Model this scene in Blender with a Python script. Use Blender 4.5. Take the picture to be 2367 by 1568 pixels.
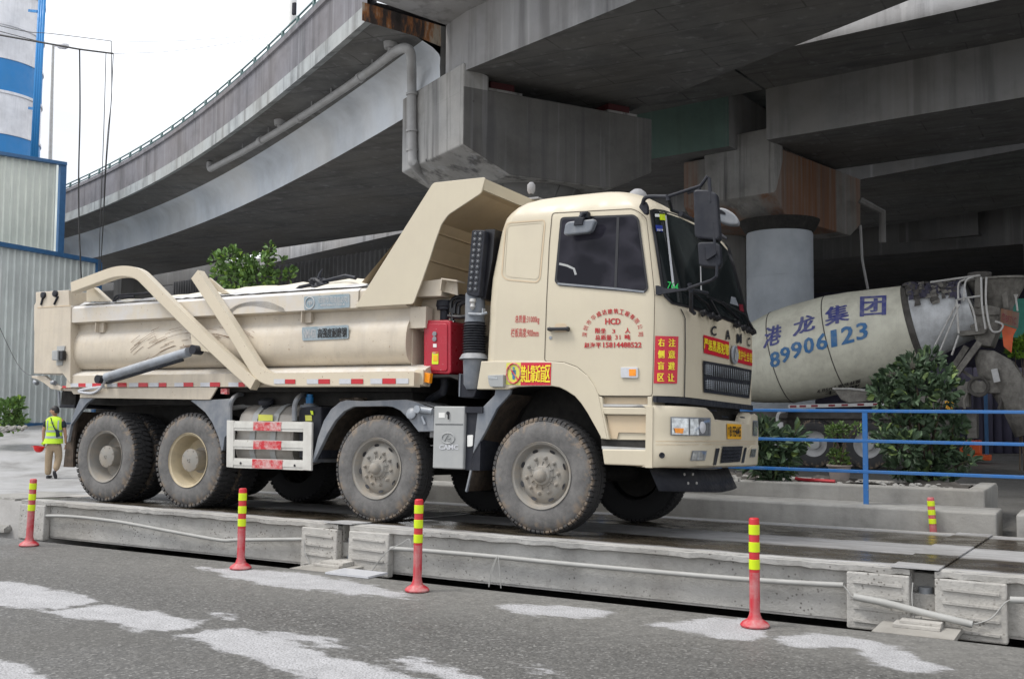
import bpy, bmesh, math, random
import numpy as np
from mathutils import Vector, Matrix
random.seed(7); rad = math.radians
for o in list(bpy.data.objects): bpy.data.objects.remove(o)
SC = bpy.context.scene; COL = SC.collection
# ------------------------------------------------------------ camera
FPX, YAW, PITCH, ROLL = 2416.848, rad(29.904), rad(3.689), rad(.375)   # focal length in photo units (photo 2367 wide)
HC = 1.56
CF = Vector((-math.sin(YAW)*math.cos(PITCH), math.cos(YAW)*math.cos(PITCH), math.sin(PITCH)))
_R = Vector((math.cos(YAW), math.sin(YAW), 0)); _U = _R.cross(CF)
CR = _R*math.cos(ROLL)+_U*math.sin(ROLL); CU = -_R*math.sin(ROLL)+_U*math.cos(ROLL)
CAM = Vector((0, 0, HC))
cd = bpy.data.cameras.new('camera'); cam = bpy.data.objects.new('camera', cd); COL.objects.link(cam)
cd.sensor_width = 36; cd.lens = FPX*36/2367; cd.clip_start = .05; cd.clip_end = 3000
cam.matrix_world = Matrix(((CR.x, CU.x, -CF.x, 0), (CR.y, CU.y, -CF.y, 0), (CR.z, CU.z, -CF.z, HC), (0, 0, 0, 1)))
SC.camera = cam
# ------------------------------------------------------------ world, sun, exposure
w = bpy.data.worlds.new("World"); SC.world = w; w.use_nodes = True; nt = w.node_tree; nt.nodes.clear()
wo = nt.nodes.new('ShaderNodeOutputWorld'); bg = nt.nodes.new('ShaderNodeBackground'); bg.inputs[1].default_value = .12
sky = nt.nodes.new('ShaderNodeTexSky'); sky.sky_type = 'NISHITA'; sky.sun_disc = False
sky.sun_elevation = rad(58); sky.sun_rotation = rad(228); sky.dust_density = 3
tc = nt.nodes.new('ShaderNodeTexCoord'); nz = nt.nodes.new('ShaderNodeTexNoise'); nz.inputs['Scale'].default_value = 3.2; nz.inputs['Detail'].default_value = 5
mp = nt.nodes.new('ShaderNodeMapping'); mp.inputs['Scale'].default_value = (1, 1, 2.5)
cr = nt.nodes.new('ShaderNodeValToRGB'); cr.color_ramp.elements[0].position = .35; cr.color_ramp.elements[1].position = .62
cr.color_ramp.elements[0].color = (5.3, 5.4, 5.6, 1); cr.color_ramp.elements[1].color = (8.2, 8.3, 8.5, 1)
mx = nt.nodes.new('ShaderNodeMixRGB'); mx.inputs[0].default_value = .86
L = nt.links.new
L(tc.outputs['Generated'], mp.inputs[0]); L(mp.outputs[0], nz.inputs['Vector']); L(nz.outputs['Fac'], cr.inputs[0])
L(sky.outputs[0], mx.inputs[1]); L(cr.outputs[0], mx.inputs[2]); L(mx.outputs[0], bg.inputs[0]); L(bg.outputs[0], wo.inputs[0])
sd = bpy.data.lights.new('sun', 'SUN'); sd.energy = 1.4; sd.angle = rad(18); sd.color = (1, .97, .92)
so = bpy.data.objects.new('sun', sd); COL.objects.link(so)
sdir = Vector((math.sin(rad(228))*math.cos(rad(58)), math.cos(rad(228))*math.cos(rad(58)), math.sin(rad(58))))
so.rotation_euler = (sdir).to_track_quat('Z', 'Y').to_euler()
SC.view_settings.view_transform = 'Standard'; SC.view_settings.look = 'None'; SC.view_settings.exposure = .75; SC.view_settings.gamma = 1
try: SC.view_settings.use_curve_mapping = False
except Exception: pass
SC.cycles.max_bounces = 8; SC.cycles.diffuse_bounces = 4; SC.cycles.use_denoising = True

# ------------------------------------------------------------ measuring: photo point -> place
def ray(x, y): return CF+CR*((x-1183.5)/FPX)-CU*((y-784)/FPX)
def at(x, y, X=None, Y=None, Z=None, d=None):
    r = ray(x, y)
    t = X/r.x if X is not None else Y/r.y if Y is not None else (Z-HC)/r.z if Z is not None else d
    return CAM+r*t
def onpl(x, y, p, n):
    r = ray(x, y); return CAM+r*((p-CAM).dot(n)/r.dot(n))
TL = rad(2.1)
TM = Matrix.Translation((0, 8.69, .37)) @ Matrix.Rotation(-TL, 4, 'X')      # frame of deck and truck: 2.1 deg crossfall
TI = TM.inverted(); TC = TI @ CAM; TR3 = TI.to_3x3()
def lt(x, y, Y=None, X=None, Z=None):
    r = TR3 @ ray(x, y)
    t = (Y-TC.y)/r.y if Y is not None else (X-TC.x)/r.x if X is not None else (Z-TC.z)/r.z
    return TC+r*t
def q1(x, y): return (x/4, 588.1+y/4)
def q2(x, y): return (591.7+x/4, 588.1+y/4)
def q3(x, y): return (1183.5+x/4, 588.1+y/4)
def q4(x, y): return (1035.5+x/4, 392.1+y/4)
def q5(x, y): return (1430+x/4, 392.1+y/4)
def q6(x, y): return (1183.5+x/4, 882.2+y/4)
def q7(x, y): return (591.7+x/4, 882.2+y/4)
def q8(x, y): return (1775.2+x/4, 588.1+y/4)
def q9(x, y): return (1775.2+x/4, 882.2+y/4)

# ------------------------------------------------------------ materials
def new_mat(name):
    m = bpy.data.materials.new(name); m.use_nodes = True
    return m, m.node_tree, m.node_tree.nodes['Principled BSDF']
def node(nt, t, **k):
    n = nt.nodes.new(t)
    for a, v in k.items():
        if a in ('op',): n.operation = v
        elif a.startswith('i_'): n.inputs[a[2:]].default_value = v
        else: setattr(n, a, v)
    return n
def ramp(nt, src, stops):
    r = nt.nodes.new('ShaderNodeValToRGB'); e = r.color_ramp.elements
    while len(e) < len(stops): e.new(.5)
    for i, (p, c) in enumerate(stops):
        e[i].position = p; e[i].color = (c, c, c, 1) if isinstance(c, (int, float)) else (*c, 1)
    nt.links.new(src, r.inputs[0]); return r.outputs[0]
def noise(nt, vec, scale, detail=5, rough=.55, mapping=None):
    if mapping:
        m = node(nt, 'ShaderNodeMapping'); m.inputs['Scale'].default_value = mapping; nt.links.new(vec, m.inputs[0]); vec = m.outputs[0]
    n = nt.nodes.new('ShaderNodeTexNoise'); n.inputs['Scale'].default_value = scale; n.inputs['Detail'].default_value = detail; n.inputs['Roughness'].default_value = rough
    nt.links.new(vec, n.inputs['Vector']); return n.outputs['Fac']
def mix(nt, fac, a, b, mode='MIX'):
    m = nt.nodes.new('ShaderNodeMixRGB'); m.blend_type = mode
    for k, v in ((0, fac), (1, a), (2, b)):
        if isinstance(v, (int, float)): m.inputs[k].default_value = v if k == 0 else (v, v, v, 1)
        elif isinstance(v, tuple): m.inputs[k].default_value = (*v, 1)
        else: nt.links.new(v, m.inputs[k])
    return m.outputs[0]
def bump(nt, b, h, strength=.3, dist=.02):
    n = nt.nodes.new('ShaderNodeBump'); n.inputs['Strength'].default_value = strength; n.inputs['Distance'].default_value = dist
    nt.links.new(h, n.inputs['Height']); nt.links.new(n.outputs[0], b.inputs['Normal'])
def simple(name, c, rough=.6, metal=0, var=.12, sc=6, bmp=0, spec=None):
    m, nt, b = new_mat(name)
    tc = nt.nodes.new('ShaderNodeTexCoord').outputs['Object']
    n = noise(nt, tc, sc)
    c2 = tuple(x*(1-var) for x in c); c3 = tuple(min(1, x*(1+var)) for x in c)
    nt.links.new(ramp(nt, n, [(.3, c2), (.7, c3)]), b.inputs['Base Color'])
    b.inputs['Roughness'].default_value = rough; b.inputs['Metallic'].default_value = metal
    if spec is not None: b.inputs['Specular IOR Level'].default_value = spec
    if bmp: bump(nt, b, noise(nt, tc, sc*8), bmp, .01)
    return m
def weathered(name, base, dirt, amount=.5, streak=0, rough=.5, sc=2.5, spots=None, dust=None, dustamt=.5, metal=0, bmp=.05, bsc=60, dent=0):
    """paint with patchy dirt, run-off streaks, small chips, and dust on faces that look up"""
    m, nt, b = new_mat(name); tc = nt.nodes.new('ShaderNodeTexCoord').outputs['Object']
    f = ramp(nt, noise(nt, tc, sc, 8, .65), [(.42, 0), (.72, amount)])
    col = mix(nt, f, base, dirt)
    if streak:
        s = ramp(nt, noise(nt, tc, 1, 4, .6, (14, 14, .9)), [(.5, 0), (.75, streak)]); col = mix(nt, s, col, dirt)
    if spots:
        s = ramp(nt, noise(nt, tc, 34, 3, .5), [(.70, 0), (.73, 1)]); col = mix(nt, s, col, spots)
    if dust:
        g = nt.nodes.new('ShaderNodeNewGeometry'); sp = nt.nodes.new('ShaderNodeSeparateXYZ'); nt.links.new(g.outputs['Normal'], sp.inputs[0])
        u = ramp(nt, sp.outputs['Z'], [(.2, .12*dustamt), (.8, dustamt)])
        n = ramp(nt, noise(nt, tc, 9, 8, .7), [(.35, .3), (.6, 1)])
        col = mix(nt, mix(nt, 1, u, n, 'MULTIPLY'), col, dust)
    nt.links.new(col, b.inputs['Base Color'])
    r = ramp(nt, noise(nt, tc, sc*3), [(.3, max(0, rough-.12)), (.7, min(1, rough+.18))]); nt.links.new(r, b.inputs['Roughness'])
    b.inputs['Metallic'].default_value = metal
    if dent:
        n1 = node(nt, 'ShaderNodeMath', op='MULTIPLY_ADD'); nt.links.new(noise(nt, tc, 2.2, 3, .5), n1.inputs[0]); n1.inputs[1].default_value = 1; nt.links.new(noise(nt, tc, bsc, 4), n1.inputs[2]); n1.inputs[1].default_value = 6
        bump(nt, b, n1.outputs[0], .25*dent, .012)
    elif bmp: bump(nt, b, noise(nt, tc, bsc, 5), bmp, .01)
    return m
def concrete(name, c, streak=.6, sc=.6, dark=(.05, .05, .055), light=(.42, .43, .45), rust=0, seams=None, hstr=None, ties=0, bs=.35, pits=0, forms=0):
    m, nt, b = new_mat(name); tc = nt.nodes.new('ShaderNodeTexCoord').outputs['Object']
    n1 = noise(nt, tc, sc, 9, .65)
    col = ramp(nt, n1, [(.3, tuple(x*.68 for x in c)), (.5, c), (.72, tuple(x*1.22 for x in c))])
    s = ramp(nt, noise(nt, tc, 1, 5, .6, hstr or (2.6, 2.6, .12)), [(.5, 0), (.64, streak)]); col = mix(nt, s, col, dark)
    s = ramp(nt, noise(nt, tc, 1, 4, .6, (3.3, 3.3, .1)), [(.58, 0), (.72, streak*.6)]); col = mix(nt, s, col, light)
    sp = ramp(nt, noise(nt, tc, 22, 6, .7), [(.66, 0), (.72, .45)]); col = mix(nt, sp, col, dark)
    if rust:
        s = ramp(nt, noise(nt, tc, 1, 3, .5, (.5, .5, .05)), [(.42, 0), (.48, rust)])
        s2 = ramp(nt, noise(nt, tc, 1, 5, .6, (9, 9, .2)), [(.35, .4), (.6, 1)])
        col = mix(nt, mix(nt, 1, s, s2, 'MULTIPLY'), col, (.20, .09, .045))
    if ties:
        vo = node(nt, 'ShaderNodeTexVoronoi'); vo.inputs['Scale'].default_value = 1.15; vo.inputs['Randomness'].default_value = .35; nt.links.new(tc, vo.inputs['Vector'])
        col = mix(nt, ramp(nt, vo.outputs['Distance'], [(.035, .85), (.05, 0)]), col, (.03, .03, .03))
    if pits:
        vp = node(nt, 'ShaderNodeTexVoronoi'); vp.inputs['Scale'].default_value = 26; nt.links.new(tc, vp.inputs['Vector'])
        pm = mix(nt, 1, ramp(nt, vp.outputs['Distance'], [(.16, 1), (.26, 0)]), ramp(nt, noise(nt, tc, 3, 4), [(.45, 0), (.6, pits)]), 'MULTIPLY'); col = mix(nt, pm, col, (.10, .095, .09))
    if forms:
        bt = node(nt, 'ShaderNodeTexBrick'); bt.inputs['Scale'].default_value = 1; bt.inputs['Mortar Size'].default_value = .018; bt.inputs['Brick Width'].default_value = 2.4; bt.inputs['Row Height'].default_value = 1.2; nt.links.new(tc, bt.inputs['Vector'])
        col = mix(nt, mix(nt, 1, bt.outputs['Fac'], ramp(nt, noise(nt, tc, 1.5, 4), [(.35, 0), (.6, forms)]), 'MULTIPLY'), col, (.03, .03, .03))
    warm = ramp(nt, noise(nt, tc, .35, 4, .5), [(.4, 0), (.7, .35)]); col = mix(nt, warm, col, tuple(x*y for x, y in zip(c, (1.15, 1.02, .85))))
    nt.links.new(col, b.inputs['Base Color']); b.inputs['Roughness'].default_value = .9
    bump(nt, b, noise(nt, tc, 14, 8, .7), bs, .02)
    return m
BEI = (.57, .51, .385)
M = {}
def wheelpaint(): pass
M['beige'] = weathered('cab_paint', BEI, (.48, .42, .33), .4, .18, .42, 1.9, spots=None, dust=(.6, .55, .47), dustamt=.35, bmp=.015, dent=.22)
M['body'] = weathered('body_paint', (.575, .50, .39), (.40, .345, .275), .75, .45, .4, 1.6, spots=(.30, .2, .12), dust=(.60, .59, .57), dustamt=.8, bmp=.05, dent=.5)
M['arm'] = weathered('arm_paint', (.60, .525, .40), (.5, .43, .33), .4, .1, .45, 3, spots=(.3, .21, .13), dust=(.6, .57, .5), dustamt=.5)
M['tarp'] = weathered('tarpaulin', (.66, .62, .53), (.5, .46, .38), .5, 0, .85, 3, bmp=.2, bsc=14)
def lowspec(m, v): m.node_tree.nodes['Principled BSDF'].inputs['Specular IOR Level'].default_value = v; return m
M['black'] = weathered('black_plastic', (.018, .020, .028), (.06, .06, .065), .4, 0, .5, 6, dust=(.2, .2, .2), dustamt=.2)
lowspec(M['black'], .2)
M['blackgl'] = simple('black_trim', (.012, .012, .015), .3, 0, .3)
M['under'] = weathered('underbody_grime_shade', (.018, .017, .016), (.05, .045, .04), .6, 0, .9, 5)  # grime on the chassis; same near-black stands in for shade in gaps
M['greyplastic'] = weathered('mudguard_plastic', (.13, .15, .18), (.33, .33, .33), .75, .3, .55, 3, dust=(.42, .41, .40), dustamt=.7)
M['brownflap'] = weathered('muddy_flap', (.035, .027, .02), (.12, .085, .06), .7, .3, .95, 9, bmp=.6, bsc=90)
M['greymetal'] = weathered('grey_box_paint', (.33, .34, .34), (.44, .44, .42), .5, .15, .5, 3)
M['steel'] = weathered('dull_steel', (.30, .33, .37), (.12, .11, .1), .6, .1, .4, 8, metal=.15, dust=(.45, .46, .47), dustamt=.8)
M['galv'] = weathered('aluminium', (.48, .48, .47), (.34, .31, .27), .6, .2, .45, 6, metal=.35)
M['tank'] = weathered('tank_aluminium', (.36, .34, .31), (.24, .21, .18), .7, .3, .5, 4, metal=.2)
M['guard'] = weathered('guard_rail_paint', (.6, .59, .55), (.38, .36, .33), .55, .2, .5, 5, spots=(.3, .26, .22))
M['red'] = weathered('red_paint', (.40, .012, .030), (.25, .02, .03), .4, .1, .35, 5, spots=(.5, .25, .25))
M['redworn'] = weathered('worn_red_paint', (.5, .02, .03), (.6, .55, .52), .9, 0, .5, 16)
M['darkred'] = simple('red_paint_inner', (.16, .008, .02), .4)
M['seam'] = simple('door_gap', (.07, .055, .04), .8)
M['bearingred'] = simple('bearing_paint', (.06, .006, .008), .7)
M['retror'] = simple('red_reflector', (.48, .012, .022), .25, 0, .1)
M['retrow'] = simple('white_reflector', (.52, .53, .56), .3, 0, .06, 30)
M['stickred'] = simple('red_sticker', (.55, .012, .035), .35, 0, .04)
M['redtext'] = weathered('red_lettering', (.42, .008, .014), (.5, .12, .1), .5, 0, .5, 20)
M['yellow'] = simple('yellow_lettering', (.85, .72, .03), .4, 0, .04)
M['ygreen'] = simple('yellow_green_sticker', (.62, .62, .10), .45, 0, .05)
M['plate'] = simple('number_plate_yellow', (.78, .40, .012), .4, 0, .05)
M['blacktext'] = simple('black_lettering', (.01, .01, .01), .5)
M['white'] = simple('white_paint', (.72, .72, .7), .5, 0, .05)
M['amber'] = simple('amber_lens', (.85, .28, .01), .2, 0, .15, 40)
M['lens'] = simple('lamp_lens', (.42, .44, .45), .06, .6, .45, 22)
M['glass'] = simple('tinted_glass', (.010, .011, .015), .04, 0, .3, 2)
def glassmat(name, c1, c2, sc, mapping):
    m, nt, b = new_mat(name); tc = nt.nodes.new('ShaderNodeTexCoord').outputs['Object']
    nt.links.new(ramp(nt, noise(nt, tc, sc, 3, .4, mapping), [(.42, c1), (.52, c2), (.7, c1)]), b.inputs['Base Color'])
    b.inputs['Roughness'].default_value = .05; b.inputs['Specular IOR Level'].default_value = .12
    return m
M['sideglass'] = glassmat('cab_side_glass', (.010, .010, .015), (.028, .027, .036), 2.2, (1, 1, 1.6))
M['windscreen'] = glassmat('windscreen_glass', (.011, .014, .015), (.035, .042, .042), 1.3, (1, 1, .5))
M['bluestick'] = simple('blue_sticker', (.01, .03, .25), .4)
M['green'] = simple('green_tag', (.02, .5, .1), .4)
M['domecover'] = weathered('dusty_plastic_bag', (.30, .30, .31), (.2, .2, .2), .5, 0, .7, 9)
M['cloth'] = weathered('off_white_cloth', (.5, .5, .5), (.3, .3, .3), .5, 0, .9, 9)
def tyremat(name, mud, amt):
    m, nt, b = new_mat(name); g = nt.nodes.new('ShaderNodeTexCoord').outputs['Object']
    n = ramp(nt, noise(nt, g, 5, 9, .7), [(.34, .45*amt), (.6, amt)])
    att = nt.nodes.new('ShaderNodeAttribute'); att.attribute_name = 'face'
    f = mix(nt, 1, n, att.outputs['Fac'], 'MULTIPLY')
    col = mix(nt, f, (.022, .022, .024), mud)
    n2 = ramp(nt, noise(nt, g, 9, 6, .7), [(.48, 0), (.56, .6)]); col = mix(nt, mix(nt, 1, n2, att.outputs['Alpha'], 'MULTIPLY'), col, (.27, .205, .145))
    nt.links.new(col, b.inputs['Base Color']); b.inputs['Roughness'].default_value = .85
    bump(nt, b, noise(nt, g, 40, 6, .7), .4, .01)
    return m
M['tyre'] = tyremat('dusty_tyre_rubber', (.165, .16, .155), .95)
M['tyredark'] = tyremat('clean_tyre_rubber', (.05, .05, .052), .5)
M['rimgrey'] = weathered('dusty_rim', (.25, .24, .22), (.33, .28, .22), .75, 0, .75, 7, bmp=.1)
M['rimcream'] = weathered('cream_rim', (.50, .42, .28), (.30, .26, .2), .6, 0, .6, 7)
# settings
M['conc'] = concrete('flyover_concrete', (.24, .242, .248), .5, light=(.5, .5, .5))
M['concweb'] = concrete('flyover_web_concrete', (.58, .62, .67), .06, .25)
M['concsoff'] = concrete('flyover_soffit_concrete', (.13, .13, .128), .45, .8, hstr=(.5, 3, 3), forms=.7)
M['concpier'] = concrete('pier_cap_concrete', (.29, .288, .28), .85, .9, ties=1)
M['concrust'] = concrete('rust_streaked_concrete', (.22, .215, .205), .6, .9, rust=1, ties=1)
M['conccol'] = concrete('column_concrete', (.44, .48, .53), .04, .35)
M['parapet'] = concrete('parapet_concrete', (.175, .172, .19), .55, 1.2)
M['fascia'] = concrete('fascia_concrete', (.34, .365, .375), .55, 1.5)
M['kerb'] = concrete('kerb_concrete', (.31, .305, .29), .15, 2.2)
M['slurry'] = concrete('slurry_coated_steel', (.41, .405, .39), .12, 1.8, light=(.44, .435, .42), dark=(.12, .10, .08), bs=.9, pits=.9)
M['railgreen'] = simple('rail_paint', (.07, .13, .13), .5)
M['pvc'] = weathered('grey_drain_pipe', (.33, .33, .33), (.2, .19, .18), .5, .1, .6, 2)
M['pvcw'] = weathered('dusty_conduit', (.37, .37, .355), (.27, .265, .25), .5, 0, .6, 5)
M['blue'] = weathered('blue_rail_paint', (.02, .14, .42), (.12, .2, .3), .4, .1, .45, 7, spots=(.25, .3, .35))
M['blue2'] = simple('blue_trim_paint', (.035, .115, .25), .5)
M['siloblue'] = weathered('silo_blue_paint', (.02, .21, .52), (.04, .19, .4), .4, .2, .5, 1)
M['silowhite'] = weathered('silo_white_paint', (.78, .78, .80), (.42, .42, .44), .6, .3, .55, 1)
M['mixerbody'] = weathered('mixer_drum_paint', (.68, .67, .56), (.40, .385, .32), .8, .35, .55, 1.4, bmp=.06)
M['mixermetal'] = weathered('cement_caked_steel', (.13, .122, .11), (.30, .285, .255), .75, .35, .85, 6, bmp=.9, bsc=22)
M['mixerwhite'] = weathered('white_wet_paint', (.6, .62, .64), (.2, .2, .2), .6, .3, .3, 3)
M['mixdark'] = weathered('mixer_grime', (.06, .055, .05), (.15, .14, .13), .6, 0, .8, 5)
M['bluetext'] = weathered('faded_blue_lettering', (.05, .06, .24), (.3, .3, .33), .55, 0, .6, 9)
M['bluenum'] = weathered('blue_numbers', (.03, .15, .36), (.3, .35, .36), .4, 0, .6, 9)
M['soil'] = weathered('dark_soil', (.045, .04, .035), (.13, .12, .11), .7, 0, .95, 8, bmp=.8, bsc=25)
M['bollred'] = weathered('bollard_red', (.50, .010, .018), (.48, .30, .28), .12, 0, .4, 9)
M['bollworn'] = weathered('bollard_red_worn', (.46, .015, .03), (.50, .42, .40), .55, .35, .55, 8)
M['bollyel'] = simple('bollard_yellow_band', (.60, .75, .01), .35, 0, .03)
M['wire'] = simple('black_wire', (.02, .02, .02), .6)
M['bark'] = weathered('bark', (.10, .075, .055), (.05, .04, .03), .5, 0, .9, 12)
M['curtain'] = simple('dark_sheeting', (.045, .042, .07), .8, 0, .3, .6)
M['roofdark'] = weathered('dark_corrugated_sheet', (.16, .16, .165), (.08, .08, .08), .6, .2, .7, 1)
M['greenroof'] = simple('green_panel', (.05, .28, .22), .6)
M['cone'] = weathered('orange_barrier', (.62, .10, .02), (.3, .07, .03), .4, 0, .5, 6)
M['terracotta'] = weathered('plant_pot', (.28, .24, .22), (.2, .17, .16), .5, 0, .8, 8)
M['hose'] = simple('red_hose', (.45, .03, .04), .5)
def leafmat(name, c):
    m, nt, b = new_mat(name); oi = nt.nodes.new('ShaderNodeNewGeometry')
    col = ramp(nt, oi.outputs['Random Per Island'], [(0, tuple(x*.5 for x in c)), (.5, c), (.85, tuple(x*1.35 for x in c)), (1, (c[0]*2.8, c[1]*2.4, c[2]*1.3))])
    nt.links.new(col, b.inputs['Base Color']); b.inputs['Roughness'].default_value = .5; b.inputs['Specular IOR Level'].default_value = .3
    return m
M['leafdark'] = leafmat('shrub_leaves', (.062, .10, .055)); M['leafmid'] = leafmat('tree_leaves', (.12, .21, .06)); M['leafsap'] = leafmat('sapling_leaves', (.085, .14, .04)); M['leafbright'] = leafmat('bright_leaves', (.13, .24, .03))

# ------------------------------------------------------------ mesh builder
class MB:
    def __init__(s): s.v = []; s.f = []; s.m = []; s.sm = []

    def add(s, vs, fs, mi=0, smooth=False):
        b = len(s.v); s.v += [Vector(v) for v in vs]
        for f in fs: s.f.append([b+i for i in f]); s.m.append(mi); s.sm.append(smooth)
        return s
    def box(s, a, b, mi=0):
        x0, y0, z0 = [min(a[i], b[i]) for i in range(3)]; x1, y1, z1 = [max(a[i], b[i]) for i in range(3)]
        return s.add([(x0, y0, z0), (x1, y0, z0), (x1, y1, z0), (x0, y1, z0), (x0, y0, z1), (x1, y0, z1), (x1, y1, z1), (x0, y1, z1)],
                     [(0, 3, 2, 1), (4, 5, 6, 7), (0, 1, 5, 4), (1, 2, 6, 5), (2, 3, 7, 6), (3, 0, 4, 7)], mi)
    def prism(s, poly, off, mi=0, smooth=False):
        n = len(poly); off = Vector(off); P = [Vector(p) for p in poly]
        return s.add(P+[p+off for p in P], [tuple(range(n))[::-1], tuple(range(n, 2*n))]+[(i, (i+1) % n, n+(i+1) % n, n+i) for i in range(n)], mi, smooth)
    def tube(s, pts, r, n=8, mi=0, cap=True, closed=False):
        pts = [Vector(p) for p in pts]; N = len(pts); rs = r if isinstance(r, (list, tuple)) else [r]*N
        b = len(s.v); up = None
        for i, p in enumerate(pts):
            if closed: t = pts[(i+1) % N]-pts[i-1]
            else: t = pts[min(i+1, N-1)]-pts[max(i-1, 0)]
            t.normalize()
            if up is None: up = t.orthogonal().normalized()
            up = (up-t*up.dot(t)).normalized(); sd_ = t.cross(up)
            for k in range(n):
                a = 2*math.pi*k/n; s.v.append(p+(up*math.cos(a)+sd_*math.sin(a))*rs[i])
        M_ = N if closed else N-1
        for i in range(M_):
            for k in range(n):
                s.f.append([b+i*n+k, b+i*n+(k+1) % n, b+((i+1) % N)*n+(k+1) % n, b+((i+1) % N)*n+k]); s.m.append(mi); s.sm.append(True)
        if cap and not closed:
            s.f.append([b+k for k in range(n)][::-1]); s.f.append([b+(N-1)*n+k for k in range(n)]); s.m += [mi]*2; s.sm += [False]*2
        return s
    def lathe(s, c, axis, prof, n=32, mi=0, smooth=True, ref=None):
        """prof: list of (distance along axis, radius)"""
        c = Vector(c); ax = Vector(axis).normalized(); u = (Vector(ref) if ref else ax.orthogonal()).normalized(); w_ = ax.cross(u); b = len(s.v)
        for (h, r) in prof:
            for k in range(n):
                a = 2*math.pi*k/n; s.v.append(c+ax*h+(u*math.cos(a)+w_*math.sin(a))*r)
        for i in range(len(prof)-1):
            for k in range(n):
                s.f.append([b+i*n+k, b+i*n+(k+1) % n, b+(i+1)*n+(k+1) % n, b+(i+1)*n+k]); s.m.append(mi); s.sm.append(smooth)
        return s
    def bar(s, a, b, wd, ht, up=(0, 0, 1), mi=0):
        a = Vector(a); b = Vector(b); t = (b-a).normalized(); up = Vector(up); sd_ = t.cross(up)
        if sd_.length < 1e-4: sd_ = t.orthogonal()
        sd_ = sd_.normalized()*wd/2; u = sd_.cross(t).normalized()*ht/2
        P = [a-sd_-u, a+sd_-u, a+sd_+u, a-sd_+u]; Q = [p+(b-a) for p in P]
        return s.add(P+Q, [(0, 3, 2, 1), (4, 5, 6, 7), (0, 1, 5, 4), (1, 2, 6, 5), (2, 3, 7, 6), (3, 0, 4, 7)], mi)
    def grid(s, rows, mi=0, smooth=True, flip=False):
        b = len(s.v); n = len(rows[0])
        for r in rows: s.v += [Vector(p) for p in r]
        for i in range(len(rows)-1):
            for k in range(n-1):
                f = [b+i*n+k, b+i*n+k+1, b+(i+1)*n+k+1, b+(i+1)*n+k]
                s.f.append(f[::-1] if flip else f); s.m.append(mi); s.sm.append(smooth)
        return s
    def build(s, name, mats, parent=None, world=True, bevel=0, fix=True, solid=0, sharp=40):
        if not isinstance(mats, (list, tuple)): mats = [mats]
        me = bpy.data.meshes.new(name); vs = s.v
        if parent is not None and world:
            inv = wm(parent).inverted(); vs = [inv @ v for v in vs]
        me.from_pydata([tuple(v) for v in vs], [], s.f)
        for m in mats: me.materials.append(M[m] if isinstance(m, str) else m)
        me.polygons.foreach_set('material_index', s.m); me.polygons.foreach_set('use_smooth', s.sm)
        if fix:
            bm = bmesh.new(); bm.from_mesh(me); bmesh.ops.recalc_face_normals(bm, faces=bm.faces)
            for e in bm.edges:
                if len(e.link_faces) == 2 and e.calc_face_angle(0) > rad(sharp): e.smooth = False
            bm.to_mesh(me); bm.free()
        me.update()
        o = bpy.data.objects.new(name, me); COL.objects.link(o)
        if parent is not None: o.parent = parent
        if solid: md = o.modifiers.new('thick', 'SOLIDIFY'); md.thickness = solid; md.offset = 0
        if bevel:
            md = o.modifiers.new('bevel', 'BEVEL'); md.width = bevel; md.segments = 2; md.limit_method = 'ANGLE'; md.angle_limit = rad(40)
        return o
WM = {}
def wm(o):
    if o.name in WM: return WM[o.name]
    if o.parent: return wm(o.parent)
    return Matrix.Identity(4)
def tag(o, label, cat, group=None, kind=None):
    if label: o['label'] = label
    if cat: o['category'] = cat
    if group: o['group'] = group
    if kind: o['kind'] = kind
    return o
def thing(name, label, cat, loc=(0, 0, 0), group=None, mat=None):
    o = bpy.data.objects.new(name, None); COL.objects.link(o); o.empty_display_size = .2
    o.matrix_world = mat if mat is not None else Matrix.Translation(loc)
    WM[o.name] = mat.copy() if mat is not None else Matrix.Translation(loc)
    return tag(o, label, cat, group)
def struct(name, mb, mats, **k):
    o = mb.build(name, mats, **k); o['kind'] = 'structure'; return o
def copytree(o, mat=None, parent=None):
    c = o.copy(); COL.objects.link(c)
    if parent is not None: c.parent = parent
    for ch in list(o.children): copytree(ch, None, c)
    if mat is not None: c.matrix_world = mat
    return c
def bez(pts, n=6):
    """smooth polyline through points (Catmull-Rom)"""
    P = [Vector(p) for p in pts]; out = []
    for i in range(len(P)-1):
        p0 = P[max(i-1, 0)]; p1 = P[i]; p2 = P[i+1]; p3 = P[min(i+2, len(P)-1)]
        for k in range(n):
            t = k/n; out.append(.5*((2*p1)+(p2-p0)*t+(2*p0-5*p1+4*p2-p3)*t*t+(3*p1-p0-3*p2+p3)*t**3))
    out.append(P[-1]); return out

# ------------------------------------------------------------ lettering laid on any surface
_fc = {}
def text_mesh(s, bold=0):
    bold = min(bold, .006 if any(ord(c) > 255 for c in s) else .015)
    if (s, bold) in _fc: return _fc[(s, bold)]
    c = bpy.data.curves.new('t', 'FONT'); c.body = s; c.size = 1; c.offset = bold; c.resolution_u = 2
    o = bpy.data.objects.new('t', c); COL.objects.link(o); bpy.context.view_layer.update()
    me = bpy.data.meshes.new_from_object(o.evaluated_get(bpy.context.evaluated_depsgraph_get()))
    v = [(p.co.x, p.co.y) for p in me.vertices]; f = [list(p.vertices) for p in me.polygons]
    bpy.data.objects.remove(o); bpy.data.curves.remove(c); bpy.data.meshes.remove(me)
    xs = [a for a, b in v]; ys = [b for a, b in v]
    x0, x1, y0, y1 = min(xs), max(xs), min(ys), max(ys)
    v = [((a-x0)/(x1-x0), (b-y0)/(y1-y0)) for a, b in v]
    _fc[(s, bold)] = (v, f); return v, f
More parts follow.
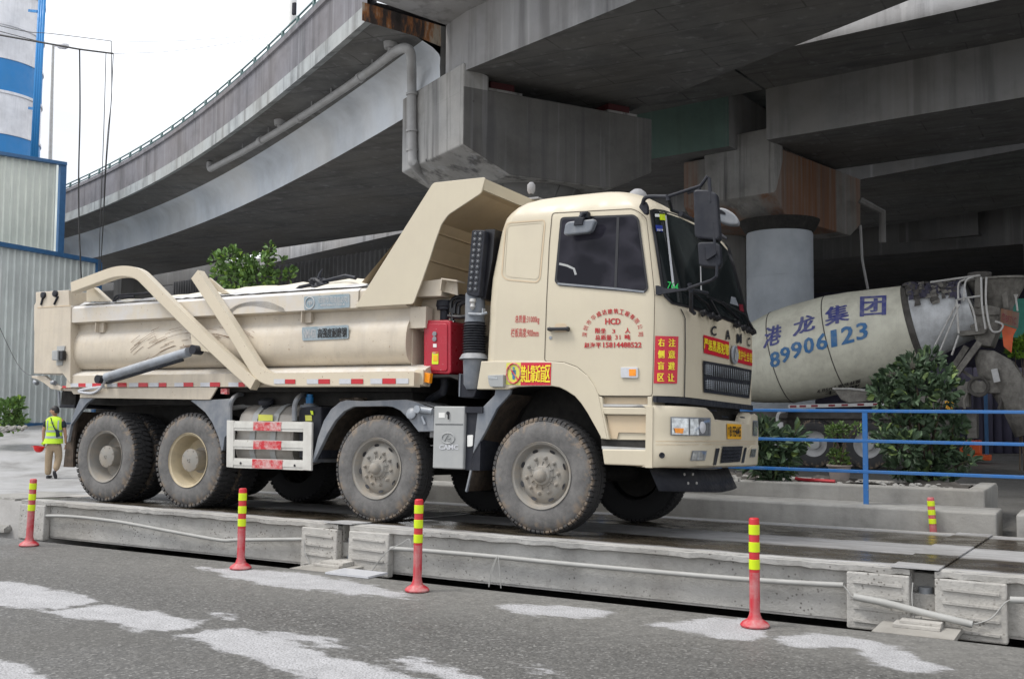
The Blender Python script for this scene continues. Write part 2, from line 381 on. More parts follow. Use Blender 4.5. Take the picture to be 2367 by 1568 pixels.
def fine(v, f, lim=.10):
    v = list(v); out = []
    st = []
    for q in f:
        for k in range(1, len(q)-1): st.append((q[0], q[k], q[k+1]))
    while st:
        a, b, c = st.pop(); e = [(math.dist(v[a], v[b]), a, b, c), (math.dist(v[b], v[c]), b, c, a), (math.dist(v[c], v[a]), c, a, b)]; l, p, q_, o_ = max(e)
        if l > lim: v.append(((v[p][0]+v[q_][0])/2, (v[p][1]+v[q_][1])/2)); n = len(v)-1; st += [(p, n, o_), (n, q_, o_)]
        else: out.append((a, b, c))
    return v, out
def letter(mb, s, quad, hit, mi=0, bold=.01):
    """quad TL,TR,BR,BL in photo units; hit maps a photo point to the surface"""
    v, f = text_mesh(s, bold)
    if hit is globals().get('hd_'): v, f = fine(v, f)
    TLq, TRq, BR, BL = quad; out = []
    for a, b in v:
        x = (TLq[0]*(1-a)+TRq[0]*a)*b+(BL[0]*(1-a)+BR[0]*a)*(1-b)
        y = (TLq[1]*(1-a)+TRq[1]*a)*b+(BL[1]*(1-a)+BR[1]*a)*(1-b)
        out.append((x, y))
    cj = any(ord(c) > 255 for c in s); wq = abs(TRq[0]-TLq[0])/max(1, len(s))
    for k, dx in enumerate([0, -.035, .035] if (cj or bold >= .03) and wq > 8 else [0]):
        mb.add([Vector(hit(x+dx*wq, y))+Vector((.0005, -.0007, 0))*k for x, y in out], f, mi)
def rect(x0, y0, x1, y1): return [(x0, y0), (x1, y0), (x1, y1), (x0, y1)]
def quadpatch(mb, quad, hit, nx=6, ny=3, mi=0):
    TLq, TRq, BR, BL = quad; rows = []
    for j in range(ny+1):
        b = 1-j/ny
        rows.append([hit((TLq[0]*(1-a)+TRq[0]*a)*b+(BL[0]*(1-a)+BR[0]*a)*(1-b), (TLq[1]*(1-a)+TRq[1]*a)*b+(BL[1]*(1-a)+BR[1]*a)*(1-b)) for a in [i/nx for i in range(nx+1)]])
    mb.grid(rows, mi)
def smooth_poly(pts, r=.25, n=3):
    """round the corners of a 2d polygon"""
    out = []; N = len(pts)
    for i in range(N):
        a, b, c = Vector(pts[i-1]), Vector(pts[i]), Vector(pts[(i+1) % N])
        d1 = (a-b); d2 = (c-b); k = min(r, d1.length*.45, d2.length*.45)
        p = b+d1.normalized()*k; q = b+d2.normalized()*k
        for t in [j/n for j in range(n+1)]: out.append(tuple(p*(1-t)**2+b*2*t*(1-t)+q*t*t))
    return out

# ============================================================ THE SETTING
def sst(a, b, x):
    t = max(0, min(1, (x-a)/(b-a))); return t*t*(3-2*t)
def gz(x, y):
    z = -.33*sst(7.76, 7.84, y)*sst(12.4, 12.3, y)-.13*sst(7.76, 7.84, y)*(1-sst(12.4, 12.3, y))      # pit of the weighing platform, cut deep for the dark gap under the beam
    z += (.13+.20)*sst(12.5, 13.1, y)*sst(-11.5, -9.5, x)        # yard behind is a step higher
    d = -x*math.sin(YAW)+y*math.cos(YAW)
    z += .98*sst(25.5, 37.5, d)*sst(-15, -20, x)-.0*sst(16, 23, d)   # dusty slope up to the plant
    z += .33*sst(7.76, 7.84, y)*sst(12.4, 12.3, y)*sst(-13.5, -17, x)
    z -= .10*sst(17, 24, d)*sst(37, 26, d)*sst(-15, -20, x)
    return z
def axis_vals(segs):
    out = []
    for a, b, st in segs:
        n = max(1, round((b-a)/st)); out += [a+(b-a)*i/n for i in range(n)]
    return out+[segs[-1][1]]
# dried slurry on the road, outlines read off the photo
PATCH = [([(-60, 1338), (70, 1348), (232, 1388), (130, 1408), (60, 1402), (-60, 1394)], 1),
 ([(85, 1413), (250, 1396), (380, 1418), (478, 1442), (420, 1454), (320, 1458), (240, 1434)], 1),
 ([(412, 1465), (545, 1450), (690, 1480), (745, 1512), (830, 1530), (960, 1566), (1110, 1610), (900, 1620), (700, 1562), (560, 1512)], 1),
 ([(600, 1458), (700, 1460), (835, 1495), (790, 1500), (700, 1484)], .8), ([(-60, 1515), (40, 1538), (110, 1572), (60, 1620), (-60, 1620)], 1),
 ([(440, 1308), (560, 1312), (700, 1322), (860, 1350), (980, 1384), (860, 1377), (700, 1362), (580, 1347)], .75),
 ([(1150, 1397), (1300, 1399), (1415, 1412), (1380, 1426), (1250, 1422), (1180, 1411)], 1),
 ([(1505, 1443), (1640, 1428), (1745, 1430), (1768, 1468), (1740, 1482), (1640, 1470)], 1),
 ([(1782, 1475), (1880, 1460), (1960, 1468), (2055, 1490), (2190, 1547), (2100, 1550), (2000, 1522), (1985, 1497), (1850, 1492)], 1),
 ([(888, 1525), (960, 1518), (1050, 1543), (1135, 1570), (1050, 1580)], .8), ([(1195, 1528), (1260, 1538), (1335, 1562), (1240, 1552)], .7),
 ([(500, 1415), (545, 1418), (540, 1430), (500, 1426)], .8)]
PW = [([(at(x, y, Z=0).x, at(x, y, Z=0).y) for x, y in p], a) for p, a in PATCH]
def seg_d(px, py, a, b):
    dx, dy = b[0]-a[0], b[1]-a[1]; t = ((px-a[0])*dx+(py-a[1])*dy)/(dx*dx+dy*dy+1e-9); t = max(0, min(1, t))
    return math.hypot(px-a[0]-dx*t, py-a[1]-dy*t)
def inside(px, py, P):
    c = False; j = len(P)-1
    for i in range(len(P)):
        if (P[i][1] > py) != (P[j][1] > py) and px < (P[j][0]-P[i][0])*(py-P[i][1])/(P[j][1]-P[i][1])+P[i][0]: c = not c
        j = i
    return c
def dust(x, y):
    best = 0
    if y < 9 and x > -16:
        for P, a in PW:
            xs = [p[0] for p in P]; ys = [p[1] for p in P]
            if min(xs)-.5 < x < max(xs)+.5 and min(ys)-.5 < y < max(ys)+.5:
                d = min(seg_d(x, y, P[i-1], P[i]) for i in range(len(P))); d = d if inside(x, y, P) else -d
                best = max(best, a*(.5+d/.22 if a > 0 else 0))
    return max(0, min(1, best))
xs = axis_vals([(-90, -30, 6), (-30, -16, .6), (-16, 1.2, .055), (1.2, 10, 1), (10, 90, 8)])
ys = axis_vals([(-30, 1.8, 2), (1.8, 7.6, .055), (7.6, 8.2, .03), (8.2, 14, .1), (14, 45, 1), (45, 140, 10)])
g = MB(); g.grid([[(x, y, gz(x, y)) for x in xs] for y in ys])
def groundmat():
    m, nt, b = new_mat('dusty_asphalt'); tc = nt.nodes.new('ShaderNodeTexCoord').outputs['Object']
    a = nt.nodes.new('ShaderNodeAttribute'); a.attribute_name = 'dust'
    sp = nt.nodes.new('ShaderNodeSeparateColor'); nt.links.new(a.outputs['Color'], sp.inputs[0])
    vor = node(nt, 'ShaderNodeTexVoronoi'); vor.inputs['Scale'].default_value = 34; nt.links.new(tc, vor.inputs['Vector'])
    vor2 = node(nt, 'ShaderNodeTexVoronoi'); vor2.inputs['Scale'].default_value = 62; nt.links.new(tc, vor2.inputs['Vector'])
    n_s = noise(nt, tc, 9, 8, .7); n_l = noise(nt, tc, .7, 6, .6); n_f = noise(nt, tc, 75, 3, .6)
    agg = ramp(nt, vor2.outputs['Color'], [(.2, (.03, .03, .03)), (.55, (.065, .064, .062)), (.75, (.12, .118, .113)), (.95, (.29, .285, .275))])
    col = mix(nt, ramp(nt, vor.outputs['Distance'], [(.25, .55), (.6, 0)]), agg, (.096, .095, .091))
    col = mix(nt, ramp(nt, n_l, [(.38, 0), (.66, .55)]), col, (.085, .082, .076))
    # loose grey dust film toward the platform
    film = mix(nt, 1, sp.outputs['Green'], ramp(nt, n_s, [(.3, .35), (.6, 1)]), 'MULTIPLY')
    col = mix(nt, film, col, (.215, .21, .195))
    # dried slurry with ragged rim
    s = node(nt, 'ShaderNodeMath', op='ADD'); nt.links.new(sp.outputs['Red'], s.inputs[0])
    k = node(nt, 'ShaderNodeMath', op='MULTIPLY_ADD'); nt.links.new(noise(nt, tc, 3.5, 10, .72, (1, 1.8, 1)), k.inputs[0]); k.inputs[1].default_value = 2.2; k.inputs[2].default_value = -1.1
    nt.links.new(k.outputs[0], s.inputs[1])
    thr = ramp(nt, s.outputs[0], [(.30, 0), (.42, .3), (.52, .8), (.70, 1)])
    holes = ramp(nt, n_f, [(.36, .25), (.52, 1)])
    thr = mix(nt, 1, thr, holes, 'MULTIPLY')
    col = mix(nt, thr, col, ramp(nt, noise(nt, tc, 5, 8, .7), [(.3, (.33, .33, .34)), (.7, (.47, .47, .485))]))
    col = mix(nt, sp.outputs['Blue'], col, ramp(nt, noise(nt, tc, 1.1, 8, .65), [(.3, (.19, .185, .18)), (.5, (.33, .33, .33)), (.75, (.40, .40, .41))]))
    nt.links.new(col, b.inputs['Base Color'])
    rg = mix(nt, thr, ramp(nt, n_l, [(.35, .45), (.6, .85)]), .9); nt.links.new(rg, b.inputs['Roughness'])
    h = mix(nt, .5, vor.outputs['Distance'], n_f); bump(nt, b, h, .55, .012)
    return m
M['ground'] = groundmat()
go = struct('ground', g, 'ground', fix=False)
ca = go.data.color_attributes.new('dust', 'FLOAT_COLOR', 'POINT'); buf = []
for v in go.data.vertices:
    x, y = v.co.x, v.co.y
    f = .15+.55*sst(5.9, 7.5, y)*sst(-13, -6, x) if y < 12.3 else .3
    if x < -16: f = .4
    red = dust(x, y)
    bl = max(sst(-11.5, -12.6, x)*sst(8.0, 8.4, y), sst(-17, -21, x))*(1-sst(-1.5, .5, x))
    buf += [red, f, bl, 1]
ca.data.foreach_set('color', buf)

# entry ramp behind the platform (concrete, dust covered)
rp = MB()
prof = [(-11.25, .345), (-12.2, .37), (-14, .25), (-16.5, .02), (-18.0, -.25)]
rows = []
for x, z in prof: rows.append([(x, y, z-.037*(y-8.25)+random.uniform(-.012, .012)) for y in (8.25, 9, 10, 11, 12.2)])
rp.grid(rows)
for i in range(len(prof)-1):
    (xa, za), (xb, zb) = prof[i], prof[i+1]; rp.add([(xa, 8.25, za), (xb, 8.25, zb), (xb, 8.22, -.3), (xa, 8.22, -.3)], [(0, 1, 2, 3)])
rp.add([(-11.25, 8.25, .345), (-11.25, 12.2, .2), (-11.25, 12.2, -.3), (-11.25, 8.22, -.3)], [(0, 1, 2, 3)])
M['ramp'] = concrete('dusty_ramp_concrete', (.40, .40, .40), .1, 1.5, hstr=(3, .3, 3), dark=(.2, .2, .2), light=(.5, .5, .5))
struct('ramp', rp, 'ramp')
mud = MB(); rows = []
for i in range(14):
    a = i/13; r = []
    for j in range(5):
        x = -12.35+1.6*a; y = 10.35+.45*(j/4); r.append((x, y, .31-.037*(y-8.25)+.10*math.sin(math.pi*j/4)*math.sin(math.pi*a)**.4+random.uniform(-.012, .012)))
    rows.append(r)
mud.grid(rows); tag(mud.build('slurry_ridge', 'slurry'), None, None, None, 'structure')

# kerb ledges and planter behind the platform
k = MB(); k.box((-14, 12.36, -.3), (-1.12, 13.05, .46)); k.box((-.93, 12.36, -.3), (6, 13.05, .46))
struct('ledge', k, 'kerb', bevel=.02)
pl = thing('planter', 'long low concrete planter holding shrubs behind the blue railing', 'planter', (-4, 13.05, .28))
k = MB(); k.box((-12, 13.052, .1), (-1.3, 13.26, .65)); k.box((-12, 14.5, .1), (-1.3, 14.62, .62)); k.box((-1.5, 13.26, .1), (-1.3, 14.5, .65)); k.build('rim', 'kerb', pl, bevel=.02)
s = MB(); s.grid([[(x, y, .61+.04*math.sin(x*5+y*3)+random.uniform(-.025, .03)) for x in axis_vals([(-11.9, -1.5, .12)])] for y in axis_vals([(13.26, 14.5, .12)])]); s.build('soil', 'soil', pl, fix=False)
st = MB()
for i in range(170):
    x = random.uniform(-6, -1.6); y = random.uniform(13.3, 14.1); r = random.uniform(.015, .05); st.lathe((x, y, .63), (random.uniform(-.4, .4), random.uniform(-.4, .4), 1), [(-r*.5, r*.3), (-r*.2, r), (r*.3, r*.8), (r*.5, .001)], 6)
st.build('rubble', 'kerb', pl)['kind'] = 'stuff'
k = MB(); k.box((-.85, 13.052, .1), (6, 13.3, .63)); k.box((-.35, 13.302, .1), (6, 13.7, .86))
tag(k.build('concrete_block', 'kerb', bevel=.03), 'stepped concrete block right of the drain gap at the frame edge', 'block')
hs = MB(); hs.tube(bez([at(1838, 1104, Y=13.45), at(1850, 1107, Y=13.45), at(1885, 1109, Y=13.42), at(1930, 1112, Y=13.4)], 5), .022, 8)
tag(hs.build('hose', 'hose'), 'red hose lying on the planter soil', 'hose')

# ------------------------------------------------------------ flyover A (curved) and its pier
dA = Vector((-.868, .497, 0)).normalized(); nA = Vector((.497, .868, 0)).normalized()
C1 = Vector((-11.73, 18.27, 7.066))
PTS = [(0, .05), (5, .15), (10, .15), (15, 0), (20, -.35), (25, -.95), (30, -1.8), (35, -2.9), (45, -5.8), (60, -11.5), (80, -21)]
def pA(s):
    for (a, pa), (b, pb) in zip(PTS, PTS[1:]):
        if s <= b: t = (s-a)/(b-a); return pa+(pb-pa)*t
    return PTS[-1][1]
cv = bez([(s, p, 0) for s, p in PTS], 4)
cv = [v for v in cv if v.x >= 1.0]; cv[0] = Vector((1.15, .08, 0))
def A(s, n, z): p = C1+dA*s+nA*n; return Vector((p.x, p.y, z))
def sweepA(sec, mb, mi=0, smooth=False):
    rows = []
    for i, v in enumerate(cv):
        t = (cv[min(i+1, len(cv)-1)]-cv[max(i-1, 0)]).normalized(); nn = Vector((-t.y, t.x, 0))
        rows.append([A(v.x+nn.x*o, v.y+nn.y*o, z) for o, z in sec])
    mb.grid(rows, mi, smooth)
fa = thing('flyover', 'curved grey concrete flyover sweeping away to the left over the truck', 'flyover', (C1.x, C1.y, 0))
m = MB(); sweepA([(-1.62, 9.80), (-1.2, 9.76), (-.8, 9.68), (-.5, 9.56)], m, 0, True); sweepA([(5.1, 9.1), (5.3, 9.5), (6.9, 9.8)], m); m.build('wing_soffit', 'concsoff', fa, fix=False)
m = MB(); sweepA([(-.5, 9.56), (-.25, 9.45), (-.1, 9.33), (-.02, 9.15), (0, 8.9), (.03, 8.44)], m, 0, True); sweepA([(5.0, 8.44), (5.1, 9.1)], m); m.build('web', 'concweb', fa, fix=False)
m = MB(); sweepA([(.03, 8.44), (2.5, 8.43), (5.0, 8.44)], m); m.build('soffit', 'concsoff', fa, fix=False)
m = MB(); sweepA([(-1.62, 9.802), (-1.85, 9.725), (-1.85, 10.10), (-1.80, 10.12)], m); m.build('fascia', 'fascia', fa, fix=False)
m = MB(); sweepA([(-1.80, 10.12), (-1.80, 11.05), (-1.86, 11.08), (-1.86, 11.22), (-1.58, 11.22), (-1.58, 10.2)], m); m.build('parapet', 'parapet', fa, fix=False)
m = MB(); sweepA([(-1.6, 10.2), (7.0, 10.2), (7.0, 11.2), (6.9, 9.8)], m); m.build('deck', 'parapet', fa, fix=False)
m = MB()                                                          # stepped end of the wing with rust
def rustedge():
    m, nt, b = new_mat('rusty_wing_end'); tc = nt.nodes.new('ShaderNodeTexCoord').outputs['Object']
    col = ramp(nt, noise(nt, tc, 1, 6, .65, (2.2, 2.2, .5)), [(.36, (.018, .014, .012)), (.46, (.05, .035, .03)), (.52, (.26, .10, .03)), (.58, (.34, .30, .24)), (.68, (.10, .045, .03)), (.8, (.3, .29, .27))])
    nt.links.new(col, b.inputs['Base Color']); b.inputs['Roughness'].default_value = .95; bump(nt, b, noise(nt, tc, 12, 8, .7), .6, .03); return m
M['rustedge'] = rustedge()
e0 = 1.14
m.add([A(e0, -1.85, 9.725), A(e0, -1.85, 10.13), A(e0, .02, 9.97), A(e0, .02, 9.5), A(e0, -.6, 9.62)], [(0, 1, 2, 3, 4)]); m.build('wing_end', 'rustedge', fa, fix=False)
m = MB(); m.add([A(e0, .02, 9.5), A(e0, .02, 9.97), A(e0, 5, 10), A(e0, 5, 8.44), A(e0, .03, 8.44), A(e0, 0, 9.05)], [(0, 1, 2, 3, 4, 5)]); m.build('end_diaphragm', 'concsoff', fa, fix=False)
m = MB()                                                          # rail stubs along the parapet top
L2 = [A(v.x, v.y-1.72, 11.22) for v in cv]
for z in (.16, .30): m = MB(); m.tube([p+Vector((0, 0, z)) for p in L2], .028, 5); m.build('top_rail', 'railgreen', fa)
m = MB(); acc = 0
for a, b in zip(L2, L2[1:]):
    n_ = max(1, int((b-a).length/1.6))
    for i in range(n_):
        p = a.lerp(b, i/n_); m = MB(); m.tube([p, p+Vector((0, 0, .32))], .05, 5); m.build('rail_post', 'railgreen', fa)
# drain pipe hung under the wing
m = MB(); P = [onpl(484, 392, A(0, -.85, 0), nA)]
for x, y in ((484, 392), (560, 352), (648, 300), (720, 255), (800, 202), (860, 160), (905, 125), (925, 113)): P.append(at(x, y, Z=9.46))
P = P[1:]; e_ = A(-.0, 0, 0)
ed = [onpl(950, 122, C1+nA*-.13, nA), onpl(952, 200, C1+nA*-.13, nA), onpl(953, 355, C1+nA*-.13, nA)]
t0_ = (P[1]-P[0]).normalized(); m.tube(bez([P[0]+Vector((0, 0, .26)), P[0]+Vector((0, 0, .2)), P[0]+Vector((0, 0, .10)), P[0]+t0_*.10, P[0]+t0_*.35], 4)+P[1:], .10, 12)
m.tube(bez([P[-2], P[-1], onpl(940, 112, C1+nA*-.70, nA), onpl(949, 122, C1+nA*-.60, nA), onpl(951, 150, C1+nA*-.45, nA), ed[1], ed[2], onpl(957, 378, C1+nA*-.10, nA), onpl(972, 396, C1+nA*.25, nA), onpl(992, 417, C1+nA*.6, nA)], 4), .11, 12)
for (x, y) in ((560, 352), (720, 255), (860, 160), (765, 225), (620, 316)):
    p = at(x, y, Z=9.46); m.tube([p, p+Vector((0, 0, .28))], .018, 5)
for (x, y) in ((648, 300), (905, 125)):
    p = at(x, y, Z=9.46); m.lathe(p, (0, 0, 1), [(.0, .09), (.12, .09), (.12, .17), (.28, .19)], 10)
m.build('drain_pipe', 'pvc', fa)
m = MB()
for (x, y) in ((690, 275), (830, 181), (600, 327)):
    p = at(x, y, Z=9.46); q = at(x+6, y-4, Z=9.46); m = MB(); m.tube([p, q], .125, 10); m.build('pipe_collar', 'pvc', fa)
for y in (215, 300, 345): m = MB(); m.tube([onpl(952, y, C1+nA*-.13, nA), onpl(952, y+5, C1+nA*-.13, nA)], .135, 10); m.build('pipe_collar', 'pvc', fa)
# span over the near side (runs overhead to the right)
fb = thing('flyover', 'deep grey flyover span overhead between the two pier caps', 'flyover', (C1.x, C1.y, 0))
def AP(s, n, z): p = C1+dA*s+nA*n; return Vector((p.x, p.y, z))
def nr(s): return .05-.155*s if s < 0 else .05
ss = [.95, 0, -5, -10, -16, -24, -40]
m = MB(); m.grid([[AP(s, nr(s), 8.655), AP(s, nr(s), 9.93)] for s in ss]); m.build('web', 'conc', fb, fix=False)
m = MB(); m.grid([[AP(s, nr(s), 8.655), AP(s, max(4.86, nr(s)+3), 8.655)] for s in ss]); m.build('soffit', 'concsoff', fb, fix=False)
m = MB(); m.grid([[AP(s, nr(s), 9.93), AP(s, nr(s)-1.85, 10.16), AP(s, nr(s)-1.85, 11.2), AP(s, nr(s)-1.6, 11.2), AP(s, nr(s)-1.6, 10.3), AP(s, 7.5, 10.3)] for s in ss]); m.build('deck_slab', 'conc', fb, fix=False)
m = MB(); m.grid([[AP(s, 4.86, 8.655), AP(s, 4.95, 9.9), AP(s, 6.6, 10.16), AP(s, 6.6, 11.2), AP(s, 6.4, 11.2)] for s in ss[:6]]); m.build('far_web', 'conc', fb, fix=False)
m = MB(); m.add([AP(.95, nr(0), 8.655), AP(.95, 4.86, 8.655), AP(.95, 4.86, 9.95), AP(.95, nr(0), 9.95)], [(0, 1, 2, 3)]); m.build('end_diaphragm', 'concsoff', fb, fix=False)
# pier A
p1 = thing('bridge_pier', 'concrete pier with wide grey streaked cap and drain pipe, behind the cab', 'pier', (C1.x, C1.y, 0), 'flyover piers')
def Q(s, n, z): p = C1+dA*s+nA*n; return Vector((p.x, p.y, z))
def capA(W, Ln, zb, zt, hn, hz, n0=0):
    pr = [(n0, zb), (n0, zt), (Ln, zt), (Ln, zb), (Ln-hn, zb-hz), (n0+hn, zb-hz)]; return [Q(0, n, z) for n, z in pr]
m = MB(); m.prism(capA(3.12, 5.0, 7.066, 8.33, 1.15, .52), dA*3.12); m.m[0] = 1
M['concstain'] = concrete('stained_cap_face', (.115, .113, .11), .5, .9, light=(.36, .36, .38), ties=1)
m.build('pier_cap', ['concpier', 'concstain'], p1, bevel=.03)
m = MB(); m.prism([Q(.003, -.003, 8.2), Q(.003, -.003, 8.82), Q(.003, .62, 8.62), Q(.003, .62, 8.2)], dA*3.114); m.build('shear_block', 'concpier', p1, bevel=.03)
m = MB()
for n in (.75, 3.9):
    for s in (.25, 2.0): a = Q(s, n, 8.32); m = MB(); m.prism([a, a+nA*.85, a+nA*.85+Vector((0, 0, .14)), a+Vector((0, 0, .14))], dA*.8); m.build('bearing_plinth', 'concpier', p1)
m = MB()
for n in (.85, 4.0):
    for s in (.35, 2.1): a = Q(s, n, 8.455); m = MB(); m.prism([a, a+nA*.6, a+nA*.6+Vector((0, 0, .19)), a+Vector((0, 0, .19))], dA*.6); m.build('bearing', 'bearingred', p1)
m = MB(); c = Q(1.56, 2.5, 0); m.lathe(c, (0, 0, 1), [(-.3, .9), (5.9, .9), (6.2, 1.15), (6.56, 1.3)], 48); m.build('column', 'concsoff', p1)

# ------------------------------------------------------------ flyover B and its rusty pier
C2 = Vector((-7.734, 27.49, 7.327)); dB = Vector((-.972, .233, 0)).normalized(); nB = Vector((.233, .972, 0)).normalized()
eB = Vector((.988, -.155, 0)).normalized(); fB = Vector((.155, .988, 0)).normalized(); B0 = Vector((-7.57, 27.06, 0))
def B(s, n, z): p = B0+eB*s+fB*n; return Vector((p.x, p.y, z))
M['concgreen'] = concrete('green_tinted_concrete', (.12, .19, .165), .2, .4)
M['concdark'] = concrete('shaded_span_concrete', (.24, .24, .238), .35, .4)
def spanB(o, s0, s1, par, wb=None):
    ss = [s0+(s1-s0)*i/8 for i in range(9)]
    m = MB(); m.grid([[B(s, 0, 8.68), B(s, -.02, 10.05)] for s in ss]); m.build('web', wb or par, o, fix=False)
    m = MB(); m.grid([[B(s, 0, 8.68), B(s, 4.45, 8.68)] for s in ss]); m.build('soffit', 'concsoff', o, fix=False)
    if s1 < 0: ss = [s0+(-.33-s0)*i/8 for i in range(9)]
    m = MB(); m.grid([[B(s, -.02, 10.05), B(s, -2.35, 10.18)] for s in ss]); m.build('wing_soffit', 'concsoff', o, fix=False)
    m = MB(); m.grid([[B(s, -2.35, 10.18), B(s, -2.35, 10.50), B(s, -2.31, 10.50), B(s, -2.31, 11.3 if s1 < 0 else 13), B(s, -2.1, 11.3 if s1 < 0 else 13), B(s, -2.1, 10.6), B(s, 6, 10.6), B(s, 6, 10.1), B(s, 4.5, 10.0), B(s, 4.45, 8.68)] for s in ss]); m.build('parapet', 'fascia' if s1 < 0 else 'conc', o, fix=False)
    for s in ((-1.35,) if s1 < 0 else (s0, s1)):
        m = MB(); m.add([B(s, 0, 8.68), B(s, 4.45, 8.68), B(s, 4.45, 10.1), B(s, -2.34, 10.5), B(s, -2.34, 10.2), B(s, 0, 10.05)], [(0, 1, 2, 3, 4, 5)]); m.build('end_diaphragm', 'concdark', o, fix=False)
o = thing('flyover', 'dark concrete span at upper right with a pale parapet strip above its shaded web', 'flyover', tuple(B0)); spanB(o, -.25, 40, 'concdark')
o = thing('flyover', 'shaded span seen in the gap between the two pier caps', 'flyover', tuple(B0)); spanB(o, -26, -1.35, 'concdark', 'concgreen')
p2 = thing('bridge_pier', 'pier with brown rust-streaked cap on a round pale column behind the mixer truck', 'pier', (C2.x, C2.y, 0), 'flyover piers')
def Q2(s, n, z): p = C2+dB*s+nB*n; return Vector((p.x, p.y, z))
pr = [(0, 7.327), (0, 8.6), (5.25, 8.55), (5.2, 7.15), (4.5, 6.72), (.65, 6.75)]
m = MB(); m.prism([Q2(.003, n, z) for n, z in pr], dB*2.895, 0); m.build('pier_cap', 'concrust', p2, bevel=.03)
m = MB(); m.prism([Q2(0, -.002, 7.325), Q2(0, -.002, 9.12), Q2(0, .5, 9.0), Q2(0, .5, 8.3), Q2(0, .12, 7.4)], dB*2.2, 0); m.build('shear_block', 'concpier', p2, bevel=.03)
c = Vector((-7.96, 28.75, 0))
m = MB(); m.lathe(c, (0, 0, 1), [(6.42, .9), (6.50, .97), (6.66, 1.06), (6.76, 1.1)], 56); m.build('cap_shade_collar', 'under', p2); m = MB(); m.lathe(c, (0, 0, 1), [(-.3, .905), (5.15, .905), (5.152, .895), (5.175, .895), (5.177, .905), (6.38, .905), (6.45, .87)], 56); m.build('column', 'conccol', p2)  # near-black collar puts the shade under the cap into colour
m = MB(); m.tube([at(1989, 520, d=30), at(1993, 600, d=30), at(2006, 668, d=30)], .04, 6); m.build('down_pipe', 'pvc', p2)
m = MB(); m.tube([at(1988, 462, d=31), at(2040, 490, d=31), at(2040, 560, d=31)], .1, 6); m.build('rust_bracket', 'concdark', p2)
# second cap seen left of it
p3 = thing('bridge_pier', 'stained pier cap peeping out left of the rusty cap, above the cab', 'pier', (-11, 31, 0), 'flyover piers')
m = MB(); a = at(1582, 372, d=31); b_ = at(1665, 362, d=31); lo = at(1590, 500, d=31).z; P = [Vector((a.x, a.y, lo)), Vector((a.x, a.y, a.z+.4)), Vector((b_.x, b_.y, a.z+.4)), Vector((b_.x+.3, b_.y, lo))]
m.prism(P, (-.1, 3.5, 0)); m.build('pier_cap', 'concpier', p3, bevel=.03)
m = MB(); m.lathe(((a.x+b_.x)/2, a.y+1.7, 0), (0, 0, 1), [(-.3, .8), (lo+.1, .8)], 32); m.build('column', 'concdark', p3)
# farther spans, extended to block sky and keep it dark under the bridges
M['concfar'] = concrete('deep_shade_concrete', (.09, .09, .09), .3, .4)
def spanfar(name_, label, pts, z, h, wdt, mt='concfar', par='concfar', over=1.4):
    o = thing('flyover', label, 'flyover', (pts[0][0], pts[0][1], 0))
    rows1, rows2, rows3 = [], [], []
    for i, (x, y) in enumerate(pts):
        a = Vector(pts[max(i-1, 0)]); b = Vector(pts[min(i+1, len(pts)-1)]); t = (b-a).normalized(); n = Vector((-t.y, t.x)); n = n if n.y > 0 else -n
        f = lambda k, zz: Vector((x+n.x*k, y+n.y*k, zz))
        rows1.append([f(0, z), f(wdt, z)]); rows2.append([f(0, z), f(0, z+h), f(-over, z+h+.1)])
        rows3.append([f(-over, z+h+.1), f(-over, z+h+1.4), f(-over+.25, z+h+1.4), f(wdt+over, z+h+.4), f(wdt, z)])
    mm = MB(); mm.grid(rows1); mm.build('soffit', 'concsoff', o, fix=False)
    mm = MB(); mm.grid(rows2); mm.build('web', mt, o, fix=False)
    mm = MB(); mm.grid(rows3); mm.build('parapet', par, o, fix=False)
    return o
a = at(1990, 414, Z=9.6); b_ = at(2366, 344, Z=9.6); dr = (b_-a).normalized()
e1 = a-dr*45; e2 = a+dr*35
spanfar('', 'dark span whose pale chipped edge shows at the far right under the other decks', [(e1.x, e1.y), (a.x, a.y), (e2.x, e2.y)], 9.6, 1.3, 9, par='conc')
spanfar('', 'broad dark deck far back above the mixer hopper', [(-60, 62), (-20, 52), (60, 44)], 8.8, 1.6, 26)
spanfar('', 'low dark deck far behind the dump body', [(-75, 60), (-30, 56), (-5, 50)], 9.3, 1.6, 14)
o = thing('bridge_pier', 'wide dark pier wall in the shade beyond the mixer truck', 'pier', (0, 48, 0), 'flyover piers')
m = MB(); m.box((-1.5, 47, 0), (4.5, 49, 8.8)); m.build('column', 'concfar', o)
m = MB(); m.box((-3, 46.5, 7.2), (7, 49.5, 8.79)); m.build('pier_cap', 'concfar', o)
m = MB(); m.box((-40, 66, -.2), (60, 67, 12)); tag(m.build('dark_backdrop_wall', 'curtain'), 'dark high wall added to close and darken the view under the flyovers', 'wall')  # added wall, keeps the space beneath the flyovers dark
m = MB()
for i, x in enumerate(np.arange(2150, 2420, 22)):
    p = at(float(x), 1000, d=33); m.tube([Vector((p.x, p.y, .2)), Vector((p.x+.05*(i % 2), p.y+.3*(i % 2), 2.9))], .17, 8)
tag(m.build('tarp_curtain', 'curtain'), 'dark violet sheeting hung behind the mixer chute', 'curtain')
m = MB(); p = at(2280, 1000, d=31); m.box((p.x-.05, p.y, .2), (p.x+.05, p.y+.1, 3)); tag(m.build('post', 'blue2'), 'dark blue steel post behind the mixer chute', 'post')
m = MB(); p = at(2345, 700, d=38); m.box((p.x-.6, p.y, 4.2), (p.x+4, p.y+1, 5.6)); tag(m.build('green_panel', 'greenroof'), 'green panel far behind the hopper at the right edge', 'panel')
m = MB()
for k_ in range(5):
    a = at(2222+k_*9, 1012, d=27); m.box((a.x, a.y, .3), (a.x+.09, a.y+.3, .78))
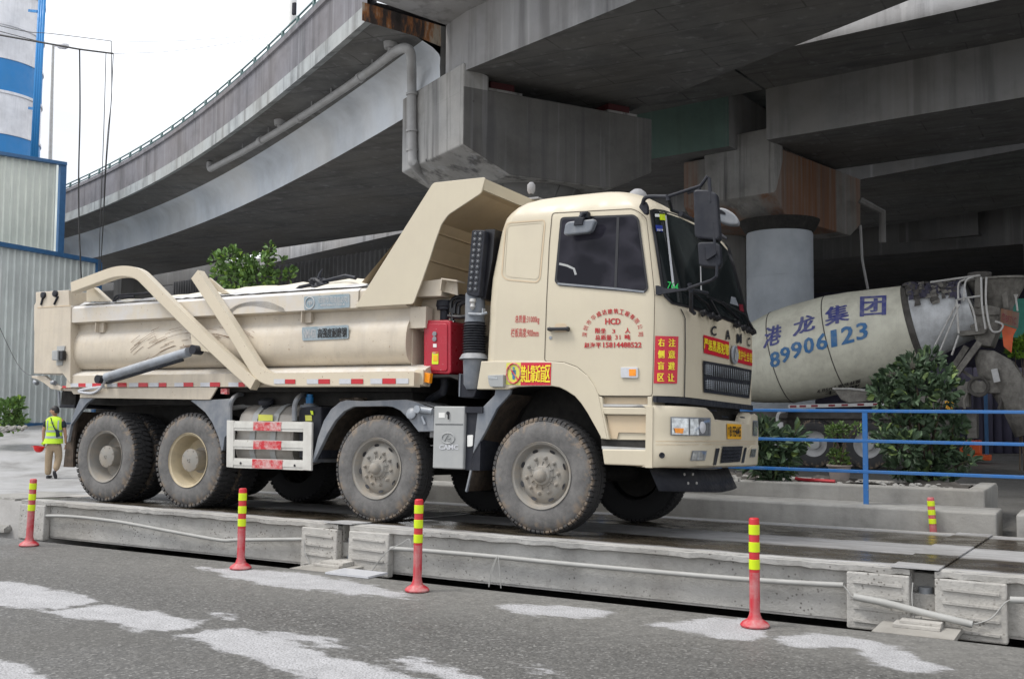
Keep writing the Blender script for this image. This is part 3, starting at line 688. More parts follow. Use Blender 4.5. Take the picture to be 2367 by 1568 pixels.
a = at(2215, 1012, d=27); m.box((a.x, a.y-.1, .28), (a.x+.75, a.y+.35, .42)); m.box((a.x+.02, a.y+.04, .44), (a.x+.5, a.y+.12, .7))
tag(m.build('traffic_barrier', 'cone', bevel=.02), 'orange plastic barrier on the ground behind the big shrub', 'barrier')

# sheds seen under the flyover
m = MB()
a = at(288, 668, d=60); 
def ribwall(mb, a, b, ztop_a, ztop_b, zb, pitch, depth, mi=0):
    a = Vector(a); b = Vector(b); Lh = (b-a).length; t = (b-a)/Lh; n = Vector((t.y, -t.x, 0)); n = n if n.dot(CAM-a) > 0 else -n
    k = int(Lh/pitch); top = []; bot = []
    for i in range(k):
        for fr, dp in ((0, 0), (.62, 0), (.72, depth), (.9, depth)):
            u = (i+fr)*pitch; f = u/Lh; p = a+t*u+n*dp; top.append((p.x, p.y, ztop_a+(ztop_b-ztop_a)*f)); bot.append((p.x, p.y, zb))
    mb.grid([top, bot], mi, False)
m = MB(); a = at(400, 700, d=62); b_ = at(905, 700, d=42)
za = at(400, 652, d=62).z; zb_ = at(905, 572, d=42).z
ribwall(m, (a.x, a.y, 0), (b_.x, b_.y, 0), za, zb_, za-1.9, .4, .12)
m.add([(a.x, a.y, za), (b_.x, b_.y, zb_), (b_.x, b_.y+8, zb_), (a.x, a.y+8, za)], [(0, 1, 2, 3)])
m.add([(a.x, a.y, za-1.9), (b_.x, b_.y, zb_-2.6), (b_.x, b_.y+.1, -1), (a.x, a.y+.1, -1)], [(0, 1, 2, 3)])
a2 = at(288, 672, d=66); m.add([(a2.x, a2.y, a2.z), (a.x, a.y, za-.15), (a.x, a.y, -1), (a2.x, a2.y, -1)], [(0, 1, 2, 3)])
tag(m.build('shed', 'roofdark', fix=False), 'long dark corrugated shed under the flyover behind the dump body', 'shed')
m = MB(); p = at(262, 700, d=50); q = at(291, 700, d=50); m.box((p.x, p.y, 0), (q.x, p.y+2, at(262, 640, d=50).z)); tag(m.build('pillar', 'concdark'), 'grey concrete pillar under the flyover beside the corrugated building', 'pillar')

# ------------------------------------------------------------ plant building, silo, poles, cables
M['rib1'] = weathered('cream_corrugated_sheet', (.70, .73, .66), (.36, .39, .37), .5, .35, .5, .5)
M['rib2'] = weathered('grey_corrugated_sheet', (.62, .66, .64), (.27, .29, .29), .5, .4, .5, .5)
DD = 39
bl = thing('plant_building', 'corrugated plant building with blue edge trims at the left edge', 'building', tuple(at(100, 978, d=DD)))
r1 = at(222, 800, d=DD); wd_ = Vector((math.sin(rad(-3)), math.cos(rad(-3)), 0)); nrm = Vector((wd_.y, -wd_.x, 0))
def wpl(x, y, off=0): return onpl(x, y, r1-nrm*off, nrm)
a, b_ = wpl(-90, 978), wpl(222, 978)
m = MB(); ribwall(m, (a.x, a.y, 0), (b_.x, b_.y, 0), wpl(-90, 549).z, wpl(222, 605).z, .2, .26, .045); m.build('lower_wall', 'rib2', bl, fix=False)
m = MB(); ta, tb = wpl(-90, 549), wpl(225, 605); m.bar(ta+nrm*.08, tb+nrm*.08, .2, .15); m.bar(wpl(224, 606)+nrm*.05, wpl(226, 700)+nrm*.05-Vector((0, 0, 5)), .22, .22, (0, 1, 0)); m.bar(Vector((a.x, a.y, wpl(-90, 981).z))+nrm*.06, Vector((b_.x, b_.y, wpl(222, 981).z))+nrm*.06, .12, .14); m.build('lower_trim', 'blue2', bl)
u0 = wpl(-90, 330, 1.5); u1 = wpl(140, 400, 1.5)
m = MB(); ribwall(m, (u0.x, u0.y, 0), (u1.x, u1.y, 0), wpl(-90, 340, 1.5).z, wpl(148, 381, 1.5).z, wpl(140, 640, 1.5).z, .30, .045); m.build('upper_wall', 'rib1', bl, fix=False)
m = MB(); m.bar(wpl(-90, 340, 1.4), wpl(150, 379, 1.4), .25, .12); m.bar(wpl(145, 380, 1.4), wpl(137, 610, 1.4), .14, .25, (0, 1, 0)); m.build('upper_trim', 'blue2', bl)
m = MB(); e_ = wpl(140, 600, 1.6); f_ = wpl(222, 605, .1)
m.add([tb, ta, ta-nrm*14+Vector((0, 0, .3)), tb-nrm*14+Vector((0, 0, .3))], [(0, 1, 2, 3)])
m.add([(b_.x, b_.y, .2), (b_.x, b_.y, tb.z), (b_.x-14, b_.y, tb.z), (b_.x-14, b_.y, .2)], [(0, 1, 2, 3)])
m.add([(u1.x, u1.y, 4), (u1.x, u1.y, wpl(148, 381, 1.5).z), (u1.x-12, u1.y, wpl(148, 381, 1.5).z), (u1.x-12, u1.y, 4)], [(0, 1, 2, 3)]); m.build('side_wall', 'rib2', bl, fix=False)
# silo
sc_ = at(-43, 500, d=50); rS = 50*(118/2416)*1.0
def silo_z(y): return at(75, y, d=50).z
sl = thing('silo', 'tall white cement silo with blue bands at the top left corner', 'silo', (sc_.x, sc_.y, 0))
zz = [silo_z(v) for v in (400, 325, 232, 153, 0, -260)]
m = MB(); c = Vector((sc_.x, sc_.y, 0)); Hs = dict(w=[(zz[2], zz[1]), (zz[4]+.0, zz[3])], b=[])
m.lathe(c, (0, 0, 1), [(8, rS), (zz[5]+6, rS)], 64); m.build('shell', 'silowhite', sl)
m = MB(); m.lathe(c, (0, 0, 1), [(8, rS+.012), (zz[1], rS+.012)], 64); m.build('blue_band', 'siloblue', sl)
m = MB(); m.lathe(c, (0, 0, 1), [(zz[2], rS+.012), (zz[3], rS+.012)], 64); m.build('blue_band', 'siloblue', sl)
m = MB()
for z in (zz[1], zz[2], zz[3], silo_z(76), silo_z(-10)): m.lathe(c, (0, 0, 1), [(z-.07, rS+.02), (z-.06, rS+.06), (z+.06, rS+.06), (z+.07, rS+.02)], 64)
m.build('ring_flange', 'silowhite', sl)
m = MB(); tp = at(99, -30, d=47.5); bt = at(77, 400, d=47.5)
for k_ in (-1, 0, 1): m.tube([tp+CR*k_*.1, bt+CR*k_*.1], .075, 8)
for y in (27, 252): m.bar(at(88, y, d=47.5), at(68, y-2, d=49), .12, .12)
tag(m.build('blue_feed_pipe', 'siloblue'), 'bundle of blue vertical pipes beside the silo', 'pipe')
lp = thing('street_lamp', 'slim grey lamp pole rising behind the corrugated building', 'street lamp', tuple(at(110, 1000, d=58)))
m = MB(); m.tube([at(112, 520, d=58), at(123, 104, d=58)], [.13, .07], 10); m.build('pole', 'galv', lp)
m = MB(); a = at(122, 106, d=58); b_ = at(160, 106, d=58); m.tube([a, a.lerp(b_, .25)], .05, 6); m.lathe(a.lerp(b_, .2), b_-a, [(0, .03), (.15, .16), (.5, .2), (.68, .12), (.72, .01)], 12); m.build('lamp_head', 'silowhite', lp)
lb = thing('street_lamp', 'white lamp post standing on the flyover parapet, cut by the top edge', 'street lamp', tuple(A(5.3, -1.9, 11.2)))
ps = onpl(676, 60, A(0, -1.35, 0), nA); pb = Vector((ps.x, ps.y, 10.25))
m = MB(); m.tube([pb, pb+Vector((0, 0, 12))], [.105, .09], 12); m.build('pole', 'white', lb)
m = MB(); a = onpl(679, 20, A(0, -1.48, 0), nA); m.box((a.x-.06, a.y-.02, a.z-.17), (a.x+.06, a.y+.06, a.z+.17)); m.build('box', 'black', lb, bevel=.03)
m = MB(); m.tube([pb+Vector((-.2, 0, .8)), pb+Vector((-.18, 0, 1.15)), pb+Vector((.0, 0, 1.25))], .06, 8); m.build('base_shroud', 'railgreen', lb)
def cable(pts, r, label, jit=0): 
    mm = MB(); P = bez([at(x, y, d=d) for x, y, d in pts], 8); mm.tube(P, r, 5); tag(mm.build('cable', 'wire'), label, 'cable', 'overhead cables at upper left')
cable([(-40, 50, 26), (60, 73, 26), (120, 78, 26), (257, 95, 26)], .009, 'thin upper wire crossing the silo and ending at the cable drop')
cable([(-40, 62, 26), (100, 98, 26), (184, 113, 26), (262, 124, 26)], .010, 'middle wire crossing the silo and lamp head')
cable([(-40, 74, 25), (60, 92, 25), (140, 106, 25), (184, 114, 25), (262, 124, 25)], .022, 'thickest black cable bundle crossing the blue pipe')
cable([(257, 95, 26), (420, 94, 30), (655, 77, 36)], .006, 'faint upper line running right to the flyover')
cable([(262, 124, 26), (430, 115, 30), (655, 80, 36)], .006, 'faint lower line running right to the flyover')
cable([(184, 113, 25), (185, 260, 25), (182, 400, 25), (183, 520, 25), (188, 645, 25)], .018, 'leftmost black cable hanging down past the corrugated building')
cable([(245, 123, 26), (240, 300, 26), (233, 480, 26), (228, 640, 26)], .010, 'thin cable hanging in front of the flyover end')
cable([(257, 95, 26), (258, 220, 26), (250, 300, 26), (243, 400, 26), (238, 520, 26), (231, 640, 26)], .011, 'wavy cable hanging from the upper wire')
cable([(262, 124, 26), (256, 250, 26), (246, 380, 26), (240, 500, 26), (231, 645, 26)], .010, 'rightmost hanging cable, from the lower wire')
cable([(-30, 690, 22), (40, 840, 22), (85, 872, 20)], .006, 'thin drooping wire in front of the corrugated wall')

# ------------------------------------------------------------ planting
def leaves(mb, c, rx, ry, rz, n, size, seed, up=.3, drop=.0, hollow=.55, aspect=.6, fold=.2):
    R = random.Random(seed); c = Vector(c)
    for i in range(n):
        v = Vector((R.gauss(0, 1), R.gauss(0, 1), R.gauss(0, 1))).normalized(); r = R.uniform(hollow, 1)**.6
        p = c+Vector((v.x*rx, v.y*ry, v.z*rz))*r*R.choice((1, 1, 1, 1.22))
        d = (v+Vector((R.uniform(-.7, .7), R.uniform(-.7, .7), R.uniform(-.4, .6)+up-drop))).normalized()
        s_ = d.cross(Vector((R.uniform(-1, 1), R.uniform(-1, 1), R.uniform(-.2, 1)))).normalized(); nn = s_.cross(d)
        Ls = size*R.uniform(.7, 1.25); W = Ls*aspect*.5
        b = p+d*Ls*.5; t = p+d*Ls-nn*Ls*.12
        m1 = b+s_*W+nn*W*fold*2; m2 = b-s_*W+nn*W*fold*2; m3 = p+d*Ls*.82+s_*W*.6+nn*W*fold; m4 = p+d*Ls*.82-s_*W*.6+nn*W*fold
        mb.add([p, m1, m3, t, b, m4, m2], [(0, 1, 3, 4), (1, 2, 3)] if 0 else [(0, 1, 2, 3, 4), (0, 4, 3, 5, 6)])
def plant(name, label, cat, base, clumps, size, mat_, seed, sticks=(), **kw):
    o = thing(name, label, cat, tuple(base)); m = MB()
    for i, (cx, cy, cz, rx, ry, rz, n) in enumerate(clumps): leaves(m, (cx, cy, cz), rx, ry, rz, n, size, seed+i, **kw)
    m.build('foliage', mat_, o, fix=False)
    m = MB(); R = random.Random(seed)
    for (cx, cy, cz, rx, ry, rz, n) in clumps[:40]:
        b = Vector(base)+Vector((R.uniform(-.05, .05), R.uniform(-.05, .05), 0)); c = Vector((cx, cy, cz)); mid = b.lerp(c, .5)+Vector((R.uniform(-.08, .08), R.uniform(-.08, .08), .05))
        m.tube([b, mid, c], [.022, .014, .006] if size < .2 else [.05, .03, .015], 5)
    m.build('stem', 'bark', o); return o
def clump_px(x, y, d, rpx, n, flat=.75, dep=1.0):
    p = at(x, y, d=d); r = rpx*d/FPX; return (p.x, p.y, p.z, r, r*dep, r*flat, n)
R = random.Random(3); cl = []
for (x, y, r, n) in [(2110, 850, 34, 260), (2150, 830, 22, 150), (2165, 870, 38, 300), (2075, 880, 38, 300), (2045, 905, 32, 240), (2120, 900, 42, 340), (2185, 895, 26, 200), (2085, 930, 30, 170),
                     (2180, 920, 26, 140), (2120, 945, 30, 120), (2060, 970, 30, 220), (2110, 985, 45, 380), (2165, 985, 42, 340), (2205, 980, 26, 170), (2045, 1010, 26, 160), (2090, 1030, 42, 330),
                     (2150, 1035, 46, 380), (2200, 1040, 34, 260), (2085, 1075, 32, 230), (2140, 1082, 42, 320), (2195, 1078, 34, 240), (2235, 1065, 20, 90), (2110, 1105, 24, 120), (2155, 1108, 22, 100)]:
    cl.append(clump_px(x, y, 13.6+R.uniform(-.3, .3), r*(.92 if y < 940 else .86), int(n*.33)))
bs = at(2140, 1118, d=13.9); bs.z = .56
cl.append(clump_px(2225, 1030, 13.6, 16, 12)); cl.append(clump_px(2040, 925, 13.6, 22, 26))
plant('shrub', 'large dark glossy shrub growing in the planter, in front of the mixer truck', 'shrub', bs, cl, .125, 'leafdark', 11)
cl = [clump_px(x, y, 13.4, r, n, 1.0) for x, y, r, n in [(1760, 1000, 22, 70), (1775, 1030, 34, 130), (1810, 1040, 30, 110), (1755, 1060, 28, 90), (1800, 1075, 26, 90), (1840, 1012, 18, 30), (1780, 1092, 18, 50), (1745, 1020, 24, 70)]]
bs = at(1780, 1102, d=13.6); bs.z = .56
plant('shrub', 'leafy long-leaved shrub just right of the truck bumper, behind the railing', 'shrub', bs, cl, .17, 'leafdark', 31, aspect=.34, drop=.2)
cl = [clump_px(x, y, 13.6, r, n, .8) for x, y, r, n in [(1935, 1000, 20, 110), (1950, 990, 12, 50), (1922, 995, 9, 34), (1938, 1055, 17, 95), (1928, 1048, 9, 34), (1980, 990, 10, 20), (1948, 1068, 10, 40)]]
bs = at(1940, 1082, d=13.6)
plant('sapling', 'small two-tiered bush growing from the plant pot', 'plant', bs, cl, .06, 'leafsap', 51)
pt = MB(); pc = at(1941, 1112, d=13.6); pc.z = .57
pt.lathe(pc, (0, 0, 1), [(0, .10), (.0, .105), (.25, .145), (.252, .165), (.27, .165), (.27, .145), (.24, .14), (.24, .01)], 20, smooth=True)
tag(pt.build('plant_pot', 'terracotta'), 'worn grey-brown plant pot standing on the planter soil', 'pot')
R = random.Random(5)
cl = [clump_px(x, y, 30, r*.88, int(n*.42), .8) for x, y, r, n in [(560, 615, 30, 300), (600, 608, 30, 300), (530, 600, 26, 220), (500, 600, 14, 80), (545, 640, 34, 330), (590, 640, 34, 330), (620, 595, 12, 80), (625, 572, 9, 50), (622, 640, 20, 160), (510, 635, 22, 180), (540, 580, 9, 50), (652, 632, 8, 40), (672, 630, 10, 50), (668, 640, 9, 40), (560, 670, 40, 250), (655, 605, 6, 20)]]
bs = at(560, 955, d=30); bs.z = 0
plant('tree', 'small bright green tree showing above the dump body', 'tree', bs, cl, .17, 'leafmid', 71)
cl = [clump_px(x, y, 31, r, n, .85) for x, y, r, n in [(10, 960, 34, 240), (25, 945, 22, 130), (35, 975, 18, 90), (-10, 975, 34, 160), (45, 925, 4, 14), (40, 935, 6, 20)]]
bs = at(5, 990, d=31)
plant('bush', 'green bush against the corrugated wall at the left edge', 'bush', bs, cl, .17, 'leafmid', 91)
cl = [clump_px(x, y, 22, r, n, .8) for x, y, r, n in [(2358, 805, 20, 160), (2345, 812, 12, 70), (2370, 790, 14, 80)]]
bs = at(2362, 1000, d=22); bs.z = .3
plant('shrub', 'bright green sprig poking in at the right edge beside the mixer chute', 'shrub', bs, cl, .11, 'leafbright', 95)
m = MB(); R = random.Random(9)
for i in range(26):
    p = at(R.uniform(0, 58), R.uniform(985, 995), d=30.5); r = R.uniform(.05, .12); m.lathe(p, (R.uniform(-.3, .3), R.uniform(-.3, .3), 1), [(-r*.5, r*.4), (-.1*r, r), (r*.4, r*.6), (r*.5, .001)], 7)
tag(m.build('rubble', 'kerb'), 'rubble heap at the foot of the left bush', 'rubble', None, 'stuff')

# ------------------------------------------------------------ blue railing
rl = thing('railing', 'bright blue three-bar steel railing behind the weighing platform', 'railing', (-2.53, 12.69, .46))
for z in (1.54, 1.19, .835):
    m = MB(); m.box((-6.5, 12.672, z-.019), (3, 12.71, z+.019)); m.build('rail', 'blue', rl, bevel=.006)
for x in (-5.9, -2.53, .85):
    m = MB(); m.box((x-.028, 12.674, .461), (x+.028, 12.708, 1.520)); m.build('post', 'blue', rl)

# ============================================================ WEIGHING PLATFORM (in its own tilted frame)
def deckmat():
    m, nt, b = new_mat('wet_dusty_deck'); tc = nt.nodes.new('ShaderNodeTexCoord').outputs['Object']
    sp = nt.nodes.new('ShaderNodeSeparateXYZ'); nt.links.new(tc, sp.inputs[0])
    k = node(nt, 'ShaderNodeMath', op='MULTIPLY_ADD'); nt.links.new(noise(nt, tc, 1, 8, .7, (.9, 3.5, 1)), k.inputs[0]); k.inputs[1].default_value = .55; k.inputs[2].default_value = -.275
    a = node(nt, 'ShaderNodeMath', op='ADD'); nt.links.new(sp.outputs['Y'], a.inputs[0]); nt.links.new(k.outputs[0], a.inputs[1])
    d = node(nt, 'ShaderNodeMath', op='MULTIPLY_ADD'); nt.links.new(a.outputs[0], d.inputs[0]); d.inputs[1].default_value = .2; d.inputs[2].default_value = .1
    f = ramp(nt, d.outputs[0], [(.055, 1), (.075, 0), (.235, 0), (.26, 1), (.435, 1), (.46, 0), (.69, 0), (.73, 1)])
    # under the parked truck the film is scuffed off: more wet brown to the rear
    wet = ramp(nt, noise(nt, tc, 1.6, 8, .7, (1, 2.5, 1)), [(.3, (.035, .028, .020)), (.7, (.080, .066, .048))])
    dry = ramp(nt, noise(nt, tc, 1, 8, .7, (1.5, 9, 1)), [(.3, (.22, .215, .21)), (.6, (.46, .46, .465))])
    x = ramp(nt, noise(nt, tc, .8, 5, .6), [(.35, 1), (.6, .75)]); f = mix(nt, 1, f, x, 'MULTIPLY')
    nt.links.new(mix(nt, f, wet, dry), b.inputs['Base Color'])
    nt.links.new(mix(nt, f, ramp(nt, noise(nt, tc, 3, 5), [(.35, .08), (.65, .4)]), .8), b.inputs['Roughness'])
    bump(nt, b, noise(nt, tc, 25, 6, .7), .2, .01); return m
M['deck'] = deckmat()
slurry2 = None
def slab(name_, label, x0, x1, boxes):
    o = thing(name_, label, 'weighing platform', mat=TM, group='platform sections end to end')
    m = MB(); m.grid([[(x0+(x1-x0)*i/40, y, 0) for y in (-.40, -.2, 0, 1, 2, 3, 3.42)] for i in range(41)]); m.build('deck', 'deck', o, world=False, fix=False)
    R = random.Random(int(x0*7)); m = MB(); n = int((x1-x0)/.09); top = []; lip = []; low = []; web = []
    for i in range(n+1):
        x = x0+(x1-x0)*i/n; j = R.uniform(-.007, .007)
        top.append((x, -.30+j, .004)); lip.append((x, -.455+j, -.004+j*.4)); low.append((x, -.45+j, -.045+j)); web.append((x, -.39, -.06+j))
    bot = [(p[0], -.37, -.42) for p in web]; m.grid([top, lip, low, web, bot], 0, False)
    m.box((x0, -.36, -.42), (x0+.02, 3.4, -.01)); m.box((x1-.02, -.36, -.42), (x1, 3.4, -.01)); m.box((x0, 3.38, -.42), (x1, 3.42, .004))
    m.box((x0, -.36, -.44), (x1, -.25, -.422)); m.build('side_beam', 'slurry', o, world=False, fix=False)
    for (a, b, nr_) in boxes:
        m = MB(); m.box((a, -.47, -.47), (b, -.38, -.05)); m.build('end_box', 'slurry', o, world=False, bevel=.012)
        m = MB()
        for i in range(nr_):
            z = -.12-.095*i; m.bar((a+.05, -.475, z), (b-.05, -.475, z-.01), .02, .018)
        m.build('rib', 'slurry', o, world=False)
    return o
def lx(px, y=1300): return lt(px, y, Y=-.42).x
j1a, j1b, j2a, j2b = lx(785, 1260), lx(812, 1265), lx(2105, 1380), lx(2163, 1400)
xe = lx(52, 1200)
slab('weighing_platform', 'rear section of grey steel weighing platform under the dump truck rear wheels', xe, j1a, [(xe, lx(110, 1200), 0), (lx(703, 1260), j1a, 4)])
slab('weighing_platform', 'long middle section of the weighing platform under the truck front wheels', j1b, j2a, [(j1b, lx(905, 1270), 4), (lx(1960, 1380), j2a, 4)])
slab('weighing_platform', 'platform section running out of frame at lower right', j2b, j2b+6, [(j2b, lx(2330, 1400), 4)])
# cover plates over the joints, load cells and pads
for (a, b, la, px, lab) in ((j1a, j1b, lx(755, 1210), 800, 'thin worn cover plate over the platform joint below the second axle'), (j2a, j2b, lx(2060, 1310), 2135, 'thin worn cover plate over the right platform joint')):
    m = MB(); m.box((la, -.47, .006), (b+.03, 3.42, .016)); o = m.build('cover_plate', 'deck', None, world=False); o.matrix_world = TM; tag(o, lab, 'plate', 'joint cover plates')
    c = thing('load_cell', ('load cell on its pad in the gap of the joint below the second axle' if px == 800 else 'load cell on stacked pads in the right joint gap'), 'load cell', tuple(TM @ Vector(((a+b)/2, -.2, -.4))), 'load cells')
    w0 = TM @ Vector(((a+b)/2, -.30, -.3)); g0 = -.035
    m = MB(); m.lathe((w0.x, w0.y, g0+.08), (0, 0, 1), [(0, .06), (.03, .06), (.035, .035), (.1, .035), (.12, .05), (.2, .05), (.2, .001)], 16, smooth=True); m.build('cell', 'steel', c)
    m = MB(); m.box((w0.x-.12, w0.y-.05, w0.z-.02), (w0.x+.12, w0.y+.1, w0.z+.12)); m.box((w0.x-.10, w0.y+.04, w0.z+.10), (w0.x+.1, w0.y+.2, w0.z+.26)); m.build('bracket', 'slurry', c, bevel=.006)
    m = MB(); m.box((w0.x-.17, w0.y-.4, g0+.04), (w0.x+.15, w0.y+.12, g0+.06)); m.box((w0.x-.13, w0.y-.34, g0+.062), (w0.x+.15, w0.y+.12, g0+.08)); m.build('shim', 'slurry', c)
    m = MB(); m.box((w0.x-.27, w0.y-.62, g0+.005), (w0.x+.27, w0.y+.2, g0+.038)); m.box((w0.x-.2, w0.y-.5, -.33), (w0.x+.2, w0.y+.15, g0+.005)); m.build('pad', 'kerb', c)
m = MB(); gp = at(795, 1338, Z=-.02); m.box((gp.x-.25, 7.66, .004), (gp.x+.25, 7.95, .022)); tag(m.build('board', 'retrow'), 'flat white board lying under the joint below the second axle', 'board')
# conduits on the beam face
def conduit(pts, r, label, Yl=-.44):
    m = MB(); P = bez([TM @ lt(x, y, Y=Yl) for x, y in pts], 6); m.tube(P, r, 10); tag(m.build('conduit', 'pvcw'), label, 'conduit', 'conduits along the platform')
conduit([(106, 1191), (170, 1193), (275, 1205), (400, 1228), (508, 1247), (545, 1247), (620, 1246), (702, 1245)], .019, 'bent plastic conduit on the rear platform beam, behind the second bollard')
conduit([(902, 1266), (1000, 1273), (1150, 1286), (1300, 1301), (1500, 1319), (1700, 1336), (1850, 1346), (1950, 1351)], .021, 'long straight plastic conduit on the middle platform beam')
conduit([(1974, 1378), (2050, 1393), (2140, 1416), (2248, 1442)], .026, 'conduit hanging across the right joint', -.53)
conduit([(2335, 1385), (2420, 1388)], .024, 'conduit stub at the lower right frame edge', -.5)
conduit([(722, 1316), (780, 1326), (845, 1336)], .026, 'short fallen conduit under the joint below the second axle', -.62)
def loop(pts, label, r=.005, Yl=-.5):
    m = MB(); m.tube(bez([TM @ lt(x, y, Y=Yl) for x, y in pts], 6), r, 5); tag(m.build('wire', 'pvcw'), label, 'wire', 'loose wires on the platform')
loop([(1150, 1284), (1138, 1320), (1130, 1355), (1135, 1320), (1150, 1286), (1155, 1320), (1158, 1358)], 'loose tie wires hanging from the middle conduit')
loop([(845, 1336), (860, 1318), (880, 1290), (903, 1268), (930, 1254), (946, 1245), (950, 1265)], 'thin wire looping from the fallen conduit to the middle beam')
loop([(703, 1250), (705, 1275), (715, 1300), (722, 1316)], 'wire dropping from the rear conduit end to the fallen conduit')
loop([(1950, 1352), (1962, 1368), (1974, 1380), (2030, 1396), (2060, 1404), (2090, 1395)], 'wire at the end of the long conduit')
loop([(2248, 1442), (2290, 1428), (2320, 1395), (2335, 1385)], 'wire bowing up to the conduit stub at lower right')
loop([(2110, 1345), (2108, 1380), (2112, 1420), (2118, 1438), (2130, 1425)], 'white wire hanging in the right joint gap')
# broken abutment at the left end
m = MB(); R = random.Random(4)
a0 = lt(-60, 1160, Y=-.42); b0 = lt(34, 1165, Y=-.42)
rows = []
for j in range(9):
    z = .0-.42*j/8; r = []
    for i in range(14):
        x = a0.x+(b0.x-a0.x)*i/13; r.append((x+(.0 if i < 13 else R.uniform(-.05, .03)), -.42+R.uniform(-.02, .02)-(.12 if j > 6 else 0), z+R.uniform(-.01, .01)))
    rows.append(r)
m.grid(rows); tt = [(p[0], p[1], .0) for p in rows[0]]; m.grid([tt, [(p[0], .6, .02) for p in tt]]); m.grid([[r[-1] for r in rows], [(b0.x+.02, .3, -.42*j/8) for j in range(9)]])
o = m.build('abutment', 'kerb', None, world=False, fix=False); o.matrix_world = TM; tag(o, 'broken concrete abutment at the left end of the platform', 'abutment')

# ------------------------------------------------------------ bollards
def bollard(x, y, h, z, lean=(0, 0), worn=0, label='', red='bollred'):
    o = thing('bollard', label, 'bollard', (x, y, z), 'red and yellow flexible bollards beside the platform')
    ax = Vector((lean[0], lean[1], 1)).normalized(); c = Vector((x, y, z+.005)); s = h/.75
    prof = [(0, .10), (.012, .105), (.03, .092), (.055, .052), (.085, .040), (.11, .037), (h*.5, .037)]
    m = MB(); m.lathe(c, (0, 0, 1), [(0, .001)]+prof[:4], 24); m.build('base', 'bollworn', o)
    m = MB(); m.lathe(c, ax, prof[3:], 24); m.build('lower_post', 'bollworn', o)
    m = MB(); m.lathe(c, ax, [(h*.5-.001, .037), (h-.012, .037), (h-.004, .034), (h, .028), (h+.0, .001)], 24); m.build('upper_post', red, o)
    for f in (.53, .69, .85):
        m = MB(); m.lathe(c, ax, [(h*(f-.003)-.0, .0365), (h*(f-.003), .0395), (h*(f+.085), .0395), (h*(f+.088), .0365)], 24); m.build('band', 'bollyel', o)
    return o
bollard(*at(1745, 1448, Z=0)[:2], .77, 0, label='red and yellow banded bollard nearest the camera, below the bumper of the truck')
bollard(*at(964, 1366, Z=0)[:2], .77, 0, (.012, 0), label='bollard in front of the platform joint, below the second axle')
bollard(*at(556, 1314, Z=0)[:2], .76, 0, (-.01, .02), label='bollard with torn yellow bands below the rear axles')
bollard(*at(67, 1261, Z=0)[:2], .73, 0, (.05, 0), label='leaning worn bollard at the left end of the platform', red='bollworn')
pz = Vector((at(2160, 1223, Y=12.27))); bollard(pz.x, 12.28, .60, .0, (-.06, 0), label='short worn bollard on the far side of the platform, near the drain gap', red='bollworn')

# ============================================================ DUMP TRUCK (local frame TM: x forward, y away from camera, z up)
TK = thing('dump_truck', 'beige four-axle dump truck standing on the weighing platform', 'dump truck', mat=TM)
def S(x, y, Y=0): return lt(x, y, Y=Y)
def plate(name, px, Y=0, th=.02, mat_='beige', parent=TK, bevel=0, rnd=0, n=3):
    if rnd: px = smooth_poly(px, rnd, n)
    m = MB(); m.prism([S(x, y, Y) for x, y in px], (0, th, 0)); return m.build(name, mat_, parent, world=False, bevel=bevel)
def lbox(name, a, b, mat_='beige', parent=TK, bevel=.006):
    m = MB(); m.box(a, b); return m.build(name, mat_, parent, world=False, bevel=bevel)
# ---- cab shell: stack of rounded rings
ZL = [1.62, 1.7, 1.85, 2.0, 2.10, 2.2, 2.46, 2.7, 2.85, 2.95, 3.02, 3.07, 3.12, 3.17, 3.22, 3.26, 3.29, 3.315, 3.33]
def itp(z, tab):
    if z <= tab[0][0]: return tab[0][1]
    for (a, va), (b, vb) in zip(tab, tab[1:]):
        if z <= b: return va+(vb-va)*(z-a)/(b-a)
    return tab[-1][1]
xF = lambda z: itp(z, [(1.3, -3.325), (2.08, -3.315), (2.14, -3.33), (2.22, -3.35), (3.02, -3.585), (3.07, -3.62), (3.12, -3.67), (3.17, -3.73), (3.22, -3.81), (3.26, -3.91), (3.29, -4.02), (3.315, -4.15), (3.33, -4.3)])
xBk = lambda z: itp(z, [(1.3, -5.365), (2.46, -5.335), (2.93, -5.26), (3.07, -5.215), (3.16, -5.15), (3.22, -5.07), (3.26, -4.98), (3.29, -4.87), (3.315, -4.72), (3.33, -4.55)])
inS = lambda z: itp(z, [(1.3, 0), (2.2, 0), (3.02, .055), (3.07, .065), (3.12, .085), (3.17, .12), (3.22, .175), (3.26, .25), (3.29, .34), (3.315, .47), (3.33, .65)])
aC = lambda z: itp(z, [(1.3, .27), (2.1, .26), (3.02, .17), (3.1, .17), (3.33, .2)])
bC = lambda z: itp(z, [(1.3, .30), (2.1, .30), (3.02, .24), (3.33, .26)])
def ringpt(z, k, off=0):
    """k: list index along the ring, 0..1 near side rear->front, 1..2 near corner, 2..3 front, 3..4 far corner, 4..5 far side"""
    s = inS(z)-off; y0, y1 = s, 2.5-s; xf, xb, a, b = xF(z)+off, xBk(z), aC(z), bC(z)
    bow = lambda y: -.055*((y-1.25)/1.25)**2
    if k <= 1: return Vector((xb+.12+(xf-a-xb-.12+bow(y0))*k, y0, z))
    if k <= 2: t = (k-1)*math.pi/2; y = y0+b*(1-math.cos(t)); return Vector((xf-a+a*math.sin(t)+bow(y), y, z))
    if k <= 3: y = y0+b+(y1-y0-2*b)*(k-2); return Vector((xf+bow(y), y, z))
    if k <= 4: t = (4-k)*math.pi/2; y = y1-b*(1-math.cos(t)); return Vector((xf-a+a*math.sin(t)+bow(y), y, z))
    return Vector((xf-a+bow(y1)+(xb+.12-xf+a)*(k-4), y1, z))
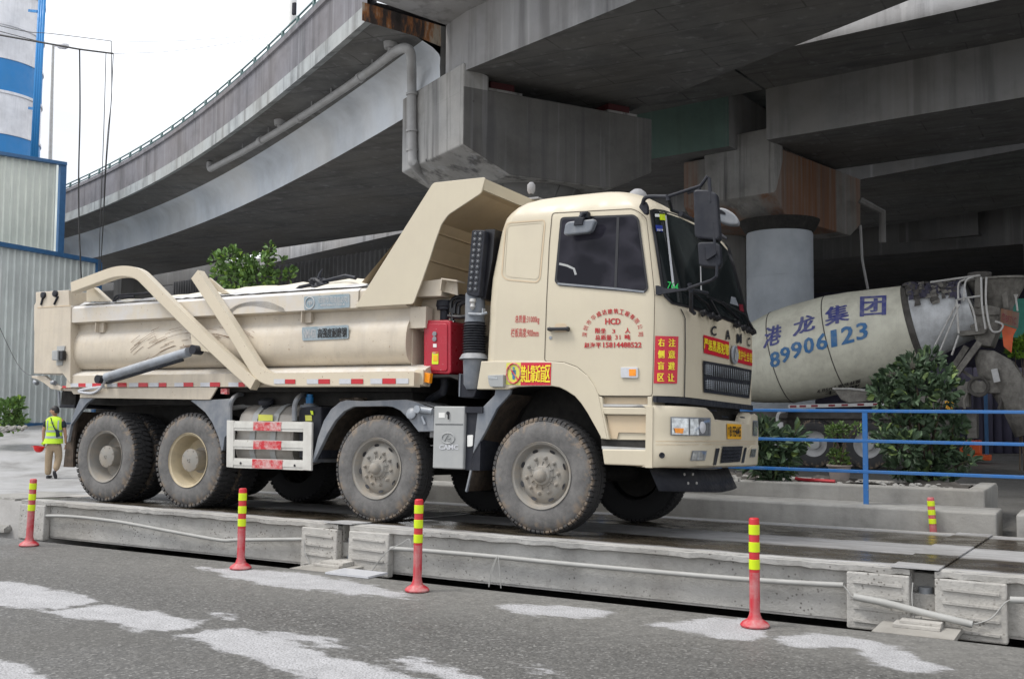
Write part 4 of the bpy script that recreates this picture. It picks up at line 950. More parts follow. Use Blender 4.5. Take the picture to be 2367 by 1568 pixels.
KS = [0, .25, .5, .75, 1]+[1+i/8 for i in range(1, 9)]+[2+i/8 for i in range(1, 9)]+[3+i/8 for i in range(1, 9)]+[4.25, 4.5, 4.75, 5]
def ring(z):
    r = [ringpt(z, k) for k in KS]; s = inS(z); xb = xBk(z)
    far = [Vector((xb+.12*(1-math.sin(t)), 2.5-s-.12*(1-math.cos(t)), z)) for t in (rad(30), rad(60), rad(90))]
    near = [Vector((xb+.12*(1-math.sin(t)), s+.12*(1-math.cos(t)), z)) for t in (rad(90), rad(60), rad(30))]
    return r+far+near
m = MB(); rg = [ring(z) for z in ZL]; rg = [r+[r[0]] for r in rg]; m.grid(rg)
m.add(rg[-1][:-1], [tuple(range(len(rg[-1])-1))], 0, True); m.add(rg[0][:-1], [tuple(range(len(rg[0])-1))[::-1]])
cab = m.build('cab', 'beige', TK, world=False, sharp=50)
KL = [.62, .75, .9, 1]+[1+i/8 for i in range(1, 9)]+[2+i/8 for i in range(1, 9)]+[3+i/8 for i in range(1, 9)]+[4.1, 4.38]
m = MB(); m.grid([[ringpt(z, k) for k in KL] for z in (1.30, 1.36, 1.5, 1.621)]); m.grid([[ringpt(z, k) for k in (.36, .45, .55, .62)] for z in (1.43, 1.5, 1.621)]); m.build('lower_cab', 'beige', cab, world=False, sharp=50)
def hitcab(off=.006):
    def h(x, y):
        # march along the photo ray onto the front / corner surface
        prev = None
        for i in range(400):
            Y = -.06+i*.0065; p = lt(x, y, Y=Y); z = p.z; s = inS(z)-off; y0, y1 = s, 2.5-s
            xf, a, b = xF(z)+off, aC(z), bC(z); bw = -.055*((Y-1.25)/1.25)**2
            if Y < y0: fx = xf-a+bw
            else:
                e = min(Y-y0, y1-Y)
                if e < 0: fx = -99
                else: fx = xf+bw-(a*(1-math.sqrt(max(0, 1-(1-e/b)**2))) if e < b else 0)
            g_ = p.x-fx
            if g_ <= 0 and Y >= y0:
                if prev is None or prev[0] <= 0: return Vector((p.x, max(Y, y0), z))
                f = prev[0]/(prev[0]-g_); return lt(x, y, Y=prev[1]+(Y-prev[1])*f)
            prev = (g_, Y)
        return lt(x, y, Y=2.2)
    return h
def hitside(off=.004):
    def h(x, y):
        p = lt(x, y, Y=0); p = lt(x, y, Y=inS(p.z)); return lt(x, y, Y=inS(p.z)-off)
    return h
hs1, hs2, hs3 = hitside(.004), hitside(.008), hitside(.012)
def ribbon(name, pts, wpx, hit, mat_, parent, closed=False, off2=None):
    P = [Vector((x, y)) for x, y in pts]; N = len(P); rows = []
    for i in range(N+(1 if closed else 0)):
        i_ = i % N; a = P[(i_-1) % N] if closed or i_ > 0 else P[i_]; b = P[(i_+1) % N] if closed or i_ < N-1 else P[i_]
        t = (b-a).normalized(); n = Vector((-t.y, t.x)); p = P[i_]
        rows.append([hit(*(p+n*wpx/2)), hit(*(p-n*wpx/2))])
    m = MB(); m.grid(rows, 0, False); return m.build(name, mat_, parent, world=False)
def dens(pts, step=12, closed=False):
    out = []; N = len(pts)
    for i in range(N if closed else N-1):
        a, b = pts[i], pts[(i+1) % N]; n = max(1, int(math.dist(a, b)/step)); out += [(a[0]+(b[0]-a[0])*j/n, a[1]+(b[1]-a[1])*j/n) for j in range(n)]
    if not closed: out.append(pts[-1])
    return out
# door: outline seams, window, handle
door = MB(); dp = [q4(963, 400), q4(1700, 360), q4(1760, 385), q4(1835, 450), q4(1852, 600), q4(1890, 950), q4(1912, 1160)]+[q3(1313, 750), q3(1297, 1305), q3(800, 1303)]+[q3(760, 1210), q3(700, 1120), q3(600, 1035), q3(480, 993), q3(300, 985)]+[q3(318, 450), q3(340, 0)]+[q4(935, 700)]
dpd = dens(smooth_poly(dp, 7, 3), 10, True)
ribbon('door_seam', dpd, 1.5, hs1, 'seam', cab, True)
dr_ = MB(); cen = hs1(1390, 700)
dob = MB(); inner = [hitside(.0025)(x, y) for x, y in dpd]
# door skin as strips between left and right outline
def strips(top, bot, hit, nx, ny):
    rows = []
    for j in range(ny+1):
        b = j/ny; rows.append([hit(top[i][0]*(1-b)+bot[i][0]*b, top[i][1]*(1-b)+bot[i][1]*b) for i in range(nx+1)])
    return rows
# side window
wp = smooth_poly([q4(1040, 438), q4(1720, 412), q4(1765, 450), q4(1852, 1100), q4(1815, 1140), q4(1020, 1070), q4(985, 1035)], 9, 4)
wi = smooth_poly([q4(1056, 460), q4(1712, 432), q4(1745, 460), q4(1832, 1085), q4(1805, 1112), q4(1035, 1046), q4(1005, 1018)], 7, 4)
m = MB(); m.prism([hs2(x, y) for x, y in wp], (0, .006, 0)); wf = m.build('window', 'blackgl', cab, world=False)
m = MB(); m.prism([hs3(x, y) for x, y in wi], (0, .003, 0)); m.build('pane', 'sideglass', wf, world=False)
ribbon('divider', [q4(1572, 440), q4(1548, 1090)], 6, hitside(.016), 'blackgl', wf)
ribbon('weatherstrip', dens([q4(1012, 1052), q4(1550, 1098), q4(1815, 1128)], 20), 4.5, hitside(.016), 'greyplastic', wf)
ribbon('seat_edge', dens([q4(1028, 868), q4(1100, 885), q4(1165, 915), q4(1182, 970)], 6), 5, hitside(.0125), 'greymetal', wf)
# recessed panel behind the door
rpx = smooth_poly([q4(560, 490), q4(885, 465), q4(895, 500), q4(850, 1000), q4(820, 1040), q4(540, 1015), q4(497, 975), q4(530, 520)], 8, 4)
rpi = smooth_poly([q4(572, 512), q4(870, 487), q4(878, 520), q4(836, 985), q4(815, 1008), q4(556, 985), q4(520, 955), q4(548, 530)], 7, 4)
M['beigeshade'] = weathered('shaded_cab_beige', (.57, .455, .31), (.45, .37, .26), .3, 0, .45, 3, bmp=.01)  # darker beige puts shade into pressings, grooves and recesses
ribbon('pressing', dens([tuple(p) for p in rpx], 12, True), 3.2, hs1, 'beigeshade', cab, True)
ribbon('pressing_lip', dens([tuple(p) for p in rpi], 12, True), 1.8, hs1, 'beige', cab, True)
m = MB(); m.bar(S(*q4(925, 1472), Y=-.035), S(*q4(1122, 1468), Y=-.035), .03, .045, (0, 1, 0)); m.box(S(*q4(925, 1490), Y=-.04), S(*q4(960, 1455), Y=.0)); m.box(S(*q4(1090, 1490), Y=-.04), S(*q4(1124, 1450), Y=.0)); m.build('door_handle', 'blackgl', cab, world=False, bevel=.006)
m = MB(); m.lathe(S(*q4(950, 1552), Y=.0), (0, -1, 0), [(0, .017), (.006, .017), (.007, .001)], 12); m.build('lock', 'steel', cab, world=False)
m = MB(); m.prism([S(x, y, -.004) for x, y in smooth_poly([q4(985, 1445), q4(1000, 1420), q4(1080, 1418), q4(1098, 1440), q4(1098, 1500), q4(985, 1500)], 3)], (0, .004, 0)); m.build('handle_cup', 'beigeshade', cab, world=False)
# near-side indicator lamps
m = MB(); m.prism([S(x, y, -.018) for x, y in smooth_poly([q3(1003, 1040), q3(1163, 1040), q3(1163, 1140), q3(1005, 1138)], 3)], (0, .02, 0)); il = m.build('side_indicator', 'retrow', cab, world=False, bevel=.004)
m = MB(); m.prism([S(x, y, -.022) for x, y in [q3(1082, 1058), q3(1145, 1058), q3(1145, 1120), q3(1082, 1120)]], (0, .003, 0)); m.build('amber_lens', 'amber', il, world=False)
# windscreen: frame and glass follow the curved shell
hc1, hc2, hc3 = hitcab(.008), hitcab(.014), hitcab(.02)
wt = [q5(285, 372), q5(330, 360), q5(420, 372), q5(560, 420), q5(700, 485), q5(840, 565), q5(960, 655), q5(1030, 722)]
wb = [q5(395, 1105), q5(420, 1175), q5(490, 1240), q5(640, 1275), q5(820, 1330), q5(950, 1375), q5(1100, 1430), q5(1238, 1500)]
gt = [q5(325, 395), q5(370, 388), q5(440, 402), q5(570, 448), q5(700, 508), q5(830, 585), q5(940, 670), q5(1002, 740)]
gb = [q5(428, 1110), q5(455, 1165), q5(510, 1218), q5(650, 1252), q5(820, 1302), q5(950, 1348), q5(1090, 1402), q5(1205, 1455)]
def dense2(a, b, k=3):
    A_ = []; B_ = []
    for i in range(len(a)-1):
        for j in range(k): t = j/k; A_.append((a[i][0]*(1-t)+a[i+1][0]*t, a[i][1]*(1-t)+a[i+1][1]*t)); B_.append((b[i][0]*(1-t)+b[i+1][0]*t, b[i][1]*(1-t)+b[i+1][1]*t))
    return A_+[a[-1]], B_+[b[-1]]
ta_, tb_ = dense2(wt, wb); m = MB(); m.grid(strips(ta_, tb_, hc1, len(ta_)-1, 8)); ws = m.build('windscreen', 'blackgl', cab, world=False)
ta_, tb_ = dense2(gt, gb); m = MB(); m.grid(strips(ta_, tb_, hc2, len(ta_)-1, 8)); m.build('pane', 'windscreen', ws, world=False)
def cabpatch(name, quad, mat_, parent=cab, hit=None, nx=5, ny=3):
    m = MB(); quadpatch(m, quad, hit or hc1, nx, ny); return m.build(name, mat_, parent, world=False)
cabpatch('sun_strip', [q5(425, 420), q5(442, 420), q5(520, 1100), q5(498, 1100)], 'retrow', ws, hc3, 1, 6)
cabpatch('sticker', [q5(335, 408), q5(375, 408), q5(380, 436), q5(338, 434)], 'white', ws, hc3)
cabpatch('sticker', [q5(376, 410), q5(430, 410), q5(436, 468), q5(382, 464)], 'bollyel', ws, hc3)
st_ = cabpatch('sticker', [q5(340, 510), q5(404, 515), q5(410, 572), q5(348, 566)], 'bluestick', ws, hc3)
m = MB(); letter(m, '2019', [q5(354, 545), q5(408, 548), q5(410, 568), q5(357, 564)], hitcab(.023), bold=.02); m.build('lettering', 'white', st_, world=False)
m = MB(); letter(m, '764', [q5(455, 1030), q5(555, 1050), q5(548, 1125), q5(448, 1095)], hitcab(.024)); m.build('lettering', 'green', ws, world=False)
cabpatch('pillar_line', [q5(752, 890), q5(762, 890), q5(770, 1120), q5(757, 1118)], 'cloth', ws, hc3, 1, 3)
cabpatch('papers', [q5(1040, 1170), q5(1080, 1180), q5(1110, 1260), q5(1030, 1235)], 'greyplastic', ws, hc3)
cabpatch('red_tag', [q5(1112, 1240), q5(1150, 1245), q5(1160, 1315), q5(1120, 1300)], 'darkred', ws, hc3)
# front panel: seam, grille, black strip, banner and letters
ribbon('panel_seam', dens([q3(1560, 500), q3(1585, 548), q3(1602, 590), q3(1604, 900), q3(1596, 1320)], 8), 2, hc1, 'blackgl', cab)
ribbon('panel_seam', dens([q3(1318, 375), q3(1400, 378)], 8), 1.6, hs1, 'blackgl', cab)
def band(name, top, bot, mat_, hit, parent=cab):
    a, b = dense2(top, bot, 4); m = MB(); m.grid(strips(a, b, hit, len(a)-1, 2)); return m.build(name, mat_, parent, world=False)
band('lower_trim', [q3(1330, 1308), q3(1590, 1320), q3(1900, 1352), q3(2228, 1392)], [q3(1330, 1364), q3(1592, 1376), q3(1900, 1408), q3(2228, 1440)], 'black', hitcab(.012))
m = MB(); m.prism([S(x, y, -.012) for x, y in [q3(1302, 1306), q3(1336, 1307), q3(1336, 1364), q3(1305, 1362)]], (0, .02, 0)); m.build('trim_end', 'black', cab, world=False)
gf = band('grille', [q3(1768, 978), q3(2000, 1018), q3(2218, 1066)], [q3(1775, 1272), q3(1990, 1300), q3(2195, 1328)], 'black', hitcab(.014))
for (a, b, c, d) in (((1785, 1005), (2205, 1085), (2200, 1170), (1785, 1115)), ((1790, 1150), (2200, 1205), (2190, 1300), (1792, 1245))):
    band('grille_mesh', [q3(*a), q3(*b)], [q3(*d), q3(*c)], 'blackgl', hitcab(.018), gf)
    m = MB(); h_ = hitcab(.024)
    for i in range(1, 24):
        t = i/24; p = (a[0]+(b[0]-a[0])*t, a[1]+(b[1]-a[1])*t); q = (d[0]+(c[0]-d[0])*t, d[1]+(c[1]-d[1])*t); m.tube([h_(*q3(*p)), h_(*q3(*q))], .0035, 4)
    for i in range(1, 6):
        t = i/6; p = (a[0]+(d[0]-a[0])*t, a[1]+(d[1]-a[1])*t); q = (b[0]+(c[0]-b[0])*t, b[1]+(c[1]-b[1])*t); m.tube([h_(*q3(*p)), h_(*q3(*q))], .0035, 4)
    m.build('grille_wires', 'steel', gf, world=False)
bn = cabpatch('banner', [q3(1772, 740), q3(2008, 806), q3(2008, 966), q3(1775, 908)], 'stickred', cab, hc1, 6, 2)
m = MB()
def chars(mb, s, TLq, TRq, BR, BL, hit, bold=.02, gap=.12):
    n = len(s)
    for i, ch in enumerate(s):
        if ch == ' ': continue
        f0, f1 = (i+gap/2)/n, (i+1-gap/2)/n; L2_ = lambda a, b, t: (a[0]*(1-t)+b[0]*t, a[1]*(1-t)+b[1]*t)
        letter(mb, ch, [L2_(TLq, TRq, f0), L2_(TLq, TRq, f1), L2_(BL, BR, f1), L2_(BL, BR, f0)], hit, 0, bold)
chars(m, '严惩黑恶犯罪', q3(1775, 770), q3(2008, 838), q3(2010, 936), q3(1775, 868), hc2, gap=.08); m.build('lettering', 'yellow', bn, world=False)
bn = cabpatch('banner', [q3(2085, 840), q3(2222, 882), q3(2222, 1030), q3(2086, 996)], 'stickred', cab, hc1, 6, 2)
m = MB(); chars(m, '维护社会稳定', q3(2088, 872), q3(2250, 922), q3(2250, 1010), q3(2088, 965), lambda x, y: hc2(min(x, 1739), y), gap=.08); m.build('lettering', 'yellow', bn, world=False)
bd = MB(); c0 = hitcab(.02)(*q3(2053, 925)); bd.lathe(c0, (1, 0, 0), [(0, .095), (.012, .095), (.02, .085), (.012, .07), (.012, .001)], 28); bd = bd.build('badge', 'steel', cab, world=False)
m = MB(); m.prism([c0+Vector((.022, y, z)) for y, z in ((-.05, -.055), (-.01, .065), (.05, .045), (.02, .02), (-.01, .03), (.02, -.06))], (.004, 0, 0)); m.build('emblem', 'galv', bd, world=False)
hq = hitcab(.012)
for ch, a, b in (('C', (1842, 660), (1890, 750)), ('A', (1976, 695), (2018, 785)), ('M', (2082, 730), (2124, 820)), ('C', (2176, 765), (2204, 848))): m = MB(); letter(m, ch, rect(*q3(*a), *q3(*b)), hq, 0, .03); m.build('letter', 'black', cab, world=False)
bn = cabpatch('banner', [q3(1325, 750), q3(1540, 756), q3(1527, 1190), q3(1310, 1188)], 'stickred', cab, hc1, 8, 2)
m = MB()
for i, ch in enumerate('右侧盲区'): y = 775+i*107; x = 1352-i*2; letter(m, ch, rect(*q3(x, y), *q3(x+58, y+74)), hc2, 0, .025)
for i, ch in enumerate('注意避让'): y = 777+i*107; x = 1448-i*3; letter(m, ch, rect(*q3(x, y), *q3(x+62, y+74)), hc2, 0, .025)
m.build('lettering', 'yellow', bn, world=False)
# door lettering
m = MB()
arc = '深圳市华成达建筑工程有限公司'
xs_ = [(672, 738), (681, 680), (710, 625), (752, 580), (801, 550), (853, 531), (906, 525), (960, 522), (1012, 530), (1064, 546), (1112, 574), (1153, 614), (1183, 665), (1188, 733)]
for i, (x, y) in enumerate(xs_):
    p = xs_[max(0, i-1)]; q = xs_[min(len(xs_)-1, i+1)]; t = (Vector(q)-Vector(p)).normalized()
    if i == 0: t = Vector((.1, -1)).normalized()
    if i == len(xs_)-1: t = Vector((.05, 1)).normalized()
    n = Vector((t.y, -t.x)); c = Vector((x, y)); h = 23
    f = lambda u, v: q3(*(c+t*u*h+n*v*h)); letter(m, arc[i], [f(-.9, 1), f(.9, 1), f(.9, -1), f(-.9, -1)], hs1, 0, .03)
m.build('arc_lettering', 'redtext', cab, world=False); m = MB()
letter(m, 'HCD', rect(*q3(862, 588), *q3(1002, 645)), hs1, 0, .045)
chars(m, '限坐', q3(766, 678), q3(868, 680), q3(868, 728), q3(766, 726), hs1, .02); letter(m, '3', rect(*q3(925, 688), *q3(955, 726)), hs1, 0, .03); letter(m, '人', rect(*q3(1045, 676), *q3(1092, 726)), hs1, 0, .04)
chars(m, '总质量', q3(766, 740), q3(922, 742), q3(922, 790), q3(766, 788), hs1, .02); letter(m, '31', rect(*q3(952, 742), *q3(1002, 784)), hs1, 0, .04); letter(m, '吨', rect(*q3(1042, 736), *q3(1092, 786)), hs1, 0, .04)
chars(m, '赵海平', q3(666, 812), q3(824, 812), q3(824, 862), q3(666, 862), hs1, .03); letter(m, '15814488522', rect(*q3(842, 808), *q3(1197, 858)), hs1, 0, .045)
m.build('door_lettering', 'redtext', cab, world=False)
m = MB(); letter(m, '总质量:31000kg', [q4(622, 1342), q4(846, 1342), q4(843, 1428), q4(618, 1424)], hs1, 0, .02); m.build('panel_lettering', 'redtext', cab, world=False); m = MB(); letter(m, '栏板高度:900mm', [q4(584, 1462), q4(840, 1462), q4(837, 1548), q4(580, 1546)], hs1, 0, .02)
m.build('panel_lettering', 'redtext', cab, world=False)
# roof lamp, roof marks
m = MB(); c = Vector((-4.0, .6, 3.24)); m.lathe(c, (0, 0, 1), [(0, .10), (.04, .10), (.08, .08), (.11, .04), (.115, .001)], 14); m.build('roof_lamp_cover', 'domecover', cab, world=False)
# cab vent strip at the back
# mirrors
mir = MB(); pa = S(*q5(225, 400), Y=-.02)
mir.prism([S(x, y, -.03) for x, y in smooth_poly([q5(185, 345), q5(215, 290), q5(240, 285), q5(262, 330), q5(265, 400), q5(240, 415), q5(225, 395)], 4)], (0, .05, 0))
A1 = [S(*q5(225, 330), Y=-.04), S(*q5(235, 275), Y=-.06), S(*q5(275, 248), Y=-.1), S(*q5(455, 255), Y=-.25), lt(*q5(820, 190), Y=-.25), lt(*q5(825, 65), Y=-.25)]
P_ = [lt(*q5(225, 310), Y=-.03), lt(*q5(240, 268), Y=-.05), lt(*q5(290, 248), Y=-.08), lt(*q5(455, 250), Y=-.16)]
mir.tube(bez(P_, 5), .02, 8)
mir.tube([lt(*q5(440, 255), Y=-.16), lt(*q5(480, 240), Y=-.17), lt(*q5(760, 148), Y=-.27), lt(*q5(820, 62), Y=-.29), lt(*q5(838, 80), Y=-.29), lt(*q5(850, 300), Y=-.29)], .016, 8)
mir.tube([lt(*q5(455, 235), Y=-.16), lt(*q5(460, 290), Y=-.16)], .022, 8)
mir.tube([lt(*q5(462, 270), Y=-.16), lt(*q5(490, 375), Y=.1), lt(*q5(545, 395), Y=.35)], .016, 8)
mir.tube([lt(*q5(640, 215), Y=-.2), lt(*q5(755, 175), Y=-.27)], .012, 6)
# lower bracket
mir.prism([lt(x, y, Y=-.03) for x, y in [q5(340, 1070), q5(365, 1068), q5(430, 1095), q5(560, 1098), q5(640, 1090), q5(640, 1112), q5(560, 1120), q5(440, 1140), q5(365, 1155), q5(342, 1150)]], (0, .03, 0))
mir.tube([lt(*q5(640, 1100), Y=-.03), lt(*q5(700, 1075), Y=-.1), lt(*q5(860, 1020), Y=-.27), lt(*q5(905, 985), Y=-.29), lt(*q5(910, 900), Y=-.29), lt(*q5(872, 490), Y=-.29)], .014, 8)
mir.tube([lt(*q5(655, 1050), Y=-.04), lt(*q5(668, 1120), Y=-.04), lt(*q5(670, 1300), Y=.2), lt(*q5(700, 1325), Y=.3)], .02, 8)
mir.tube([lt(*q5(680, 1110), Y=.0), lt(*q5(820, 1140), Y=.3)], .016, 8)
mir = mir.build('mirror_arm', 'black', cab, world=False)
def mbox(name, px, Y, th, mat_='black', par=cab, bev=.02): m = MB(); m.prism([lt(x, y, Y=Y) for x, y in px], (-.02, th, 0)); return m.build(name, mat_, par, world=False, bevel=bev)
mbox('mirror', smooth_poly([q5(688, 195), q5(715, 180), q5(830, 182), q5(905, 215), q5(935, 620), q5(915, 650), q5(720, 632), q5(700, 600)], 5), -.30, .13)
mbox('mirror', smooth_poly([q5(728, 680), q5(750, 668), q5(880, 664), q5(935, 690), q5(945, 870), q5(920, 900), q5(760, 888), q5(742, 870)], 5), -.30, .12)
mbox('mirror_clamp', smooth_poly([q5(800, 705), q5(900, 740), q5(905, 775), q5(815, 835)], 3), -.325, .03)
mbox('mirror', smooth_poly([q5(915, 345), q5(990, 355), q5(1070, 405), q5(1112, 465), q5(1108, 505), q5(1040, 512), q5(930, 480)], 10, 5), .10, .10, 'greyplastic')
mbox('mirror_slot', smooth_poly([q5(920, 365), q5(950, 370), q5(990, 400), q5(985, 415), q5(930, 400)], 3), .095, .03, 'blackgl', bev=0)
m = MB(); m.prism([S(x, y, -.10) for x, y in smooth_poly([q4(1080, 500), q4(1110, 478), q4(1345, 452), q4(1358, 475), q4(1325, 560), q4(1295, 580), q4(1080, 605), q4(1066, 590)], 6, 4)], (0, .07, 0)); dmr = m.build('door_mirror', 'greyplastic', cab, world=False, bevel=.015)
m = MB(); m.prism([S(x, y, -.115) for x, y in [q4(1172, 450), q4(1255, 438), q4(1240, 508), q4(1160, 515)]], (0, .03, 0)); m.box(S(*q4(1215, 450), Y=-.03), S(*q4(1320, 397), Y=.04)); m.tube([S(*q4(1215, 455), Y=-.1), S(*q4(1240, 410), Y=-.06), S(*q4(1270, 405), Y=-.03)], .02, 8); m.build('mirror_bracket', 'black', dmr, world=False, bevel=.004)
# wipers
for pts in (((770, 1325), (880, 1350), (820, 1240), (690, 1140), (640, 1110)), ((890, 1380), (930, 1350), (850, 1200)), ((1075, 1440), (1110, 1380), (960, 1230), (820, 1170)), ((1215, 1500), (1240, 1470), (1170, 1340), (1060, 1280), (960, 1220))):
    m = MB(); h_ = hitcab(.045); m.tube([h_(*q5(*p)) for p in pts], [.02, .016, .012, .009, .009][:len(pts)], 6); m.build('wiper', 'blackgl', cab, world=False)
h_ = hitcab(.02)
for p in ((765, 1330), (840, 1355), (900, 1375), (1080, 1438), (1140, 1465), (1180, 1485), (1225, 1505)): m = MB(); m.lathe(h_(*q5(*p)), (1, 0, .3), [(0, .035), (.05, .03), (.055, .001)], 10); m.build('wiper_pivot', 'blackgl', cab, world=False)
m = MB(); hb = hitcab(.05)
m.tube([hb(*q5(570, 405)), hb(*q5(640, 440)), hb(*q5(700, 470))], [.03, .02, .02], 6); m.tube([hb(*q5(945, 610)), hb(*q5(1000, 640))], [.03, .015], 6)
m.build('marker_lamp', 'black', cab, world=False)

# ---- bumper
bxc = -3.235
def hitbump(off=0):
    def h(x, y):
        prev = None
        for i in range(500):
            Y = -.02-off+i*.0052; p = lt(x, y, Y=Y); e = min(Y+.01+off, 2.51+off-Y); a, b = .35, .44; bw = -.05*((Y-1.25)/1.25)**2
            fx = bxc+off+bw+.012*math.sin((p.z-.66)/.55*math.pi)-(a*(1-math.sqrt(max(0, 1-(1-max(e, 0)/b)**2))) if e < b else 0); g_ = p.x-fx
            if g_ <= 0 and e >= 0:
                if prev is None or prev[0] <= 0: return p
                return lt(x, y, Y=prev[1]+(Y-prev[1])*prev[0]/(prev[0]-g_))
            if Y > 2.45: return p
            prev = (g_, Y)
        return lt(x, y, Y=2.3)
    return h
def bpt(Y, z, off=0):
    e = max(0, min(Y+.01+off, 2.51+off-Y)); a, b = .35, .44
    return Vector((bxc+off-.05*((Y-1.25)/1.25)**2+.012*math.sin((z-.66)/.55*math.pi)-(a*(1-math.sqrt(max(0, 1-(1-e/b)**2))) if e < b else 0), Y, z))
Ys = [-.01+.44*(1-math.cos(rad(a))) for a in range(0, 91, 9)]; Ys += [.43+1.64*i/22 for i in range(1, 23)]; Ys += [2.51-.44*(1-math.cos(rad(a))) for a in range(81, -1, -9)]
def ztop(Y):
    c = abs(Y-1.25); return 1.215 if c > .62 else (1.215-.10*(.62-c)/.08 if c > .54 else 1.115)
def zbot(Y): return .665+(.012 if 0 else 0)
rows = []
for f in (0, .04, .2, .4, .41, .6, .8, .96, 1):
    r = []
    for Y in Ys: z = zbot(Y)+(ztop(Y)-zbot(Y))*f; p = bpt(Y, z); p.x -= (.03 if f in (0, 1) else 0)+(.006 if f == .41 else 0); r.append(p)
    rows.append(r)
rows = [[p-Vector((.12, 0, 0)) for p in rows[0]]]+rows+[[p-Vector((.12, 0, 0)) for p in rows[-1]]]
m = MB(); m.grid(rows); m.box((-3.63, -.012, .66), (-3.565, .3, 1.20)); bp = m.build('bumper', 'beige', TK, world=False, sharp=50)
hb1, hb2, hb3 = hitbump(.006), hitbump(.012), hitbump(.02)
def bpatch(name, quad, mat_, hit=hb1, par=bp, nx=6, ny=3): m = MB(); quadpatch(m, quad, hit, nx, ny); return m.build(name, mat_, par, world=False)
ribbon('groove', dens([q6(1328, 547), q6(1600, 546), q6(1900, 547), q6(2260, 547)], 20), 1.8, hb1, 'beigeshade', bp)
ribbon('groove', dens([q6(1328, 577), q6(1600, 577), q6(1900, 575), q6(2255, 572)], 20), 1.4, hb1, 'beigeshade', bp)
hl = bpatch('headlight', [q6(1466, 320), q6(1838, 330), q6(1838, 497), q6(1466, 492)], 'greyplastic')
bpatch('lens', [q6(1478, 332), q6(1632, 337), q6(1632, 488), q6(1478, 484)], 'lens', hb2, hl); bpatch('lens', [q6(1648, 338), q6(1828, 342), q6(1828, 488), q6(1648, 488)], 'lens', hb2, hl)
bpatch('amber_lens', [q6(1500, 425), q6(1590, 428), q6(1580, 474), q6(1512, 470)], 'amber', hb3, hl)
m = MB(); m.lathe(hb2(*q6(1760, 420)), (1, -.3, 0), [(-.01, .05), (.0, .055), (.012, .035), (.014, .001)], 16); m.build('bulb', 'retrow', hl, world=False)
hl = bpatch('headlight', [q6(2228, 355), q6(2276, 357), q6(2270, 497), q6(2226, 495)], 'greyplastic', nx=3); bpatch('lens', [q6(2234, 366), q6(2270, 368), q6(2265, 488), q6(2232, 486)], 'lens', hb2, hl, 3)
for q in ([(1668, 634), (1806, 634), (1784, 724), (1648, 728)], [(2216, 618), (2262, 616), (2248, 692), (2200, 697)]):
    fl = bpatch('fog_lamp', [q6(*p) for p in q], 'greyplastic'); c = (sum(p[0] for p in q)/4, sum(p[1] for p in q)/4)
    bpatch('lens', [q6(c[0]+(p[0]-c[0])*.86, c[1]+(p[1]-c[1])*.84) for p in q], 'lens', hb2, fl)
for q in ([(1886, 612), (1922, 610), (1888, 766), (1860, 768)], [(2150, 606), (2172, 604), (2146, 744), (2122, 747)]): bpatch('slot', [q6(*p) for p in q], 'blackgl')
lg = bpatch('lower_grille', [q6(1948, 596), q6(2136, 592), q6(2110, 736), q6(1926, 750)], 'black', hb1)
m = MB()
for t in (.2, .4, .6, .8):
    a = (1948+(1926-1948)*t+8, 596+(750-596)*t); b = (2136+(2110-2136)*t-8, 592+(736-592)*t); m.tube([hb3(*q6(*a)), hb3(*q6(*((a[0]+b[0])/2, (a[1]+b[1])/2))), hb3(*q6(*b))], .008, 5)
m.build('slats', 'black', lg, world=False)
m = MB(); m.lathe(hb1(*q6(1386, 677)), (.5, -1, 0), [(0, .026), (.004, .026), (.004, .016), (-.004, .012), (-.004, .001)], 16); m.build('tow_eye_hole', 'black', bp, world=False)
pl_ = bpatch('number_plate', [q6(1990, 384), q6(2121, 392), q6(2122, 527), q6(1992, 525)], 'plate', hb2)
m = MB(); letter(m, '粤', [q6(2000, 412), q6(2011, 413), q6(2011, 500), q6(2001, 499)], hb3, 0, .02); letter(m, 'B·FE445', [q6(2017, 408), q6(2116, 413), q6(2117, 505), q6(2018, 503)], hb3, 0, .03); m.build('lettering', 'blacktext', pl_, world=False)
for q in ([(1826, 252), (1888, 256), (1898, 274), (1838, 270)], [(1936, 312), (1994, 318), (2004, 332), (1944, 328)], [(2106, 318), (2148, 322), (2156, 334), (2112, 332)], [(2190, 280), (2228, 286), (2236, 298), (2198, 294)]):
    bpatch('step_pad', [q6(*p) for p in q], 'blackgl', hb1, nx=2, ny=1)
# near-black block for the shade between cab front and bumper, air dam below
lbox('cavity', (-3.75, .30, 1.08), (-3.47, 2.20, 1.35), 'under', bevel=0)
lbox('side_filler', (-3.61, .012, 1.19), (-3.57, .30, 1.30), 'beige')
m = MB(); hd = []
for z, dx in ((.63, 0), (.42, .10)):
    hd.append([Vector((-3.45+dx-.22*(abs(Y-1.25)/1.0)**3, Y, z+.03*abs(Y-1.25))) for Y in [.22+i*.13 for i in range(17)]])
m.grid(hd); m.build('air_dam', 'black', TK, world=False, solid=.015)
m = MB(); 
for Y in (.5, .62, 1.9, 2.02):
    for z in (.60, .52): m.lathe((-3.33-.22*(abs(Y-1.25))**3-(z-.42)*.47+.05, Y, z), (1, 0, 0), [(0, .014), (.01, .012), (.011, .001)], 8)
m.build('dam_bolts', 'galv', TK, world=False)
